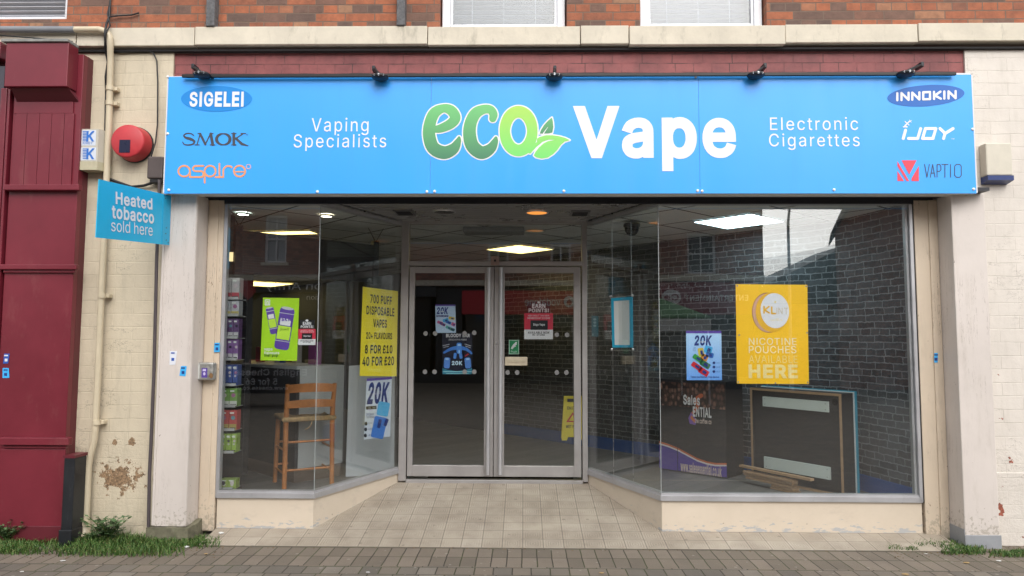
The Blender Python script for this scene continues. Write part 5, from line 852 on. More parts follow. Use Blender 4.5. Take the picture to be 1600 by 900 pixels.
for (a, z, lo) in ((.16, FZ+.434, 0), (.34, FZ+.434, 1), (.5, FZ+.434, 2), (.75, FZ+.434, 3), (.2, FZ+.734, 4), (.42, FZ+.734, 5), (.7, FZ+.734, 6), (1.3, FZ+.734, 0), (1.5, FZ+.434, 2), (.25, CT, 5), (.62, CT, 4), (.95, CT, 3), (1.4, CT, 0), (1.9, CT, 6), (2.5, CT, 1)):
    h = .10+.05*random.random() if z < CT else .14+.14*random.random(); k = .05+.04*random.random()
    o = solo('carton', MB().prism([cpl(a, .10), cpl(a+2*k, .10), cpl(a+2*k, .10+k), cpl(a, .10+k)], z, z+h), pmats[lo],
             '%s carton %s, %s' % (names[lo], 'standing on the counter' if z >= CT else ('on the lower counter shelf' if z < FZ+.6 else 'on the upper counter shelf'), ['by the white end panel', 'near the white end panel', 'midway along', 'far along'][min(3, int(a/.45))]), 'carton', 'goods on the counter')
# shelving behind the counter, dim
PB_ = thing('back_shelving', 'tall dim shelving full of goods along the wall behind the counter', 'shelving', (-3.2, 1.6, FZ))
mb = MB(); w0_ = Vector((-2.72, 1.08))
def wpl(a, b): q = w0_+Vector((-.725, .689))*a+cn*b; return (q.x, q.y)
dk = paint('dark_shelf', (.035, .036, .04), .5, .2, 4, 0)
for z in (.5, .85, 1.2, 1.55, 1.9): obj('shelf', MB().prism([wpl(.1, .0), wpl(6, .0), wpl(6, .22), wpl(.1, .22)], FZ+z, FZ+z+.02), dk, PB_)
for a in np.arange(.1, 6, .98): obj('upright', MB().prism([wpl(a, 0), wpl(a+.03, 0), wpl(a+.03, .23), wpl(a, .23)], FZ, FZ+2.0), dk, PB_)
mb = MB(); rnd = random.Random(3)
for z in (.52, .87, 1.22, 1.57):
    a = .15
    while a < 5.8:
        ww = rnd.uniform(.05, .14); hh = rnd.uniform(.1, .26); mb.prism([wpl(a, .03), wpl(a+ww, .03), wpl(a+ww, .17), wpl(a, .17)], FZ+z, FZ+z+hh); a += ww+rnd.uniform(.01, .12)
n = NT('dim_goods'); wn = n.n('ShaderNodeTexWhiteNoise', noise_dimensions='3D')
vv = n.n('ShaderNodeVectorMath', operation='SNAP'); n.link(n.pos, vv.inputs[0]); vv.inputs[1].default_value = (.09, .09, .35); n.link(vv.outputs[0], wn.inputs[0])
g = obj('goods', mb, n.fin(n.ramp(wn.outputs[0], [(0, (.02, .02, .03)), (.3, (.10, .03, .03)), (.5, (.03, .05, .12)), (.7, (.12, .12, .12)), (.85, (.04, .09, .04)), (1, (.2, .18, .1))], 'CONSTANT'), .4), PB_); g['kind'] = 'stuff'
# hanging black board over the counter
a_, b_ = at(368, 356, .40), at(591, 378, 1.42)
hb = thing('hanging_board', 'long black mesh board hung from the ceiling behind the left window', 'board', ((a_.x+b_.x)/2, .9, 2.0))
PH = Plane((a_.x, a_.y), (b_.x, b_.y)); ua = PH.uv(368, 356)[0]; ub = PH.uv(591, 378)[0]
def board_mat():
    n = NT('black_mesh_board'); o = n.sep(); fx = n.math('ABSOLUTE', n.math('SUBTRACT', n.math('FRACT', n.math('MULTIPLY', o[0], 62)), .5)); fz = n.math('ABSOLUTE', n.math('SUBTRACT', n.math('FRACT', n.math('MULTIPLY', o[2], 46)), .5))
    hole = n.math('MULTIPLY', n.math('LESS_THAN', n.math('MAXIMUM', fx, fz), .22), n.math('LESS_THAN', o[2], 2.22)); hole = n.math('MULTIPLY', hole, n.math('LESS_THAN', o[0], -1.66))
    return n.fin(n.mix(hole, (.012, .013, .017, 1), (.07, .075, .08, 1)), .5)
mb = MB(); mb.poly(PH, [(ua, 2.06), (ub, 2.06), (ub, 2.43), (ua, 2.43)], 0, .03); obj('panel', mb, board_mat(), hb)
mb = MB(); mb.poly(PH, [(ub-.06, 2.04), (ub, 2.04), (ub, 2.47), (ub-.06, 2.47)], .012, .05); obj('end_cap', mb, M['blackplastic'], hb); mb = MB(); mb.poly(PH, [(ua, 2.04), (ua+.06, 2.04), (ua+.06, 2.47), (ua, 2.47)], .012, .05); obj('end_cap', mb, M['blackplastic'], hb)
mb = MB(); e = PH.w(ub-.03, 2.46); e2 = PH.w(ua+.03, 2.46)
for q, s in ((e, .07), (e2, .07)):
    for d in (-1, 1): obj('hanging_wire', MB().tube([q, q+Vector((d*s, d*.02, CZ-q.z))], .004, 6), M['blackplastic'], hb)

# ------------------------------------------------------------------ vape packs on a rack at the far left of the window
Pk = front(.11)
rk = thing('pack_rack', 'narrow clear rack of coloured packs standing against the left window jamb', 'rack', at(361, 765, .2))
xa, xb = at(345, 600, .2).x, at(374, 600, .2).x
mb = MB(); mb.box(xa-.03, xb+.02, .255, .265, FZ, 2.0); obj('back_panel', mb, paint('rack_black', (.02, .02, .022), .3, .2, 5, 0), rk)
rows = [(466, (434, 466), 'white and red', [(.55, .54, .54), (.5, .04, .07)]), (492, (470, 492), 'white and pale yellow', [(.52, .54, .58), (.58, .50, .16)]), (528, (498, 527), 'dark purple', [(.13, .05, .20), (.6, .6, .62)]), (562, (530, 561), 'violet', [(.24, .10, .36), (.6, .58, .62)]),
        (602, (570, 601), 'royal blue', [(.03, .08, .34), (.6, .6, .65)]), (635, (607, 634), 'green and white', [(.16, .36, .05), (.6, .62, .58)]), (672, (641, 671), 'red and yellow', [(.50, .03, .03), (.42, .33, .05)]), (708, (678, 706), 'lime', [(.30, .50, .03), (.6, .62, .55)]), (764, (749, 763), 'lowest lime and white', [(.30, .45, .05), (.6, .62, .55)])]
for ri, (pyb, (py0, py1), nm, cc) in enumerate(rows):
    sh = 1.5*(ri); x0p = 348.5-ri*.6
    zt, zb = at(360, py0, .11).z, at(360, py1, .11).z
    mb = MB(); za = at(360, py1+1, .11).z; mb.box(xa-.02, xb+.012, .10, .254, za-.006, za); mb.box(xa-.02, xb+.012, .096, .0995, za-.006, za+.016); obj('shelf', mb, paint('clear_shelf', (.35, .36, .36), .2, .1, 5, 0), rk)
    k = 3 if ri in (2, 3, 4, 7) else 2; xw = (at(374-ri*.7, py1, .11).x-at(x0p, py1, .11).x)/k
    cc = [tuple(.62*x+.38*.10 for x in q) for q in cc]
    ma, mb_ = flat('pack_'+nm.replace(' ', '_'), (*cc[0], 1), .3), flat('pack_label_'+nm.replace(' ', '_'), (*cc[1], 1), .3)
    for j in range(k):
        xl = at(x0p, py1, .11).x+j*xw
        mb = MB(); mb.box(xl+.001, xl+xw-.002, .11, .19, za+.001, max(zt, za+.05), .002)
        o = solo('vape_pack', mb, ma, nm+' vape pack on the rack at the left window edge', 'vape pack', 'vape packs on the rack')
        mb = MB(); hgt = max(zt, za+.05)-za
        if nm == 'royal blue' or 'lime' in nm:
            mb.pxell(Pk, 0, 0, 1, 1) if 0 else None
            cx = xl+xw/2; mb.lathe([(xw*.2, -.001), (xw*.2, -.0002)], (cx, .11, za+hgt*.45), 'y', 14); mb.box(xl+xw*.25, xl+xw*.75, .1085, .1096, za+hgt*.78, za+hgt*.92)
        else: mb.box(xl+.002, xl+xw-.003, .1085, .1096, za+.004, za+hgt*.3)
        obj('printed_label', mb, mb_, o)
        mb = MB(); mb.box(xl+xw*.15, xl+xw*.85, .1075, .1084, za+hgt*.08, za+hgt*.13); obj('printed_text', mb, M['blackplastic'], o)
        mb = MB(); cx = xl+xw*(.4+.2*((j*7+ri*3) % 3)/2); mb.lathe([(xw*.26, .1078), (xw*.26, .1086)], (cx, 0, za+hgt*.62), 'y', 9); obj('printed_picture', mb, flat('pack_print_%d_%d' % (ri, j), (*[(.02, .02, .04), (.45, .40, .42), (.25, .10, .20), (.1, .25, .3)][(ri+j) % 4], 1), .3), o)
        mb = MB(); mb.box(xl+xw*.1, xl+xw*.6, .1076, .1085, za+hgt*.82, za+hgt*.9); obj('printed_text', mb, M['batten'], o)

# ------------------------------------------------------------------ promotional stand
P = Plane((1.37, 1.70), (1.91, 1.23)); sl_, sr_ = (1.37, 1.70), (1.91, 1.23); zt = 1.09
st = thing('promo_stand', 'black promotional booth with coffee bean band and purple swoosh behind the right window', 'display stand', (1.7, 1.6, FZ))
obj('body', MB().prism([sl_, sr_, (2.14, 1.46), (1.60, 1.98)], FZ+.01, zt), paint('black_stand_panel', (.012, .011, .013), .4, .2, 3, 0), st)
obj('top', MB().prism([(1.345, 1.71), (1.91, 1.205), (2.17, 1.46), (1.60, 2.01)], zt+.001, zt+.025), M['cabblack'], st)
n = NT('coffee_bean_print'); vo = n.n('ShaderNodeTexVoronoi'); vo.inputs['Scale'].default_value = 24; n.link(n.vmul(n.pos, (1.2, 1.2, .8)), vo.inputs['Vector'])
wn = n.n('ShaderNodeTexWhiteNoise', noise_dimensions='3D'); n.link(vo.outputs['Position'], wn.inputs[0])
c = n.ramp(wn.outputs[0], [(0, (.05, .02, .015)), (.5, (.16, .075, .05)), (1, (.33, .18, .13))]); c = n.mix(n.maprange(vo.outputs['Distance'], .3, .62), c, (.02, .009, .007, 1))
uL, uR = P.uv(1029, 600)[0], P.uv(1128, 600)[0]; uL, uR = 0.0, math.hypot(.54, .47)
def sv(py): return P.uv(1090, py)[1]
mb = MB(); mb.poly(P, [(0, sv(637)), (uR, sv(637)), (uR, zt-.004), (0, zt-.004)], .003); obj('bean_band', mb, n.fin(c, .5), st)
swt = [(1028, 692), (1045, 697), (1060, 703), (1075, 711), (1090, 719), (1105, 724), (1118, 726.5), (1131, 726)]
def swoosh(d0, d1, off, mat, name):
    top = [P.uv(x, y+d0) for x, y in swt]; top[0] = (0, top[0][1]); top[-1] = (uR, top[-1][1])
    bot = [P.uv(x, y+d1) for x, y in swt] if d1 is not None else [(0, FZ+.012), (uR, FZ+.012)]
    if d1 is not None: bot[0] = (0, bot[0][1]); bot[-1] = (uR, bot[-1][1])
    mb = MB(); mb.poly(P, (top+bot[::-1])[::-1], off); return obj(name, mb, mat, st)
swoosh(2, None, .003, flat('purple_print', (.085, .05, .30, 1)), 'swoosh'); swoosh(-3.2, -.4, .0045, flat('orange_print', (.55, .13, .04, 1)), 'stripe'); swoosh(-.4, 2.0, .0045, flat('white_print', (.65, .6, .6, 1)), 'stripe')
cream_p = flat('cream_print', (.62, .50, .44, 1))
T(P, 'www.salesessential.co.uk', 1064, 724, 1128, 741, cream_p, st, .006, bold=.012)
# slanting web address: shear by drawing in a tilted plane
wt = flat('white_print_b', (.7, .7, .7, 1))
T(P, 'Sales', 1068, 617, 1094, 633, wt, st, .006, bold=.03); T(P, 'ENTIAL', 1083, 636, 1112, 652, wt, st, .006, bold=.03); T(P, 'the coffee co', 1086, 654, 1112, 662, cream_p, st, .006, bold=.02)
f = strokes([[(*q, r) for q, r in zip([tuple(p) for p in spline([(1096, 618), (1089, 623), (1088, 629), (1091, 633), (1087, 640), (1083, 645)], 6)], np.linspace(3.2, 2.0, 40))]])
obj('emblem', sdf_mb(MB(), P, (1078, 612, 1104, 652), .7, f, .005), flat('orange_print_b', (.50, .12, .05, 1)), st)
mb = MB(); mb.pxpoly(P, [(1076, 653), (1080, 644), (1089, 656), (1087, 664), (1078, 662)][::-1], .005); obj('emblem', mb, flat('violet_print', (.20, .10, .40, 1)), st)
mb = MB(); mb.pxpoly(P, [(1079, 653), (1081, 648.5), (1087, 656.5), (1085.5, 661)][::-1], .0065); obj('emblem', mb, flat('orange_print_c', (.6, .2, .08, 1)), st)
mb = MB(); u = P.uv(1058.5, 650)[0]
mb.poly(P, [(u-.003, FZ+.01), (u+.003, FZ+.01), (u+.003, zt), (u-.003, zt)], .0075); obj('panel_joint', mb, M['blackplastic'], st)

# ------------------------------------------------------------------ cabinet on its side, planks
q0, q1 = Vector((2.14, 1.23)), Vector((2.655, .47)); e1 = (q1-q0).normalized(); e2_ = Vector((-e1.y, e1.x)); Lc = (q1-q0).length; H0 = FZ; H1 = 1.06
cb_ = thing('tipped_cabinet', 'black cabinet lying on its side with white battens and cyan edged back', 'cabinet', (2.5, .95, FZ))
def kp(a, b): q = q0+e1*a+e2_*b; return (q.x, q.y)
def kbox(mb, a0, a1, b0, b1, z0, z1): return mb.prism([kp(a0, b0), kp(a1, b0), kp(a1, b1), kp(a0, b1)], z0, z1)
mb = MB(); kbox(mb, 0, .022, .003, .17, H0, H1); kbox(mb, Lc-.022, Lc, .003, .17, H0, H1); kbox(mb, .022, Lc-.022, .003, .17, H1-.022, H1); kbox(mb, .022, Lc-.022, .003, .17, H0, H0+.022)
obj('side', mb, M['cabblack'], cb_)
mb = MB(); kbox(mb, .022, Lc-.022, .03, .06, H0+.022, H1-.022); obj('base_panel', mb, M['cabblack'], cb_)
mb = MB(); kbox(mb, 0, .022, 0, .003, H0, H1); kbox(mb, Lc-.022, Lc, 0, .003, H0, H1); kbox(mb, .022, Lc-.022, 0, .003, H1-.022, H1); kbox(mb, .022, Lc-.022, 0, .003, H0, H0+.022); obj('raw_edge', mb, M['mdf'], cb_)
for z0, z1 in ((.895, .985), (.33, .435)):
    mb = MB(); kbox(mb, .13, Lc-.13, .012, .0295, z0, z1); o = obj('batten', mb, M['batten'], cb_)
    for a in (.155, Lc-.155):
        for z in (z0+.02, z1-.02): obj('screw_head', MB().obox((*kp(a, .0115), z), (.006, .006, .006), None, .002), M['blackplastic'], o)
mb = MB(); kbox(mb, -.008, Lc+.004, .171, .186, H0+.006, H1+.008); obj('white_back', mb, flat('white_board', (.6, .64, .64, 1)), cb_)
mb = MB(); kbox(mb, -.012, Lc+.010, .187, .215, H0+.004, H1+.014); obj('cyan_front', mb, M['cyan'], cb_)
PC = Plane(tuple(q0), tuple(q1)); mb = MB(); c = [(Lc-.075+.028*math.cos(t), .985+.028*math.sin(t)) for t in np.linspace(0, 2*math.pi, 24, endpoint=False)]
mb.poly(PC, c, -.0285); obj('cable_hole', mb, flat('hole_black', (.003, .003, .003, 1), .9), cb_)
pl = [((1.985, 1.10), (2.375, .455), .365, .05, 'topmost pale plank resting on the pile before the tipped cabinet'), ((2.0, 1.04), (2.275, .585), .325, .07, 'second plank from the top in the pile before the tipped cabinet'), ((2.01, 1.05), (2.28, .60), .30, .07, 'third plank down in the pile before the tipped cabinet'),
      ((2.02, 1.03), (2.275, .61), .275, .06, 'fourth plank down in the pile before the tipped cabinet'), ((2.17, .80), (2.29, .60), .25, .07, 'short offcut under the right end of the plank pile'), ((2.165, .81), (2.295, .59), .225, .08, 'bottom short offcut lying on the floor under the plank pile')]
for i, (a, b, z, ww, lab) in enumerate(pl):
    d = (Vector(b)-Vector(a)).normalized(); n_ = Vector((-d.y, d.x))*ww
    solo('wooden_plank', MB().prism([a, b, (b[0]+n_.x, b[1]+n_.y), (a[0]+n_.x, a[1]+n_.y)], z-.021, z+(-.002)), M['mdf'], lab, 'plank', 'planks piled before the cabinet')
q = Vector((2.02, 1.03)); solo('dark_board', MB().prism([(2.0, 1.06), (2.26, .62), (2.30, .645), (2.04, 1.085)], FZ, .225-.0215), M['cabblack'], 'black board under the left part of the plank pile', 'board')

# ------------------------------------------------------------------ wet floor sign
yw = 1.62; Pw = front(yw); wf = thing('wet_floor_sign', 'yellow folding wet floor sign standing behind the right door', 'floor sign', at(893, 689, yw))
yel = paint('yellow_sign_plastic', (.62, .50, .02), .4, .08, 4, 0)
for nm, s in (('front_leaf', 0), ('rear_leaf', 1)):
    mb = MB(); a = [at(882, 620, yw), at(912, 620, yw), at(917, 688, yw), at(909, 688, yw), at(907, 684, yw), at(888, 684, yw), at(886, 689, yw), at(878, 689, yw)]
    zt_ = a[0].z; zb_ = FZ
    vs = []; 
    for th_ in (0, .012):
        for p in a:
            k = (zt_-p.z)/(zt_-zb_); yy = yw+.09+(-.09 if s == 0 else .12)*k+th_+(s*.02); vs.append((p.x, yy, max(p.z, FZ+.001)))
    n_ = len(a); mb.add(vs, [list(range(n_)), [i+n_ for i in range(n_)][::-1]]+[[i, (i+1) % n_, (i+1) % n_+n_, i+n_] for i in range(n_)]); obj(nm, mb, yel, wf)
Pq = front(yw+.0)
class Lean(Plane): pass
zt_ = at(882, 620, yw).z
L_ = Plane.__new__(Plane); up_ = Vector((0, .09, zt_-FZ)).normalized(); L_.p = Vector((0, yw, FZ)); L_.U = Vector((1, 0, 0)); L_.V = up_; L_.N = L_.U.cross(up_)
mb = MB(); mb.pxpoly(L_, [(895, 644), (905.5, 659.5), (884.5, 659.5)][::-1], .004); o = obj('warning_triangle', mb, flat('red_print', (.45, .02, .02, 1)), wf)
mb = MB(); mb.pxpoly(L_, [(895, 648), (901.5, 657.5), (888.5, 657.5)][::-1], .0055); obj('triangle_field', mb, yel, o)
T(L_, 'CAUTION', 886, 635, 906, 640, M['blackplastic'], wf, .004, bold=.02); T(L_, 'WET FLOOR', 884, 664, 908, 669, M['blackplastic'], wf, .004, bold=.02)
mb = MB(); mb.pxrect(L_, 886.5, 623, 903, 628, .004); obj('hand_slot', mb, M['blackplastic'], wf)
# ------------------------------------------------------------------ main fascia sign
SY = -.32; PSg = front(SY)
s0, s1 = PSg.uv(259.8, 210)[0], PSg.uv(1521.5, 205)[0]; sz0 = at(800, 302.3, SY).z; sz1 = at(800, 118.5, SY).z
sg = thing('fascia_sign', 'long bright blue shop sign board with green and white lettering over the whole front', 'shop sign', ((s0+s1)/2, SY, sz0))
cuts = [s0, PSg.uv(673, 210)[0], PSg.uv(1092.5, 210)[0], s1]
for i in range(3):
    mb = MB(); mb.box(cuts[i]+.0008, cuts[i+1]-.0008, SY, SY+.006, sz0, sz1, .001); obj('panel', mb, M['fascia'], sg)
mb = MB(); mb.box(s0+.004, s1-.004, SY+.0065, WY-.02, sz0+.012, sz1-.025); obj('backing_box', mb, M['fascia_edge'], sg)
mb = MB(); mb.box(s1+.001, s1+.010, SY+.002, WY-.01, sz0+.004, sz1-.003); obj('end_trim', mb, M['fascia_edge'], sg); mb = MB(); mb.box(s0-.010, s0-.001, SY+.002, WY-.01, sz0+.004, sz1-.003); obj('end_trim', mb, M['fascia_edge'], sg)
mb = MB(); rnd = random.Random(5); xx = s0
while xx < s1-.3:      # torn film along the top edge
    L = rnd.uniform(.15, .5); mb.box(xx, min(s1, xx+L), SY+.0065, SY+.03, sz1-.012, sz1+rnd.uniform(-.004, .010)); xx += L+rnd.uniform(.02, .3)
mb.box(s1-.34, s1, SY+.0065, SY+.05, sz1-.012, sz1+.014); obj('torn_film', mb, M['fascia_edge'], sg)
for q in ((496, 299.5), (667, 299.5), (679, 299), (881, 298.5), (1090, 298), (1097, 298.5), (1303, 296.5), (1521, 295.5), (262, 209), (262.5, 120), (1519.5, 202), (264, 297), (1087, 120)): obj('screw_cap', MB().lathe([(.004, -.008-.32), (.010, -.006-.32), (.011, -.0005-.32)], (at(q[0], q[1], SY).x, 0, at(q[0], q[1], SY).z), 'y', 12), M['screw'], sg)
P = PSg; W_ = M['white']
T(P, 'Vaping', 487, 184, 576, 211.5, W_, sg, .002, space=1.12); T(P, 'Specialists', 459, 209.5, 603.5, 236, W_, sg, .002, space=1.12)
T(P, 'Electronic', 1203, 183, 1340.5, 203.5, W_, sg, .002, space=1.12); T(P, 'Cigarettes', 1201.5, 208.5, 1343, 234.5, W_, sg, .002, space=1.12)
T(P, 'Vape', 895.5, 165.5, 1150, 267.5, W_, sg, .002, bold=.032)
def oval(cx, cy, rx, ry, ang, mat, off=.002):
    mb = MB(); mb.pxell(P, cx, cy, rx, ry, ang, off); return obj('logo_oval', mb, mat, sg)
oval(338.5, 154.5, 55.5, 20, 0, flat('mid_blue_print', (.006, .24, .68, 1))); T(P, 'SIGELEI', 296.5, 143.5, 381, 167, W_, sg, .0035, bold=.062)
oval(1446.5, 149.5, 60.5, 16.5, R(-4), flat('royal_blue_print', (.022, .14, .50, 1)))
# INNOKIN: squared capitals with heavy stems, drawn as strokes
def glyph_set(strs, r):
    return strokes([[(x, y, r) for x, y in s] for s in strs])
def squarecaps(body, x0, y0, x1, y1, r, gap=.28):
    G = {'I': (.28, [[(.14, 0), (.14, 1)]]), 'N': (1, [[(0.08, 1), (.08, 0), (.92, 1), (.92, 0)]]), 'O': (1, [[(.1, .0), (.9, .0), (.9, 1), (.1, 1), (.1, 0)]]), 'K': (.9, [[(.1, 0), (.1, 1)], [(.85, 0), (.2, .52), (.9, 1)]]),
         'J': (.8, [[(.75, 0), (.75, 1), (.05, 1)]]), 'Y': (1, [[(0, 0), (.5, .5), (1, 0)], [(.5, .5), (.5, 1)]])}
    tot = sum(G[c][0]+gap for c in body)-gap; k = (x1-x0-2*r)/tot; x = x0+r; out = []
    for ch_ in body:
        wd, ss = G[ch_]
        for s_ in ss: out.append([(x+a*k*1.0, y0+r+b*(y1-y0-2*r)) for a, b in s_])
        x += (wd+gap)*k
    return out
ss = [[(x, y-(x-1446)*.035) for x, y in s_] for s_ in squarecaps('INNOKIN', 1398, 142.5, 1495.5, 157, 1.75)]
obj('lettering', sdf_mb(MB(), P, (1394, 137, 1500, 162), .6, glyph_set(ss, 1.75), .0035), W_, sg)
# iJOY: slanted squared letters with a little sparkle
ss = squarecaps('IJOY', 1408, 198.5, 1489, 219, 2.5, .22); ss = [[(x+(209-y)*.30, y) for x, y in s_] for s_ in ss]
ss[0][0] = (ss[0][0][0]-1.1, 203.5)
obj('lettering', sdf_mb(MB(), P, (1400, 194, 1497, 223), .6, glyph_set(ss, 2.3), .002), W_, sg)
f = strokes([[(1414, 196.5, 1.2), (1421, 189, .5)], [(1414, 190, .7), (1420, 195.5, .7)], [(1419.5, 191.5, .5), (1424.5, 188, .3)], [(1421, 187.5, .4), (1423.5, 191.5, .4)], [(1411.5, 198.3, 1.0), (1417, 198.3, 1.0)]])
obj('logo_sparkle', sdf_mb(MB(), P, (1408, 184, 1428, 201), .4, f, .002), W_, sg)
T(P, 'TM', 1486, 216, 1491, 218, W_, sg, .002)
# VAPTIO mark: red square cut by a slanted V, thin dark capitals
red = flat('coral_red_print', (.80, .065, .10, 1)); dark = flat('charcoal_print', (.055, .06, .075, 1))
mb = MB(); mb.pxpoly(P, [(1408.5, 250.5), (1432, 250.5), (1420.5, 273)][::-1], .002); mb.pxpoly(P, [(1402, 252), (1420.5, 283), (1416.3, 283), (1402, 259.5)][::-1], .002); mb.pxpoly(P, [(1402, 267), (1412.2, 283), (1402, 283)][::-1], .002); mb.pxpoly(P, [(1435.5, 259), (1435.5, 283), (1424, 283), (1424, 279)][::-1], .002)
obj('logo_mark', mb, red, sg)
vx = []
def thin(x, s): vx.extend([[(x+a, 257+b*20) for a, b in q] for q in s])
thin(1444.5, [[(0, 0), (3.7, 1), (7.4, 0)]]); thin(1453.5, [[(0, 1), (3.6, 0), (7.2, 1)], [(1.3, .68), (5.9, .68)]]); thin(1464, [[(0, 1), (0, 0), (4, 0), (6, .12), (6, .42), (4, .54), (0, .54)]]); thin(1471.5, [[(0, 0), (9.5, 0)], [(4.75, 0), (4.75, 1)]]); thin(1485, [[(0, 0), (0, 1)]]); thin(1491.5, [[(2.5, 0), (8, 0), (10.3, .14), (10.3, .86), (8, 1), (2.5, 1), (0, .86), (0, .14), (2.5, 0)]])
obj('lettering', sdf_mb(MB(), P, (1441, 253, 1505, 281), .45, glyph_set(vx, .62), .002), dark, sg)
# SMOK: wide roman capitals
th_, tn = 2.5, .9
L = [[(x, y, r) for (x, y), r in zip([tuple(q) for q in spline([(303, 212), (299, 209), (292, 208.6), (287.5, 211.5), (290, 215), (297, 217), (303.5, 220.5), (302, 225), (294, 226.6), (288, 225.5), (285.5, 222)], 5)], np.interp(np.linspace(0, 1, 51), [0, .3, .5, .7, 1], [.8, 1.1, 2.3, 1.2, .8]))]]
L += [[(308, 226, tn), (313, 209, tn)], [(313, 209.2, 1.8), (321, 225.5, 1.8)], [(321, 225.5, tn), (329, 209, tn)], [(329.5, 209.2, 2.1), (332.5, 226, 2.3)], [(305, 226.4, .8), (311.5, 226.4, .8)], [(328.5, 226.4, .8), (336, 226.4, .8)], [(309.5, 208.7, .8), (314, 208.7, .8)], [(328.5, 208.7, .8), (333, 208.7, .8)]]
ov = [(349+10.5*math.cos(a), 217.6+8.6*math.sin(a), .9+1.5*abs(math.cos(a))) for a in np.linspace(0, 2*math.pi, 41)]; L += [ov]
L += [[(365.5, 209, 2.1), (365.5, 226, 2.1)], [(362, 208.7, .8), (369, 208.7, .8)], [(362, 226.4, .8), (369, 226.4, .8)], [(380, 209, tn), (367, 217.5, tn)], [(376.5, 208.7, .8), (384, 208.7, .8)], [(369, 216.5, 1.8), (378, 225, 2.1)], [(378, 225, 2.1), (388, 228, .7)]]
obj('lettering', sdf_mb(MB(), P, (281, 204, 392, 231), .5, strokes(L), .002), dark, sg)
T(P, 'TM', 384.5, 209.5, 387.5, 212, dark, sg, .002)
# aspire: rounded even strokes
r = 1.45
def arc(cx, cy_, rx, ry, a0, a1, n=18): return [(cx+rx*math.cos(R(a)), cy_+ry*math.sin(R(a)), r) for a in np.linspace(a0, a1, n)]
L = [arc(288, 267.5, 9, 8.4, 0, 360, 30), [(297, 268, r), (297, 277, r)], [(297, 276.8, r), (316, 276.8, r)],
     [(318, 259.4, r), (306, 259.4, r)]+arc(306, 263.5, 4.2, 4.1, 270, 90, 12)+[(314, 267.6, r)]+arc(314, 272, 4.2, 4.6, -90, 90, 12),
     arc(328.5, 267.5, 8.6, 8.4, 0, 360, 30), [(320, 267, r), (320, 285.5, r)], [(343, 256, r), (343, 277, r)], [(337, 261, r), (337, 277, r)] if 0 else [(343, 259, r), (343, 262, r)],
     [(349, 277, r), (349, 268, r)]+arc(357, 267.5, 8, 8, 180, 310, 12), arc(374.5, 267.5, 8.8, 8.5, 0, 360, 30), [(366, 268.5, 1.1), (383, 268.5, 1.1)], [(337, 276.8, r), (349, 276.8, r)]]
obj('lettering', sdf_mb(MB(), P, (275, 252, 387, 290), .55, strokes(L), .002), flat('salmon_orange_print', (.76, .33, .16, 1)), sg)
ring = lambda Xq, Yq: np.abs(np.hypot(Xq-388.5, Yq-260.5)-3.4)-.7
obj('lettering', sdf_mb(MB(), P, (383, 255, 394, 266), .5, ring, .002), flat('salmon_pale_print', (.62, .40, .40, 1)), sg)
# eco: fat brush letters with a white keyline, stem of the o ends in leaves
def Q(x, y): return (640+x*260/1600, 150+y*110/677)
def fat(pts, n=9):
    c = spline([(*Q(x, y), rr*260/1600) for x, y, rr in pts], n); return [tuple(q) for q in c]
eS = fat([(232, 322, 30), (300, 312, 40), (395, 268, 48), (440, 208, 50), (400, 140, 48), (325, 120, 40), (240, 165, 52), (195, 270, 56), (190, 390, 60), (230, 500, 62), (330, 545, 62), (420, 510, 52), (465, 440, 30), (476, 402, 14)])
cS = fat([(800, 218, 34), (806, 175, 40), (775, 132, 40), (710, 130, 44), (635, 170, 54), (588, 260, 58), (577, 370, 62), (605, 480, 64), (690, 545, 62), (775, 510, 50), (818, 445, 32), (830, 404, 15)])
oL = [(*Q(1048+132*math.cos(a), 338+186*math.sin(a)), (50+6*abs(math.sin(a)))*260/1600) for a in np.linspace(0, 2*math.pi, 61)]
def leafpoly(*pts): return polysdf([tuple(q) for q in spline([Q(*p) for p in pts]+[Q(*pts[0])], 8)])
def rawpoly(pts): return polysdf([Q(*p) for p in pts])
leaf1 = rawpoly([(1252, 362), (1262, 330), (1290, 285), (1330, 240), (1368, 208), (1378, 250), (1382, 300), (1372, 352), (1340, 360), (1290, 362)])
tail = rawpoly([(1130, 545), (1180, 490), (1225, 440), (1225, 412), (1250, 395), (1310, 378), (1370, 378), (1440, 388), (1500, 405), (1540, 425), (1490, 440), (1455, 470), (1420, 520), (1380, 560), (1330, 592), (1270, 602), (1215, 590), (1195, 572), (1210, 540), (1245, 495), (1290, 455), (1330, 436), (1400, 422), (1340, 420), (1280, 440), (1220, 490), (1160, 555)])
oF = strokes([oL]); eF = strokes([eS]); cF = strokes([cS])
oU = lambda a, b: np.minimum(oF(a, b), tail(a, b))
wk = 1.9
f = lambda a, b: np.minimum(np.minimum(eF(a, b), cF(a, b)), np.minimum(oU(a, b), leaf1(a, b)))-wk
mb = sdf_mb(MB(), P, (656, 158, 896, 256), .75, f, .0015); obj('white_keyline', mb, W_, sg)
def grad(name, top, bot, z_top, z_bot, var=None):
    n = NT(name); o = n.sep(); return n.fin(n.mix(n.maprange(o[2], z_bot, z_top), (*bot, 1), (*top, 1)), .35)
zt_, zb_ = at(700, 166, SY).z, at(700, 248, SY).z
gd = grad('green_fade_print', (.15, .52, .17), (.06, .22, .12), zt_, zb_); gl = grad('lime_fade_print', (.38, .66, .09), (.17, .68, .16), zt_, zb_)
obj('lettering', sdf_mb(MB(), P, (656, 158, 726, 256), .6, eF, .003), gd, sg); obj('lettering', sdf_mb(MB(), P, (718, 158, 784, 256), .6, cF, .003), gd, sg)
obj('lettering', sdf_mb(MB(), P, (774, 158, 894, 256), .6, oU, .003), gl, sg)
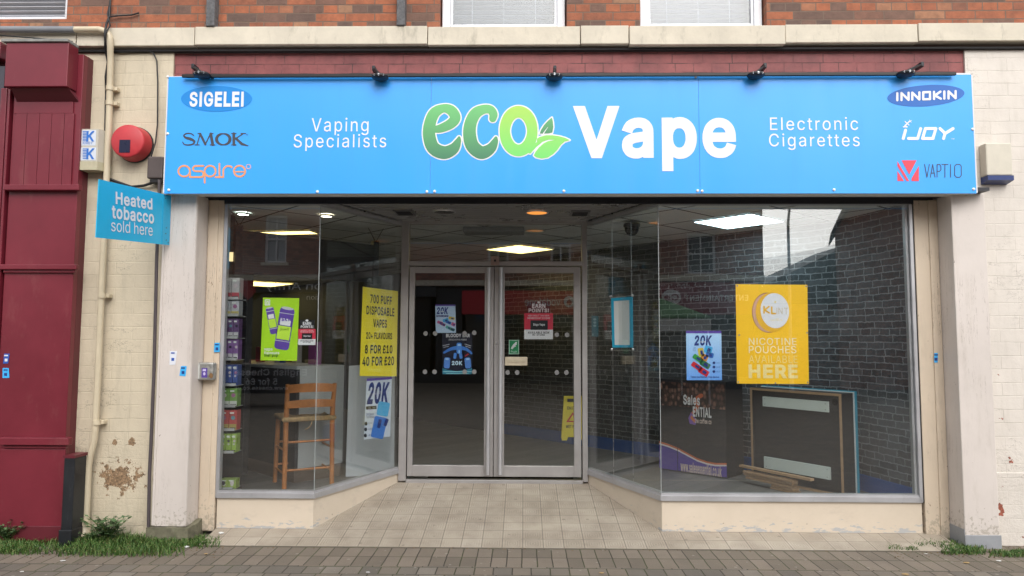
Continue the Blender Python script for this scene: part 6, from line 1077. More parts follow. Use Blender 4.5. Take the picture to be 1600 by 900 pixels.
vein = strokes([[(*Q(1285, 362), .8), (*Q(1330, 300), .3)]]); lf = lambda a, b: np.maximum(leaf1(a, b), -vein(a, b))
obj('logo_leaf', sdf_mb(MB(), P, (838, 178, 872, 214), .4, lf, .003), grad('deep_green_print', (.12, .42, .15), (.06, .25, .12), at(850, 183, SY).z, at(850, 210, SY).z), sg)
# ------------------------------------------------------------------ lamps over the sign
rl = thing('lamp_rail', 'thin black rail running along the top edge of the blue sign', 'rail', at(880, 117, -.35))
zr = at(800, 117.5, -.352).z
mb = MB(); mb.box(at(285, 115, -.35).x, at(1493, 113, -.35).x, -.362, -.342, zr-.012, zr+.012, .003); obj('bar', mb, M['blackplastic'], rl)
mb = MB()
for px in (330, 600, 872, 1186, 1410): x = at(px, 115, -.35).x; obj('bracket', MB().box(x-.01, x+.01, -.342, WY+.02, zr-.008, zr+.006), M['blackplastic'], rl)
for (px, py, ax, ay, lab) in ((316, 119.5, 302, 104, 'black floodlight above the left end of the blue sign'), (594, 123, 584, 107, 'black floodlight above the words on the left half of the sign'), (866, 122.5, 867, 107, 'black floodlight above the leaf at the middle of the sign'), (1181, 120, 1195, 103, 'black floodlight above the right half of the sign'), (1415, 118, 1440, 101, 'black floodlight above the right end of the blue sign')):
    c = at(px, py-2.0, -.375); a = at(ax, ay, -.20)
    o = thing('floodlight', lab, 'floodlight', c, 'floodlights over the shop sign')
    mb = MB(); bm = [(0.002, -.024), (.03, -.022), (.055, -.012), (.064, .0), (.060, .012), (.035, .02), (.004, .022)]; mb.lathe(bm, c, 'z', 26); obj('lamp_head', mb, M['black'], o)
    mb = MB(); mb.tube([a, (c+a)/2+Vector((0, -.02, .01)), c+Vector((0, .02, .018))], [.008, .009, .012], 10); mb.obox(a+Vector((0, .03, 0)), (.024, .09, .04), None, .005); obj('arm', mb, M['black'], o)
    for d in (-.03, 0, .03): obj('led_lens', MB().lathe([(.008, -.004), (.010, .002)], c+Vector((d, -.058+abs(d)*.35, .002)), 'y', 10), M['chrome'], o)
# ------------------------------------------------------------------ projecting sign
xr, xl = at(265.5, 345, -.215), at(152.5, 325, -1.03)
PP = Plane((xl.x, -1.03), (xr.x, -.215))
ps = thing('projecting_sign', 'turquoise flag sign about heated tobacco sticking out from the left pilaster', 'sign', (xr.x, -.215, 2.2))
cq = [(155, 280), (267, 306), (264, 383), (150, 371)]
mb = MB(); mb.pxpoly(PP, cq[::-1], 0, .006); obj('panel', mb, flat('turquoise_sheet', (.024, .46, .76, 1), .35), ps)
mb = MB(); mb.pxpoly(PP, [(255, 303.2), (267, 306), (264, 383), (252.5, 381.9)][::-1], .004, .003); obj('flange', mb, flat('turquoise_flange', (.020, .38, .64, 1), .4), ps)
rvm = paint('dull_rivet', (.05, .16, .22), .4, .1, 10, 0)
for q in ((259, 356), (258, 365), (262, 379), (258, 310), (259, 375)): obj('rivet', MB().pxell(PP, q[0], q[1], .9, 1.0, 0, .006, .002, 10), rvm, ps)
if 0: obj('rivet', mb, paint('dull_rivet', (.05, .16, .22), .4, .1, 10, 0), ps)
def tilted(P, a, b):
    """copy of a plane whose axes follow the line a-b on it"""
    u0, v0 = P.uv(*a); u1, v1 = P.uv(*b); t = math.atan2(v1-v0, u1-u0)
    q = Plane.__new__(Plane); q.p = P.p; q.N = P.N; q.U = P.U*math.cos(t)+P.V*math.sin(t); q.V = P.V*math.cos(t)-P.U*math.sin(t); return q
def slanttext(P, body, x0, x1, ytop, ybot, slope, mat, par, off=.003, **kw):
    """text between px x0..x1, its height measured at the middle, baseline falling by slope px per px"""
    xm = (x0+x1)/2; ym = (ytop+ybot)/2; q = tilted(P, (x0, ym+(x0-xm)*slope), (x1, ym+(x1-xm)*slope))
    u0 = q.uv(x0, ym+(x0-xm)*slope)[0]; u1 = q.uv(x1, ym+(x1-xm)*slope)[0]; v1 = q.uv(xm, ytop)[1]; v0 = q.uv(xm, ybot)[1]
    return obj('lettering', text_mb(MB(), q, body, 0, 0, 0, 0, off, uvbox=(u0, v0, u1, v1), **kw), mat, par)
slanttext(PP, 'Heated', 180, 237.5, 304.5, 323.5, .17, W_, ps, bold=.028); slanttext(PP, 'tobacco', 174, 240, 325, 345.5, .15, W_, ps, bold=.028); slanttext(PP, 'sold here', 173, 238, 347, 365, .13, W_, ps, bold=-.004)
# ------------------------------------------------------------------ bell box, alarm boxes, conduit
c = at(197, 226, -.30); cbk = at(212, 224, WY)
o = thing('alarm_bell', 'round red alarm bell housing on the cream wall', 'alarm bell', (c.x, WY, c.z))
rb = 27.5*(5.5-.3)/F*1.0
redp = paint('faded_red_plastic', (.50, .035, .045), .45, .12, 8, .05, dirt=.15, dirtcol=(.2, .05, .04, 1))
yb = WY-.125; rb = .130; cc = Vector((at(198.5, 220, yb).x, 0, at(198.5, 220, yb).z))
mb = MB(); mb.lathe([(.002, yb), (rb-.012, yb), (rb-.003, yb+.005), (rb, yb+.016), (rb+.008, WY-.02)], cc, 'y', 40); obj('drum', mb, redp, o)
mb = MB(); mb.lathe([(rb+.004, WY-.0195), (rb+.012, WY-.015), (rb+.012, WY-.0005)], cc, 'y', 40); obj('base_ring', mb, M['black'], o)
mb = MB(); mb.pxrect(front(yb), 186.5, 218.5, 203.5, 238.5, .003, .002); obj('label_plate', mb, flat('navy_label', (.012, .015, .045, 1), .3), o)
# white alarm box with K stickers
ya = -.22; Pa = front(ya); x0, x1 = at(122, 230, ya).x, at(153, 230, ya).x; z0, z1 = at(140, 252, ya).z, at(140, 201.5, ya).z
o = thing('alarm_box', 'off white alarm box with blue lettered stickers beside the maroon pilaster', 'alarm box', ((x0+x1)/2, WY, z0))
mb = MB(); mb.prism([(x0, ya), (x1, ya), (x1+.045, WY), (x0-.005, WY)], z0, z1); obj('cover', mb, paint('aged_white_plastic', (.52, .49, .42), .45, .1, 6, .03, dirt=.15), o)
mb = MB(); mb.prism([(x0-.008, ya-.006), (x1+.006, ya-.006), (x1+.052, WY), (x0-.012, WY)], z0-.068, z0-.002); obj('base', mb, paint('yellowed_plastic', (.46, .42, .29), .5, .12, 6, .03, dirt=.3), o)
blue = flat('blue_ink', (.03, .16, .55, 1))
for (a, b) in ((203.5, 227.5), (230.5, 250.5)):
    mb = MB(); mb.pxrect(Pa, 126, a, 150, b, .0015, .001); s_ = obj('sticker', mb, flat('pale_sticker', (.62, .66, .74, 1)), o)
    h = (b-a)*(.74 if b-a > 22 else .92); f = glyph_set([[(130, a+2.2+k*h*.135), (138, a+2.2+k*h*.135)] for k in range(7)], .62)
    obj('emblem', sdf_mb(MB(), Pa, (127, a, 150, b), .5, f, .003), blue, s_); T(Pa, 'K', 135.5, a+1.4, 148, a+1.4+h*.92, blue, s_, .0036, name='emblem', bold=.014)
    if b-a > 22: T(Pa, 'KIRBY', 130, 221.5, 145, 225.5, blue, s_, .003, bold=.01)
# right hand alarm box: cream cover over a blue strobe base
ya = -.20; x0, x1 = at(1541, 250, ya).x, at(1582, 250, ya).x; z0, z1 = at(1560, 274, ya).z, at(1560, 223, ya).z
o = thing('alarm_box', 'cream alarm box with dark blue base on the right wall', 'alarm box', ((x0+x1)/2, WY, z0))
mb = MB(); mb.box(x0, x1, ya, WY, z0, z1, .01); obj('cover', mb, paint('cream_plastic', (.58, .54, .45), .4, .08, 6, .03, dirt=.12), o)
mb = MB(); mb.prism([(x0+.004, ya-.004), (x1+.002, ya-.004), (x1+.002, WY), (x0+.004, WY)], [z0-.036, z0-.036, z0-.055, z0-.055], [z0-.001]*4); obj('strobe_base', mb, flat('navy_lens', (.025, .045, .16, 1), .2), o)
yj = -.20; x0, x1 = at(229, 270, yj).x, at(254, 270, yj).x; z0, z1 = at(240, 279, yj).z, at(240, 244, yj).z
mb = MB(); mb.box(x0, x1, yj, WY, z0, z1, .012); o = solo('junction_box', mb, paint('brown_grey_plastic', (.085, .065, .062), .45, .15, 8, .05), 'dark brown junction box beside the left end of the blue sign', 'junction box')
mb = MB(); mb.box(x0+.02, x1-.005, yj+.01, WY, z0-.03, z0-.001, .005); obj('cable_gland', mb, M['blackplastic'], o)
pvc = paint('cream_painted_pipe', (.58, .50, .36), .4, .08, 5, .03, dirt=.2, dirtcol=(.3, .22, .12, 1))
yp = -.175
def ap(px, py, y=yp): return at(px, py, y)
dp = thing('drainpipe', 'cream painted drainpipe running down the cream wall beside the maroon pilaster', 'drainpipe', ap(134, 830))
pts = [Vector((-9, -.275, at(0, 46, -.215).z)), at(60, 46.5, -.215), at(155, 46, -.215), at(166, 49, -.214), at(171.5, 57, -.21), at(172.5, 68, -.205), at(172.5, 82, -.19), ap(172.8, 95), ap(170, 200), ap(165.5, 300), ap(158, 470), ap(152.5, 600), ap(149, 670), ap(147, 690), ap(141, 712), ap(138.5, 728), ap(134, 825)]
pts[1:] = pts[1:]
mb = MB(); mb.tube(pts[1:], .0235, 14); obj('pipe', mb, pvc, dp); mb = MB(); mb.tube([pts[0], at(117, 46.3, -.215)], .026, 14); obj('grey_pipe', mb, paint('grey_pipe_plastic', (.22, .23, .25), .4, .1, 5, .02), dp)
for (px, py) in ((172, 138), (171.5, 161), (159.5, 462), (151, 660)):
    c = ap(px, py); mb = MB(); mb.lathe([(.030, -.018), (.030, .018)], c, 'z', 16); mb.obox(c+Vector((.025, .03, -.0)), (.05, .05, .03), None, .004); obj('clip', mb, pvc, dp)
c = ap(133, 832, -.185); mb = MB(); mb.lathe([(.030, .09), (.034, .07), (.034, .0), (.044, -.004), (.044, -.03), (.03, -.034)], c, 'z', 16); obj('shoe', mb, pvc, dp)
dn = paint('brown_plastic_pipe', (.085, .07, .075), .35, .1, 6, .02)
mb = MB(); mb.tube([at(249, 281, -.19), at(249, 300, -.19), at(245, 400, -.19), at(240.5, 580, -.19), at(236, 690, -.19), at(233.5, 740, -.19), at(232, 823, -.19)], .0125, 10); solo('downpipe', mb, dn, 'slim dark brown pipe in the corner left of the pale pilaster', 'pipe')
cab = paint('black_cable', (.012, .012, .014), .5, .2, 9, 0)
mb = MB(); mb.tube([at(173, -60, -.15), at(172.5, 0, -.15), at(171, 25, -.145), at(166.5, 37, -.205), at(164, 50, -.245), at(164.5, 66, -.215), at(166, 80, -.165), at(169, 100, -.15), at(166, 130, -.15), at(168, 105, -.15), at(165.5, 160, -.15), at(164, 230, -.15), at(161.5, 290, -.15)], .0085, 8)
solo('cable', mb, cab, 'black cable dropping from the brickwork over the ledge beside the drainpipe', 'cable')
mb = MB(); mb.tube([at(172.5, 2, -.145), at(168, 22, -.15), at(172, 40, -.205), at(165, 52, -.25), at(163.5, 75, -.19), at(168, 97, -.142), at(164.5, 120, -.14), at(165.5, 150, -.14), at(166, 200, -.14)], .006, 8)
mb.tube([at(172, 26, -.15), at(185, 24.5, -.14), at(205, 23.5, -.14), at(217, 20, -.135)], .006, 8)
solo('cable', mb, cab, 'second black cable with a side branch on the bricks, looping beside the drainpipe', 'cable')
mb = MB(); mb.tube([at(-30, 53, -.32), at(0, 55, -.32), at(60, 60, -.26), at(128, 66, -.16), at(150, 70, -.145), at(187, 82, -.14), at(205, 81, -.14), at(232, 80, -.14), at(240, 83, -.14), at(245, 95, -.14), at(246.5, 130, -.14), at(246, 195, -.14), at(243, 222, -.15), at(238, 238, -.17), at(236, 246, -.17)], .0055, 8)
solo('cable', mb, cab, 'thin black cable curving across the cream wall to the brown junction box', 'cable')
mb = MB(); mb.tube([at(161.5, 276, -.15), at(180, 283, -.14), at(205, 292, -.14), at(225, 290, -.15), at(243, 284, -.17)], .011, 8); solo('cable', mb, cab, 'thick black cable sagging just above the turquoise flag sign', 'cable')
tim = paint('weathered_grey_timber', (.13, .13, .135), .85, .5, 30, .5, 60)
for (px0, px1, lab) in ((321.5, 335, 'weathered grey timber post on the brickwork near the left end of the sign'), (619.5, 632.5, 'weathered grey timber post on the brickwork left of the bright window')):
    x0, x1 = at(px0, 20, -.2).x, at(px1, 20, -.2).x; mb = MB(); mb.box(x0, x1, -.2, WY, ZL1+.002, TOP-.3, .006); solo('timber_post', mb, tim, lab, 'timber post', 'timber posts on the brickwork')
# ------------------------------------------------------------------ neighbouring maroon shopfront
nb = thing('maroon_shopfront', 'maroon painted wooden shopfront pilaster and bracket of the shop next door', 'shopfront', (-3.7, -.2, 0))
yn = -.24; Mm = M['maroon']
def nx(px, py, y=yn): return at(px, py, y).x
def nz(py, y=yn, px=60): return at(px, py, y).z
xe = nx(118, 400, yn); xin = nx(8, 400, yn)
mb = MB(); mb.box(nx(8, 400), nx(116, 400), yn, WY+.2, -.02, 3.70, .004); obj('pilaster_board', mb, Mm, nb)
mb = MB(); mb.box(nx(116, 400)+.001, nx(122.5, 400, yn+.05), yn+.05, WY+.2, -.02, 3.70, .004); obj('edge_board', mb, M['maroon_dark'], nb)
mb = MB(); yb_ = -.36; mb.box(nx(8, 100, yb_), nx(106, 100, yb_), yb_, yn-.001, nz(135, yb_), nz(66.5, yb_), .005); obj('console_block', mb, Mm, nb)
x0, x1 = nx(8, 100, yb_), nx(106, 100, yb_)
mb = MB(); zc0, zc1 = nz(135, yb_)-.002, nz(158, yn-.02); mb.add([(x0+.03, yb_+.03, zc0), (x1-.01, yb_+.03, zc0), (x1+.02, yn-.002, zc1), (x0+.02, yn-.002, zc1), (x0+.03, yn-.002, zc0), (x1-.01, yn-.002, zc0)], [[0, 1, 2, 3], [1, 5, 2], [0, 3, 4], [0, 4, 5, 1], [3, 2, 5, 4]]); obj('cove_moulding', mb, M['maroon_dark'], nb)
mb = MB(); mb.box(nx(4, 60, yb_), nx(108, 60, yb_), yb_-.015, yn-.001, nz(66, yb_), nz(61.5, yb_), .004); obj('lead_capping', mb, paint('dull_lead', (.25, .25, .24), .7, .4, 14, .3), nb)
mb = MB()
xs_ = [22, 40, 60, 79, 99, 114]
for i in range(5): mb.box(nx(xs_[i], 220, yn-.012)+.0016, nx(xs_[i+1], 220, yn-.012)-.0016, yn-.012, yn-.0005, nz(290, yn-.012), nz(177, yn-.012), .0012)
mb.box(nx(xs_[0], 170, yn-.012)+.0016, nx(xs_[5], 170, yn-.012)-.0016, yn-.012, yn-.0005, nz(177, yn-.012)+.0005, nz(159, yn-.012), .0012)
obj('grooved_panel', mb, Mm, nb)
for (pa, pb, pr) in ((297, 288, .05), (421, 413, .04), (696, 684, .05)):
    mb = MB(); mb.box(nx(5 if pa < 400 else -2, (pa+pb)/2, yn-pr), nx(123 if pa < 300 else (119 if pa < 500 else 107), (pa+pb)/2, yn-pr), yn-pr, yn-.0005, nz(pa, yn-pr), nz(pb, yn-pr), .006)
    if pa > 300: mb.box(nx(5, pa, yn-pr*.5), nx(117 if pa < 500 else 103, pa, yn-pr*.5), yn-pr*.5, yn-.0008, nz(pa+5, yn-pr*.5), nz(pa, yn-pr*.5)-.001, .004)
    obj('moulding', mb, Mm, nb)
mb = MB(); mb.box(nx(-3, 770, yn-.018), nx(99, 770, yn-.018), yn-.018, yn-.0005, .05, nz(702, yn-.018), .004); obj('base_panel', mb, Mm, nb)
mb = MB(); mb.box(nx(-40, 830, yn-.03), nx(98, 830, yn-.03), yn-.03, yn-.0185, -.01, nz(822, yn-.03), .004); obj('plinth', mb, M['maroon_dark'], nb)
mb = MB(); xl_ = nx(8, 400)
mb.box(-9, xl_-.002, -.16, WY+.2, -.02, 3.70); obj('fascia_return', mb, M['maroon_dark'], nb)
mb = MB()
for k, (pa, pb) in enumerate(((-8, 2), (3.5, 7.5))): mb.box(nx(pa, 300, yn-.01-.01*k), nx(pb, 300, yn-.01-.01*k), yn-.01-.012*k, -.161, .2, nz(138), .006)
mb.box(-9, nx(-9, 300), yn-.02, -.161, nz(92), nz(66), .006); obj('door_frame', mb, Mm, nb)
mb = MB(); mb.box(-9, nx(-9.5, 300), -.2, -.1615, .9, nz(100)); obj('window_glass', mb, paint('neighbour_dark_glass', (.05, .045, .06), .08, .1, 2, 0), nb)
# black boxed pipe foot
yk = -.34; x0, x1 = nx(97, 780, yk), nx(114, 780, yk)
pf = thing('pipe_boxing', 'black painted square post standing against the foot of the maroon pilaster', 'post', ((x0+x1)/2, yk, 0))
mb = MB(); mb.box(x0, x1, yk, -.2, -.01, nz(716, yk, 110), .006); obj('boxing', mb, M['black'], pf)
mb = MB(); mb.prism([(x0-.004, yk-.006), (x1+.004, yk-.006), (x1+.006, -.19), (x0, -.19)], nz(716, yk, 110)+.001, nz(711.5, yk, 110)); obj('cap', mb, M['maroon_dark'], pf)
mb = MB(); mb.box(x0-.008, x1+.006, yk-.012, -.2, -.01, nz(828, yk, 110), .005); obj('base', mb, M['black'], pf)
# ------------------------------------------------------------------ metal box with sticker on the left post
yi = -.09; Pi = front(yi); x0, x1 = at(307, 580, yi).x, at(333, 580, yi).x; z0, z1 = at(320, 594, yi).z, at(320, 566.5, yi).z
o = thing('ash_box', 'small scuffed metal box with a purple sticker on the left door post', 'metal box', ((x0+x1)/2, -.02, z0))
mb = MB(); mb.box(x0, x1, yi, -.0205, z0, z1, .012); obj('case', mb, paint('scuffed_steel', (.38, .38, .36), .4, .5, 25, .2, 40, metal=.5), o)
mb = MB(); mb.pxrect(Pi, 315, 575, 324, 590, .0015, .001); obj('sticker', mb, flat('purple_sticker', (.10, .06, .30, 1)), o)
mb = MB(); mb.pxrect(Pi, 317, 576.5, 322, 580, .003, .001); mb.pxell(Pi, 319.5, 584, 1.8, 2.6, 0, .003); obj('sticker_print', mb, flat('lilac_print', (.5, .45, .7, 1)), o)
mb = MB(); mb.pxrect(Pi, 308, 569, 312, 592, .0015, .001); obj('edge_label', mb, flat('pale_edge_label', (.55, .56, .54, 1)), o)
mb = MB(); mb.pxell(Pi, 330, 587, 3, 4, 0, .004, .003); obj('rust_mark', mb, paint('rust', (.22, .12, .05), .8, .4, 30, .2), o)
# blue stickers
sky = flat('sky_blue_sticker', (.05, .42, .85, 1)); deep = flat('deep_blue_sticker', (.035, .10, .42, 1)); wl_ = flat('white_sticker_print', (.7, .72, .78, 1)); nav = flat('navy_sticker_print', (.02, .05, .22, 1))
def sticker(P, pts, m, lab, mark, mm):
    mb = MB(); mb.pxpoly(P, pts[::-1], .0025, .001); cx = sum(p[0] for p in pts)/4; cy_ = sum(p[1] for p in pts)/4
    o = solo('sticker', mb, m, lab, 'sticker', 'small blue stickers on the shopfronts')
    mb = MB(); y0_ = min(p[1] for p in pts); mb.pxrect(P, cx-3, y0_+2, cx+3, y0_+4, .004); obj('printed_line', mb, mm, o); mb = MB(); mb.pxrect(P, cx-2.2, cy_, cx+2.2, cy_+4.5, .004); obj('printed_mark', mb, mm, o)
Pn = front(yn); Pp = front(-.2); Pd = front(-.02)
sticker(Pn, [(7, 552.5), (15.5, 552.5), (13, 568), (5, 568)], deep, 'deep blue tilted sticker, upper of two on the maroon boards', 0, wl_)
sticker(Pn, [(4.5, 575), (14, 575), (15, 590.5), (4, 590.5)], sky, 'light blue sticker, lower of two on the maroon boards', 0, nav)
sticker(Pp, [(265.5, 548.5), (277, 548.5), (274, 570), (265, 570)], wl_, 'white and purple blue sticker, upper left of two on the left pilaster', 0, deep)
sticker(Pp, [(283, 572), (292, 572), (290, 588), (280.5, 587)], sky, 'light blue sticker tilted at the right edge of the left pilaster', 0, nav)
sticker(Pd, [(335.5, 535.5), (343.5, 535.5), (343.5, 550), (334.5, 550)], sky, 'light blue sticker on the cream post above the metal box', 0, nav)
sticker(front(-.022), [(1459.5, 551.5), (1465, 551.5), (1465, 566.5), (1459.5, 566.5)], sky, 'tiny light blue sticker on the right cream post', 0, nav)
# ------------------------------------------------------------------ posters and stickers behind the glass
lime = flat('lime_poster', (.38, .66, .02, 1), .35); pur = flat('purple_ink', (.11, .055, .34, 1)); wp = flat('white_ink', (.72, .72, .74, 1)); blk = flat('black_ink', (.012, .012, .014, 1)); navy = flat('navy_ink', (.015, .035, .20, 1))
pink = flat('crimson_ink', (.62, .035, .07, 1)); yelp = flat('bright_yellow_poster', (.90, .76, .03, 1), .35); paper = flat('pale_blue_paper', (.46, .60, .78, 1), .35); cyb = flat('electric_blue_ink', (.05, .20, .62, 1)); cyl = flat('light_blue_ink', (.10, .45, .75, 1))
def sheet(P, pts, m, lab, cat='poster', group=None, name='poster'):
    mb = MB(); mb.pxpoly(P, pts[::-1], 0, .0008); return solo(name, mb, m, lab, cat, group)
def rotrect(P, cx, cy_, w_, h_, a, off, mb, rnd_=0.0):
    c, s = math.cos(a), math.sin(a); pts = []
    n = 5 if rnd_ else 1
    for sx, sy, a0 in ((1, -1, -90), (1, 1, 0), (-1, 1, 90), (-1, -1, 180)):
        for k in range(n):
            if rnd_: t = R(a0+90*k/(n-1)); x = sx*(w_/2-rnd_)+rnd_*math.cos(t); y = sy*(h_/2-rnd_)+rnd_*math.sin(t)
            else: x, y = sx*w_/2, sy*h_/2
            pts.append((cx+x*c-y*s, cy_+x*s+y*c))
    return mb.pxpoly(P, pts[::-1], off)
P = PFR
# lime poster with two purple canisters
o = sheet(P, [(411, 465), (467.5, 466), (464, 564), (407, 563)], lime, 'lime green poster with two purple canisters on the left window')
limb = flat('bright_lime_ink', (.50, .74, .06, 1)); shade = flat('dark_green_ink', (.05, .14, .01, 1)); silv = flat('silver_ink', (.5, .5, .56, 1))
def can(cx, cy_, w_, h_, a, par):
    c, s = math.cos(a), math.sin(a); tr = lambda x, y: (cx+x*c-y*s, cy_+x*s+y*c)
    g = obj('printed_canister', rotrect(P, cx, cy_, w_, h_, a, .0012, MB(), w_*.22), pur, par)
    mb = MB(); q = tr(0, h_*.10); rotrect(P, *q, w_*.88, h_*.32, a, .0024, mb); obj('label_band', mb, limb, g); mb = MB(); q = tr(0, -h_*.485); mb.pxell(P, *q, w_*.42, w_*.10, a, .0030); obj('canister_top', mb, silv, g)
    mb = MB(); q = tr(0, -h_*.16); rotrect(P, *q, w_*.72, h_*.16, a, .0024, mb, .8); obj('label_text', mb, wp, g)
    mb = MB(); q = tr(0, -h_*.36); rotrect(P, *q, w_, 1.1, a, .0024, mb); q = tr(0, h_*.30); rotrect(P, *q, w_, 1.0, a, .0024, mb); obj('rim_line', mb, silv, g)
    return g
can(425, 501, 12.5, 42, R(-11), o); g = can(444.5, 513.5, 23, 66, R(9), o)
T(P, 'skw', 440, 494, 456.5, 502, pur, o, .0036, bold=.03); T(P, '(kiwi)', 438, 512, 451, 517, shade, o, .0036, bold=.01)
mb = MB(); f = strokes([[(x, y, .7) for x, y in s] for s in ([(414.5, 468.5), (421.5, 468.5), (421.5, 476.5), (414.5, 476.5), (414.5, 468.5)], [(417, 475), (417, 471), (419.5, 471), (419.5, 475)])]); obj('emblem', sdf_mb(mb, P, (412, 466, 424, 479), .4, f, .0012), wp, o)
T(P, 'vape', 412.5, 544, 426, 549, wp, o, .0012, bold=.03); T(P, 'flavours', 412.5, 549, 436.5, 553.5, wp, o, .0012, bold=.03); T(P, 'that pop', 412.5, 553, 434.5, 558.5, shade, o, .0012, bold=.03)
# earn points stickers
def earn(P, x0, y0, x1, y1, tx0, tx1, ty0, lab):
    h = y1-y0
    o = sheet(P, [(x0, y0), (x1, y0), (x1, y1), (x0, y1)], pink, lab, 'sticker', 'earn points stickers', 'points_sticker')
    mb = MB(); mb.pxrect(P, x0, y0+h*.63, x1, y1, .0012); obj('white_band', mb, wp, o)
    mb = MB(); mb.pxrect(P, x0+(x1-x0)*.22, y0+h*.27, x1-(x1-x0)*.18, y0+h*.64, .0024); k = obj('printed_card', mb, blk, o)
    T(P, 'Edge Vape', x0+(x1-x0)*.32, y0+h*.39, x1-(x1-x0)*.28, y0+h*.50, wp, o, .0036, bold=.03)
    T(P, 'AVAILABLE NOW', x0+(x1-x0)*.13, y0+h*.70, x1-(x1-x0)*.12, y0+h*.79, blk, o, .0024, bold=.02); T(P, 'IN-STORE', x0+(x1-x0)*.28, y0+h*.80, x1-(x1-x0)*.28, y0+h*.87, blk, o, .0024, bold=.02)
    T(P, 'ASK ABOUT THE NEW', x0+(x1-x0)*.13, y0+h*.06, x1-(x1-x0)*.13, y0+h*.12, wp, o, .0012, bold=.01); T(P, 'MEMBERSHIP SCHEME', x0+(x1-x0)*.12, y0+h*.15, x1-(x1-x0)*.1, y0+h*.22, wp, o, .0012, bold=.01)
    m_ = (ty0+y0)/2; mb = MB(); mb.pxrect(P, tx0-2, ty0-3, tx1+2, y0-.6, -.0004, .0004); obj('clear_backing', mb, flat('smoky_film', (.02, .02, .022, 1), .3), o)
    T(P, 'EARN', tx0+(tx1-tx0)*.17, ty0, tx1-(tx1-tx0)*.17, m_-.6, wp, o, .0012, bold=.04); T(P, 'POINTS!', tx0, m_, tx1, y0-1.5, wp, o, .0012, bold=.04)
    mb = MB(); mb.pxell(P, (tx0+tx1)/2, ty0-2.2, 2.2, 1.6, 0, .0012); obj('emblem', mb, wp, o)
earn(P, 466, 514, 493, 539, 470, 489.5, 503, 'small red and white earn points sticker beside the lime poster'); earn(PDR, 819, 489.5, 864, 530, 826, 857.5, 474.5, 'larger red and white earn points sticker on the right door')
# yellow price poster on the left splayed pane
P = PSL_i; q = [(567, 448), (622, 455), (619.5, 588), (562, 587.5)]
o = sheet(P, q, yelp, 'tall bright yellow price poster for disposable vapes on the left splayed pane')
def slantT(P, body, x0, x1, y0, y1, sl, m, par, **kw): return slanttext(P, body, x0, x1, y0, y1, sl, m, par, .0012, **kw)
slantT(P, '700 PUFF', 578.5, 612, 461.5, 475, .11, blk, o, bold=.014); slantT(P, 'DISPOSABLE', 572.5, 616, 479.5, 493, .09, blk, o, bold=.014); slantT(P, 'VAPES', 583, 604.5, 499, 512, .06, blk, o, bold=.014)
slantT(P, '20+ FLAVOURS', 572, 612.5, 519.5, 530, .03, blk, o, bold=.014); slantT(P, '8 FOR £10', 570, 613, 539, 552.5, .0, blk, o, bold=.014); slantT(P, '40 FOR £20', 566, 615.5, 557, 571.5, -.02, blk, o, bold=.014)
# 20K poster on the left splayed pane
o = sheet(P, [(573, 591.5), (612.5, 589), (609.5, 682), (568.5, 687)], flat('white_blue_paper', (.62, .68, .76, 1), .35), 'white and blue 20K poster below the yellow price poster')
mb = MB(); mb.pxpoly(P, [(573, 591.5), (612.5, 589), (612.3, 592.5), (573, 595.5)][::-1], .0012); obj('printed_band', mb, pur, o)
slantT(P, '20K', 573.5, 608.5, 597, 631, -.05, navy, o, bold=.05, shear=.2); slantT(P, 'ULTRA', 586, 597, 611, 616, -.05, wp, o, bold=.05)
mb = MB(); rotrect(P, 580, 637, 16, 5, R(-4), .0012, mb); obj('printed_band', mb, blk, o); slantT(P, 'DUAL TANK', 574, 587, 635.5, 639, -.05, wp, o, bold=.02).location
slantT(P, 'One Device', 572, 584, 645, 649, -.05, navy, o); slantT(P, 'Two Flavours', 572, 585, 649.5, 653.5, -.05, navy, o)
mb = MB(); rotrect(P, 592, 668, 20, 34, R(12), .0012, mb, 3); obj('printed_device', mb, cyb, o)
mb = MB(); rotrect(P, 598.5, 639, 18, 22, R(10), .0024, mb, 2.5); obj('printed_device', mb, cyl, o)
mb = MB(); rotrect(P, 592.5, 662, 5, 14, R(12), .0024, mb, 1.5); rotrect(P, 603, 660, 5, 12, R(20), .0024, mb, 1.5); obj('printed_window', mb, navy, o)
mb = MB(); mb.pxell(P, 571.7, 662, 2.3, 3, 0, .0012); mb.pxell(P, 571.2, 671, 2.3, 3, 0, .0012); mb.pxell(P, 570.8, 680.5, 2.3, 3, 0, .0012); obj('printed_icon', mb, blk, o)
for y in (661, 670, 679.5): slantT(P, ['20,000', 'LED', 'AIRFLOW'][int((y-661)/9)], 575.5, 581.5, y-1, y+1.6, -.05, navy, o)
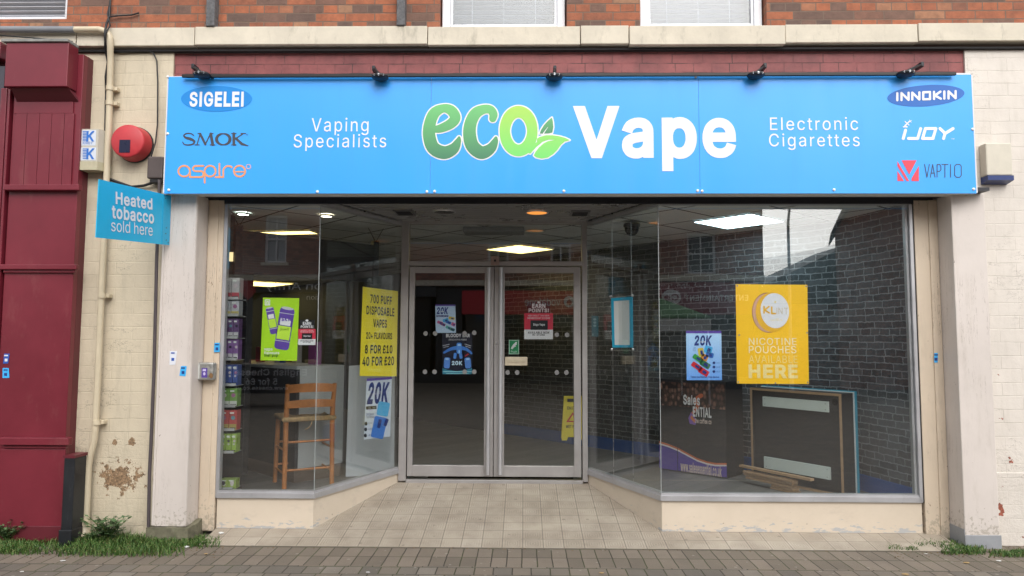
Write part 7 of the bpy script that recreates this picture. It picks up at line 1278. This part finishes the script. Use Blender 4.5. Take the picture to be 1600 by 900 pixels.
# posters on the left door
P = PDR
def k20(P, x0, y0, x1, y1, lab, devs, tit, base):
    o = sheet(P, [(x0, y0), (x1, y0), (x1+1, y1), (x0+1, y1)], base, lab); h = y1-y0; w_ = x1-x0
    mb = MB(); mb.pxrect(P, x0, y0, x1, y0+h*.05, .0012); obj('printed_band', mb, pur, o)
    T(P, '20K', x0+w_*tit[0], y0+h*tit[1], x0+w_*tit[2], y0+h*tit[3], navy, o, .0012, bold=.05, shear=.15)
    T(P, 'ULTRA', x0+w_*(tit[0]*.6+tit[2]*.4)-1.5, y0+h*(tit[1]*.45+tit[3]*.55), x0+w_*(tit[0]*.3+tit[2]*.7)-1.5, y0+h*(tit[1]*.3+tit[3]*.7), wp, o, .0024, bold=.05)
    for (cx, cy_, ww, hh, a, c) in devs:
        mb = MB(); rotrect(P, x0+w_*cx, y0+h*cy_, w_*ww, h*hh, R(a), .0024, mb, w_*.03); d = obj('printed_device', mb, flat('ink_'+c[0], (*c[1], 1)), o)
        mb = MB(); rotrect(P, x0+w_*cx+1, y0+h*cy_+.6, w_*ww*.42, h*hh*.5, R(a), .0036, mb, w_*.02); obj('printed_window', mb, navy, d)
    return o
cs = {'red': ('red', (.60, .02, .03)), 'green': ('green', (.04, .30, .05)), 'yellow': ('yellow', (.62, .48, .06)), 'blue': ('blue', (.02, .13, .48)), 'sky': ('sky', (.05, .38, .70)), 'orange': ('orange', (.60, .25, .03)), 'dgreen': ('dark_green', (.02, .14, .05)), 'pink': ('pink', (.50, .10, .25)), 'maroon': ('maroon', (.22, .02, .08)), 'teal': ('teal', (.10, .42, .35))}
o = k20(P, 680, 476, 711.5, 520, 'small pale blue 20K poster with scattered coloured devices on the left door', [(.24, .64, .28, .10, 20, cs['pink']), (.38, .70, .26, .09, 25, cs['maroon']), (.52, .55, .28, .11, -20, cs['sky']), (.66, .63, .28, .10, 25, cs['blue']), (.82, .48, .30, .10, 12, cs['yellow']), (.90, .70, .2, .12, 30, cs['pink']), (.66, .82, .28, .10, 25, cs['teal']), (.84, .88, .26, .10, 20, cs['dgreen'])], (.07, .09, .66, .34), paper)
mb = MB(); mb.pxrect(P, 681.5, 492.5, 700.5, 495.2, .0012); obj('printed_band', mb, navy, o); T(P, 'FAMILY OF 10', 682.5, 493.1, 699.5, 494.7, wp, o, .0024)
o = sheet(P, [(691, 520.5), (738, 520.5), (738, 585.5), (691, 585.5)], flat('midnight_poster', (.012, .014, .03, 1), .35), 'dark poster with a glowing blue winged device on the left door')
T(P, 'BLOODY BAR', 697, 521.5, 734, 527, wp, o, .0012, bold=.02); T(P, '20000 PUFFS POWER', 701, 529.5, 729, 532, wp, o, .0012)
f = strokes([[tuple(q) for q in spline([(694, 551, 1.6), (704, 545.5, 2.4), (716, 543.5, 3), (728, 545.5, 2.4), (736.5, 552, 1.6)], 6)]]); obj('printed_wing', sdf_mb(MB(), P, (690, 538, 739, 556), .7, f, .0012), cyb, o)
mb = MB(); rotrect(P, 717.5, 544, 8, 17, 0, .0024, mb, 2.5); rotrect(P, 711, 556, 4.5, 9, R(8), .0024, mb, 1.5); rotrect(P, 720, 556, 4.5, 9, R(-8), .0024, mb, 1.5); obj('printed_device', mb, flat('mid_blue_ink', (.07, .25, .70, 1)), o)
mb = MB(); rotrect(P, 698.5, 567, 9.5, 17, R(4), .0012, mb, 3); rotrect(P, 731, 567, 9.5, 17, R(-4), .0012, mb, 3); obj('printed_device', mb, flat('mid_blue_ink_b', (.09, .24, .66, 1)), o)
mb = MB(); rotrect(P, 698.5, 561, 5, 3, R(4), .0024, mb, 1); rotrect(P, 731, 561, 5, 3, R(-4), .0024, mb, 1); rotrect(P, 717.5, 539, 5, 3, 0, .0036, mb, 1); mb.pxrect(P, 716.5, 547, 718.5, 552, .0036); obj('printed_highlight', mb, flat('ice_ink', (.35, .6, .85, 1)), o)
T(P, '20K', 706, 564, 722.5, 570.5, flat('pale_ice_ink', (.55, .75, .9, 1)), o, .0036, bold=.05)
mb = MB(); rotrect(P, 729, 555, 7, 2, R(-35), .0012, mb); obj('printed_flash', mb, flat('red_flash_ink', (.4, .03, .05, 1)), o)
mb = MB(); mb.pxpoly(P, [(691.5, 575), (700, 578), (714, 580), (728, 578), (737.5, 575), (737.5, 584.5), (691.5, 584.5)][::-1], .0020); obj('printed_splash', mb, flat('teal_ink', (.03, .22, .33, 1)), o)
mb = MB(); mb.pxrect(P, 692, 580, 737, 581.2, .0032); mb.pxrect(P, 697, 583, 732, 584, .0032); obj('printed_highlight', mb, flat('ice_ink_b', (.3, .6, .65, 1)), o)
for (a, b, r_) in ((697, 541, 12), (731, 541, -18)):
    mb = MB(); rotrect(P, a, b-2, 11, 1.2, R(-r_), .0012, mb); rotrect(P, a, b+1, 9, 1.0, R(-r_), .0012, mb); obj('printed_line', mb, flat('grey_ink', (.35, .36, .4, 1)), o)
# push sign
o = sheet(P, [(795, 531), (811, 531), (811, 553.5), (795, 553.5)], flat('pale_green_edge', (.45, .65, .52, 1)), 'small green push sticker on the right door above the letter box', 'sticker', None, 'push_sticker')
mb = MB(); mb.pxrect(P, 796.2, 532.2, 809.8, 552.3, .0012); obj('green_field', mb, flat('safety_green', (.015, .25, .09, 1)), o)
f = strokes([[(800, 544, 1.6), (803, 540, 2.0), (806.5, 535.5, 1.3)], [(803, 540, 1.2), (806.8, 538, .8)], [(801.5, 541, 1.0), (805.5, 541, .7)]]); obj('hand_symbol', sdf_mb(MB(), P, (797, 533, 809, 547), .4, f, .0024), wp, o); T(P, 'Push', 798.5, 547.8, 807.5, 551.3, wp, o, .0024)
# 20K poster right window
P = PFR
bluep = NT('blue_fade_paper'); oo = bluep.sep(); bluep = bluep.fin(bluep.mix(bluep.maprange(oo[2], at(1100, 594, .024).z, at(1100, 517, .024).z), (.14, .36, .82, 1), (.48, .70, .92, 1)), .35)
o = k20(P, 1072, 517, 1127, 594, 'blue 20K poster with a heap of coloured devices on the right window', [(.63, .38, .22, .14, 15, cs['sky']), (.67, .49, .22, .10, 12, cs['blue']), (.42, .43, .16, .17, -10, cs['yellow']), (.52, .54, .2, .13, 20, cs['orange']), (.33, .56, .30, .10, 35, cs['green']), (.54, .68, .30, .11, 32, cs['dgreen']), (.30, .72, .32, .10, 35, cs['red']), (.50, .83, .30, .12, 32, cs['red'])], (.23, .09, .74, .30), bluep)
T(P, 'Twice the flavour. One device.', 1079, 587.5, 1124, 590.5, navy, o, .0012, bold=.02)
mb = MB()
for y in (567, 573.5, 580.5): mb.pxell(P, 1115.5, y, 2.2, 2.2, 0, .0012)
obj('printed_icon', mb, navy, o)
for y, b in ((567, '20,000'), (573.5, 'LED'), (580.5, 'AIRFLOW')): T(P, b, 1119, y-1, 1125.5, y+1.2, navy, o, .0012)
T(P, 'PUFFS', 1083, 543, 1087, 545, navy, o, .0012); T(P, 'DUAL', 1083, 546, 1087, 548, navy, o, .0012)
# big yellow poster
amber = NT('amber_poster'); oo = amber.sep(); amber = amber.fin(amber.mix(amber.maprange(amber.noise(1.2, 2), .3, .7), (.90, .53, .02, 1), (.94, .59, .03, 1)), .3)
o = sheet(P, [(1149.5, 444), (1261.5, 445), (1264, 600), (1151.5, 599.5)], amber, 'large amber yellow poster of a round tin for nicotine pouches')
bro = flat('bronze_ink', (.38, .20, .12, 1)); cop = flat('copper_light_ink', (.62, .38, .28, 1)); gold = flat('ochre_ink', (.78, .45, .03, 1)); crm = flat('cream_ink', (.82, .68, .30, 1)); crw = flat('pale_cream_ink', (.84, .78, .58, 1)); dim = flat('dull_cream_ink', (.84, .68, .26, 1))
mb = MB(); mb.pxell(P, 1200, 488.5, 25, 31.5, R(-6), .0012); k = obj('printed_tin', mb, bro, o)
mb = MB(); mb.pxell(P, 1198.5, 489, 22.5, 30, R(-6), .0018); obj('tin_side', mb, cop, k)
mb = MB(); mb.pxell(P, 1206, 488, 25.5, 31, R(-6), .0026); obj('tin_rim', mb, gold, k)
mb = MB(); mb.pxell(P, 1210.5, 485.5, 22.3, 27.5, R(-8), .0036); obj('tin_lid', mb, flat('lid_white_ink', (.72, .74, .80, 1)), k)
f = glyph_set([[(1193.5, 479), (1193.5, 489)], [(1201, 479), (1194.5, 484.5), (1201.5, 489)], [(1205.5, 480), (1205.5, 490), (1211, 490)]], 1.25); obj('lettering', sdf_mb(MB(), P, (1190, 476, 1214, 493), .5, f, .0048), gold, o)
f = glyph_set([[(1213.5, 481), (1213.5, 490.5)], [(1216.5, 490.5), (1216.5, 481), (1221.8, 490.5), (1221.8, 481)], [(1225, 481.5), (1231, 481.5)], [(1228, 481.5), (1228, 491)]], .5); obj('lettering', sdf_mb(MB(), P, (1211, 478, 1234, 494), .4, f, .0048), flat('grey_gold_ink', (.55, .48, .36, 1)), o)
T(P, 'HONEYMELON', 1203, 499, 1222, 501.5, crm, o, .0048); T(P, 'mint', 1212, 497, 1217, 498.6, crm, o, .0048); mb = MB(); rotrect(P, 1211, 472, 3, 3, R(45), .0048, mb); obj('emblem', mb, crm, o)
T(P, 'NICOTINE', 1170, 528, 1244.5, 539, crw, o, .0012, space=1.05, bold=.008); T(P, 'POUCHES', 1170, 540.5, 1244, 552, crw, o, .0012, space=1.05, bold=.008); T(P, 'AVAILABLE', 1170, 555.5, 1246, 567, dim, o, .0012, space=1.05); T(P, 'HERE', 1169.5, 569.5, 1246.5, 591, crm, o, .0012, bold=.05)
stm = paint('steel_stud', (.3, .3, .3), .4, .1, 10, 0)
for q in ((1152, 446.5), (1259.5, 447.5), (1155, 523.5), (1261, 520), (1153.5, 597), (1211.5, 598.5), (1262, 597.5)): obj('fixing_stud', MB().pxell(P, q[0], q[1], 1.4, 1.4, 0, .0015, .0012, 12), stm, o)
# ------------------------------------------------------------------ grass, weeds, litter
def grass_obj(name, patches, mat):
    rnd = random.Random(11); vs = []; fs = []
    for (px0, px1, py0, py1, n, h) in patches:
        for _ in range(n):
            px = rnd.uniform(px0, px1); py = py0+(py1-py0)*rnd.betavariate(1.3, 1.6)
            e = min((px-px0), (px1-px))/(px1-px0)*2
            if rnd.random() > .25+1.2*e: continue
            p = atz(px, py, 0.0)
            if p.y > -.19 and (p.x < LX1+.05): p.y = -.2-rnd.random()*.12
            hh = h*rnd.uniform(.4, 1.15); a = rnd.uniform(0, 6.28); ln = hh*rnd.uniform(.2, .9); wd = rnd.uniform(.0018, .0042)
            d = Vector((math.cos(a), math.sin(a), 0)); s = Vector((-d.y, d.x, 0))*wd; k = len(vs)
            m_ = p+d*ln*.35+Vector((0, 0, hh*.6)); t = p+d*ln+Vector((0, 0, hh*(1-.25*rnd.random())))
            vs += [p-s, p+s, m_+s*.8, m_-s*.8, t]; fs += [[k, k+1, k+2, k+3], [k+3, k+2, k+4]]
    FLATNAMES.add(name); o = obj(name, MB().add(vs, fs), mat); o['kind'] = 'stuff'; return o
n = NT('grass_blade'); og = n.sep(); wn = n.noise(30, 2, .5)
cg = n.ramp(wn, [(.25, (.020, .055, .010)), (.45, (.045, .115, .016)), (.62, (.085, .15, .028)), (.78, (.17, .17, .06))]); cg = n.mix(n.math('GREATER_THAN', n.noise(90, 1), .64), cg, (.24, .20, .09, 1))
gm = n.fin(cg, .6); n.b.inputs['Transmission Weight'].default_value = 0
grass_obj('grass', [(-60, 95, 838, 868, 2600, .055), (-60, 60, 850, 868, 800, .045), (85, 288, 840, 871, 5600, .06), (140, 230, 836, 858, 1500, .085), (230, 345, 842, 858, 900, .05), (255, 345, 842, 856, 700, .038), (340, 440, 847.5, 850.5, 130, .02), (475, 560, 848, 850, 60, .016), (1428, 1500, 848, 858, 1100, .042), (1470, 1540, 855, 868, 1100, .040), (1385, 1412, 853, 862, 240, .03), (1414, 1434, 858, 862, 120, .03), (1545, 1680, 862, 872, 1500, .035), (1308, 1332, 856, 860, 60, .016), (1270, 1284, 854, 858, 50, .016)], gm)
# rooted debris under the grass
mb = MB(); rnd = random.Random(2); vs = []; fs = []
for _ in range(900):
    px = rnd.choice([rnd.uniform(-40, 350), rnd.uniform(1390, 1640), rnd.uniform(340, 1400)]); py = rnd.uniform(848, 872) if px < 350 or px > 1390 else rnd.gauss(851.5+(px-340)*.008, 2.0)
    p = atz(px, py, .002); r_ = rnd.uniform(.002, .009); a0 = rnd.uniform(0, 6); k = len(vs)
    q = [p+Vector((math.cos(a0+i*1.257)*r_*rnd.uniform(.5, 1.2), math.sin(a0+i*1.257)*r_*rnd.uniform(.5, 1.2), 0)) for i in range(5)]; vs += q+[p+Vector((0, 0, r_*.6))]; fs += [[k+i, k+(i+1) % 5, k+5] for i in range(5)]
n = NT('leaf_litter'); cg = n.ramp(n.noise(60, 2), [(.3, (.05, .035, .02)), (.5, (.14, .09, .05)), (.7, (.28, .21, .13))]); dbo = obj('debris', MB().add(vs, fs), n.fin(cg, .9)); dbo['kind'] = 'stuff'
def weed(px, py, n_, sc, lab):
    rnd = random.Random(int(px)); b = atz(px, py, 0); b.y = -.26
    o = thing('weed_plant', lab, 'weed', b); st_ = MB(); lv = []; lf = []
    for i in range(n_):
        a = rnd.uniform(0, 6.28); L = sc*rnd.uniform(.6, 1.2); sp = rnd.uniform(.2, .9)
        tip = b+Vector((math.cos(a)*L*sp, math.sin(a)*L*sp*.5-.02, L*(1-.5*sp*.6))); mid = (b+tip)/2+Vector((0, 0, L*.12)); st_.tube([b, mid, tip], [.003, .0025, .0015], 5)
        for k_ in range(9):
            t = .35+.65*k_/8; p = b*(1-t)**2+mid*2*t*(1-t)+tip*t*t; aa = rnd.uniform(0, 6.28); l = sc*.20*rnd.uniform(.6, 1.3)
            d = Vector((math.cos(aa), math.sin(aa), rnd.uniform(-.1, .6))).normalized(); s = d.cross(Vector((0, 0, 1))).normalized()*l*.33; j = len(lv)
            lv += [p, p+d*l*.5+s+Vector((0, 0, .002)), p+d*l, p+d*l*.5-s+Vector((0, 0, .002))]; lf += [[j, j+1, j+2, j+3]]
    nn = NT('weed_leaf'); cg_ = nn.ramp(nn.noise(22, 3), [(.3, (.045, .10, .035)), (.55, (.10, .175, .07)), (.75, (.17, .24, .12))])
    FLATNAMES.add('leaves'); obj('stem', st_, gm, o); obj('leaves', MB().add(lv, lf), nn.fin(cg_, .55), o)
weed(185, 842, 34, .21, 'tall grey green leafy weed growing against the peeling cream wall'); weed(30, 842, 30, .16, 'low bushy weed growing at the foot of the maroon boards'); weed(145, 850, 18, .11, 'small leafy weed in the grass by the drainpipe shoe')
n = NT('scrap_paper'); scr = n.fin((.62, .62, .60, 1), .6); ylw = flat('dry_leaf', (.40, .27, .12, 1), .8)
for (px, py, w_, m_, lab) in ((84, 843, .05, scr, 'crumpled white paper in the grass left of the black post'), (92, 851, .03, scr, 'white scrap in the grass in front of the black post'), (34, 893, .03, scr, 'white scrap on the paving in the lower left corner'), (98, 876, .04, scr, 'flat white scrap on the paving below the black post'), (346, 825, .045, scr, 'crumpled tissue at the left end of the tiled entrance'), (322, 865, .03, ylw, 'pale dry leaf on the paving left of the tiles'), (575, 894, .03, scr, 'whitish chewing gum spot on the paving in front of the left window'), (1560, 876, .04, scr, 'white scrap on the paving in front of the right wall'), (1510, 879, .045, ylw, 'brown cigarette butt on the paving by the right grass'), (1447, 865, .025, scr, 'white scrap beside the right grass patch'), (451, 850, .035, scr, 'white flake on the joint where tiles meet paving'), (558, 850, .03, scr, 'small white flake on the tile edge right of another'), (940, 895, .04, ylw, 'yellowish leaf on the paving below the right door'), (1415, 897, .05, ylw, 'tan wrapper on the paving at the lower right'), (292, 855, .04, scr, 'clear crumpled wrapper in the grass before the left pilaster')):
    rnd = random.Random(px); up_y = py < 830
    p = atz(px, py, .006) if not up_y else at(px, py, -.1); 
    if up_y: p.z = rampz(p.y)+.002
    bm = bmesh.new(); bmesh.ops.create_icosphere(bm, subdivisions=2, radius=w_/2)
    for v in bm.verts: k = rnd.uniform(.55, 1.15); v.co = Vector((v.co.x*k, v.co.y*k*.7, abs(v.co.z)*k*(.55 if 'crumpl' in lab else .12)))
    bm.verts.index_update(); mb = MB().add([p+v.co for v in bm.verts], [[v.index for v in f_.verts] for f_ in bm.faces]); bm.free()
    solo('litter_scrap', mb, m_, lab, 'litter', 'scraps of litter on the ground', p)
# ------------------------------------------------------------------ the other side of the street (seen in the glass)
OY = -16.5
OP = Plane((0, OY), (-1, OY))
def otext(par, body, xc, zc, w_, h_, m, off=.09, **kw): return obj('lettering', text_mb(MB(), OP, body, 0, 0, 0, 0, off, uvbox=(-xc-w_/2, zc-h_/2, -xc+w_/2, zc+h_/2), **kw), m, par)
dgl = paint('dim_shop_glass', (.03, .032, .036), .1, .2, 1, 0); fl_ = {'grey': paint('slate_fascia', (.035, .037, .045), .5, .1, 2, 0), 'red': paint('claret_fascia', (.55, .03, .05), .45, .1, 2, 0), 'dred': paint('plum_fascia', (.28, .025, .055), .45, .2, 4, 0)}
sashw = M['upvc']; roofm = paint('slate_roof', (.06, .06, .068), .8, .3, 6, .3)
def terrace(x0, x1, h, lab, wins, fas, glassbays, blind=False):
    o = thing('terrace_building', lab, 'building', ((x0+x1)/2, OY, 0))
    bx = MB(); d = 6.0
    ops = sorted(wins); zs = [w_[2] for w_ in wins]+[3.55]; zb_ = min(zs) if wins else 3.55; zt_ = max([w_[3] for w_ in wins]+[zb_])
    bx.box(x0, x1, OY-.3, OY, 3.3, zb_); bx.box(x0, x1, OY-.3, OY, zt_, h); cur = x0
    for (a, b, z0, z1) in ops: bx.box(cur, a, OY-.3, OY, zb_, zt_); cur = b; (bx.box(a, b, OY-.3, OY, zb_, z0) if z0 > zb_ else None); (bx.box(a, b, OY-.3, OY, z1, zt_) if z1 < zt_ else None)
    bx.box(cur, x1, OY-.3, OY, zb_, zt_); bx.box(x0, x1, OY-d, OY-d+.3, 0, h); bx.box(x0, x0+.25, OY-d+.3, OY-.3, 0, h); bx.box(x1-.25, x1, OY-d+.3, OY-.3, 0, h)
    obj('wall', bx, M['brick_far'], o)
    mb = MB(); mb.add([(x0, OY+.2, h), (x1, OY+.2, h), (x1, OY-3, h+1.5), (x0, OY-3, h+1.5), (x1, OY-d, h), (x0, OY-d, h)], [[0, 1, 2, 3], [3, 2, 4, 5], [0, 3, 5], [1, 4, 2], [0, 5, 4, 1]]); obj('roof', mb, roofm, o)
    for (a, b, z0, z1) in ops:
        mb = MB(); y = OY-.1
        for q in ((a, a+.07), (b-.07, b), ((a+b)/2-.02, (a+b)/2+.02)): mb.box(q[0], q[1], y-.05, y, z0, z1)
        for q in ((z0, z0+.07), (z1-.07, z1), ((z0+z1)/2-.025, (z0+z1)/2+.025)): mb.box(a+.071, b-.071, y-.049, y-.001, q[0], q[1])
        w_ = obj('window', mb, sashw, o); mb = MB(); mb.box(a, b, y-.09, y-.06, z0, z1); obj('pane', mb, paint('curtained_pane', (.40, .42, .45), .4, .1, 2, 0) if blind else dgl, w_)
        mb = MB(); mb.box(a-.08, b+.08, OY-.1, OY+.06, z0-.09, z0-.002); obj('sill', mb, M['ledge'], w_)
    mb = MB(); mb.box(x0, x1, OY-.01, OY+.12, 3.32, 3.5); obj('string_course', mb, M['ledge'], o)
    f0, f1, fz0, fz1, fm = fas
    mb = MB(); mb.box(f0, f1, OY-.1, OY+.08, fz0, fz1); fo = obj('fascia', mb, fl_[fm], o)
    mb = MB(); mb.box(x0, x1, OY-.3, OY-.1, fz1-.02, 3.31); mb.box(x0, f0, OY-.3, OY-.05, 0, 3.3); mb.box(f1, x1, OY-.3, OY-.05, 0, 3.3); mb.box(f0, f1, OY-.3, OY-.05, 0, .35); obj('shopfront_frame', mb, fl_['grey'], o)
    for a, b in glassbays: mb = MB(); mb.box(a, b, OY-.25, OY-.2, .35, fz0); obj('shop_window', mb, dgl, o)
    return o
oG = terrace(-15, -2.6, 8.2, 'long dark brick terrace opposite with slate fascia and white curtained windows', [(-10.6, -9.9, 3.9, 5.4), (-8.2, -7.5, 3.9, 5.4), (-5.6, -4.9, 3.9, 5.4)], (-14, -3.0, 2.95, 3.55-.25, 'grey'), [(-13.5, -9), (-8.8, -6), (-5.8, -3.2)], True)
gp = flat('grey_letters', (.85, .86, .88, 1)); otext(oG, 'The Salvation Army', -6.0, 3.12, 4.2, .30, gp, bold=.004); 
mb = MB(); sx, sz = -8.65, 3.05; mb.poly(OP, [(-sx-.24, sz+.34), (-sx+.24, sz+.34), (-sx+.24, sz-.1), (-sx, sz-.34), (-sx-.24, sz-.1)][::-1], .10, .03); obj('shield', mb, flat('red_shield', (.42, .03, .04, 1)), oG)
otext(oG, 'Donation', -6.3, 2.80, .95, .16, gp)
oV = terrace(-2.6, 2.9, 8.2, 'brick building opposite with a claret phone shop fascia and sash windows', [(-1.2, -.5, 4.0, 5.5), (.95, 1.65, 4.0, 5.5)], (-2.1, 2.1, 2.35, 3.15, 'red'), [(-2, -.1), (.1, 2)])
otext(oV, 'vodafone', .66, 2.78, 1.2, .27, gp, bold=.01); mb = MB(); c = [(-1.56+.19*math.cos(t), 2.78+.19*math.sin(t)) for t in np.linspace(0, 6.283, 28, endpoint=False)]; mb.poly(OP, c, .1, .01); ob = obj('emblem', mb, gp, oV)
mb = MB(); c = [(-1.56+.09*math.cos(t), 2.75+.09*math.sin(t)) for t in np.linspace(0, 6.283, 20, endpoint=False)]+[]; mb.poly(OP, c, .115, .01); mb.poly(OP, [(-1.62, 2.80), (-1.56, 2.78), (-1.50, 2.92), (-1.55, 2.9)][::-1], .115, .01); obj('emblem_drop', mb, fl_['red'], ob)
oE = terrace(2.9, 7.5, 8.2, 'brick building opposite with a plum entertainment shop fascia and one sash window', [(5.14, 6.04, 3.55, 4.85)], (3.3, 7.3, 2.3, 3.28, 'dred'), [(3.4, 5.2), (5.4, 7.2)])
otext(oE, 'ENTERTAINMENT', 6.0, 2.80, 1.95, .18, gp, bold=.02); mb = MB(); c = [(-4.6+.30*math.cos(t), 2.82+.24*math.sin(t)) for t in np.linspace(0, 6.283, 28, endpoint=False)]; mb.poly(OP, c, .1, .01); ob = obj('emblem', mb, gp, oE); obj('emblem_letters', text_mb(MB(), OP, 'Ce', 0, 0, 0, 0, .12, uvbox=(-4.83, 2.72, -4.37, 2.92), bold=.05), fl_['dred'], ob)
mb = MB(); rnd = random.Random(9)
for _ in range(90): u, v = -rnd.gauss(4.8, .9), 3.22-abs(rnd.gauss(0, .12)); s = rnd.uniform(.008, .022); mb.poly(OP, [(u-s, v-s), (u+s, v-s), (u+s, v+s), (u-s, v+s)], .085)
obj('sparkle_print', mb, gp, oE)
# low building in the gap and the gabled one beyond it
o = thing('low_building', 'low slate roofed shed opposite in the gap between two brick buildings', 'building', (8.6, -19, 0))
mb = MB(); mb.box(7.55, 10.6, -21, -18.2, 0, 2.7); obj('wall', mb, M['brick_far'], o); mb = MB(); mb.prism([(7.52, -18.0), (11.0, -18.0), (11.0, -21.2), (7.52, -21.2)], [2.71]*4, [3.1, 4.75, 4.75, 3.1]); obj('roof', mb, roofm, o)
o = thing('gabled_building', 'tall dark gabled brick building opposite at the far right', 'building', (12.5, OY, 0))
mb = MB(); vs = [(9.75, OY, 0), (9.75, OY, 4.85), (12.6, OY, 9.0), (15.5, OY, 4.85), (15.5, OY, 0)]; n_ = 5; mb.add([v for v in vs]+[(v[0]+(.9 if v[0] < 10 else 0), OY-2, v[2]) for v in vs], [list(range(5)), [9, 8, 7, 6, 5]]+[[i, i+5, (i+1) % 5+5, (i+1) % 5] for i in range(5)]); obj('wall', mb, M['brick_far'], o)
for a in (-1, 1):
    mb = MB(); e = 12.6+a*3.05; d_ = .9 if a < 0 else 0; mb.add([(12.6, OY+.15, 9.06), (e, OY+.15, 4.7), (e+d_, OY-2.1, 4.7), (12.6, OY-2.1, 9.06), (12.6, OY+.15, 9.18), (e, OY+.15, 4.82), (e+d_, OY-2.1, 4.82), (12.6, OY-2.1, 9.18)], [[0, 1, 2, 3], [7, 6, 5, 4], [0, 4, 5, 1], [1, 5, 6, 2], [2, 6, 7, 3], [3, 7, 4, 0]]); obj('roof', mb, roofm, o)
# street lamp and market stalls opposite
o = thing('street_lamp', 'slender pale street lamp standing across the street', 'street lamp', (7.95, -15.6, 0)); pale = flat('pale_grey_metal', (.55, .56, .58, 1))
mb = MB(); mb.tube([(7.95, -15.6, 0), (7.95, -15.6, 1), (7.95, -15.6, 5.0), (7.9, -15.3, 5.5), (7.8, -14.9, 5.65)], [.07, .05, .04, .035, .03], 10); obj('pole', mb, pale, o); mb = MB(); mb.obox((7.76, -14.65, 5.66), (.16, .5, .09), None, .03); obj('lamp_head', mb, pale, o)
def gazebo(cx, cyy, hw, mat, lab, legs):
    o = thing('gazebo', lab, 'gazebo', (cx, cyy, 0)); mb = MB()
    q = [(cx-hw, cyy-hw, 2.05), (cx+hw, cyy-hw, 2.05), (cx+hw, cyy+hw, 2.05), (cx-hw, cyy+hw, 2.05)]
    mb.add(q+[(cx, cyy, 2.75)]+[(a, b, 2.0) for a, b, c in q], [[0, 1, 4], [1, 2, 4], [2, 3, 4], [3, 0, 4], [8, 7, 6, 5], [0, 5, 6, 1], [1, 6, 7, 2], [2, 7, 8, 3], [3, 8, 5, 0]]); obj('canopy', mb, mat, o)
    mb = MB()
    for i in range(4): a, b = q[i], q[(i+1) % 4]; mb.prism([(a[0], a[1]), (b[0], b[1]), ((b[0]-cx)*.985+cx, (b[1]-cyy)*.985+cyy), ((a[0]-cx)*.985+cx, (a[1]-cyy)*.985+cyy)], 1.72, 1.998)
    obj('valance', mb, flat('white_canvas', (.6, .62, .62, 1)), o)
    for a, b, c in q: mb = MB(); mb.tube([((a-cx)*.96+cx, (b-cyy)*.96+cyy, 0), ((a-cx)*.96+cx, (b-cyy)*.96+cyy, 2.0)], .022, 8); obj('leg', mb, pale, o)
    return o
gazebo(2.9, -12.3, 1.45, flat('green_canvas', (.05, .19, .06, 1), .7), 'green topped white edged gazebo on the street opposite', 4)
o = thing('market_stall', 'market stall table with a black cheese banner across the street', 'market stall', (-5.6, -10.2, 0))
mb = MB(); mb.box(-7.2, -4.2, -10.9, -10.0, .9, .94, .005); obj('table_top', mb, flat('stall_board', (.3, .28, .25, 1)), o); mb = MB(); mb.box(-7.2, -4.2, -9.998, -9.985, .3, .93); obj('banner', mb, flat('black_banner', (.012, .012, .015, 1)), o)
for x in (-7.1, -4.3):
    for y in (-10.85, -10.05): mb = MB(); mb.box(x-.025, x+.025, y-.025, y+.025, 0, .899); obj('leg', mb, pale, o)
SP = Plane((0, -9.983), (-1, -9.983))
for b, zc, w_, h_ in (('English Cheese', .745, 1.6, .19), ('5 for £6', .56, .7, .15), ('www.cheese.co.uk', .42, 1.2, .09)):
    xc = -5.55 if w_ > 1.4 else -5.75; obj('lettering', text_mb(MB(), SP, b, 0, 0, 0, 0, .002, uvbox=(-xc-w_/2, zc-h_/2, -xc+w_/2, zc+h_/2), bold=.02), flat('grey_blue_letters', (.5, .52, .56, 1)), o)
cr = [(.42, .30, .08), (.5, .42, .2), (.3, .06, .05), (.5, .45, .35)]
for k in range(7):
    x = -6.9+k*.42; mb = MB(); mb.lathe([(.002, .09), (.12, .09), (.13, .075), (.13, .01), (.12, 0)], (x, -10.4, .941), 'z', 18); solo('cheese_wheel', mb, flat('cheese_%d' % k, (*cr[k % 4], 1)), 'round cheese standing in the row on the market stall across the street', 'cheese', 'cheeses on the stall')
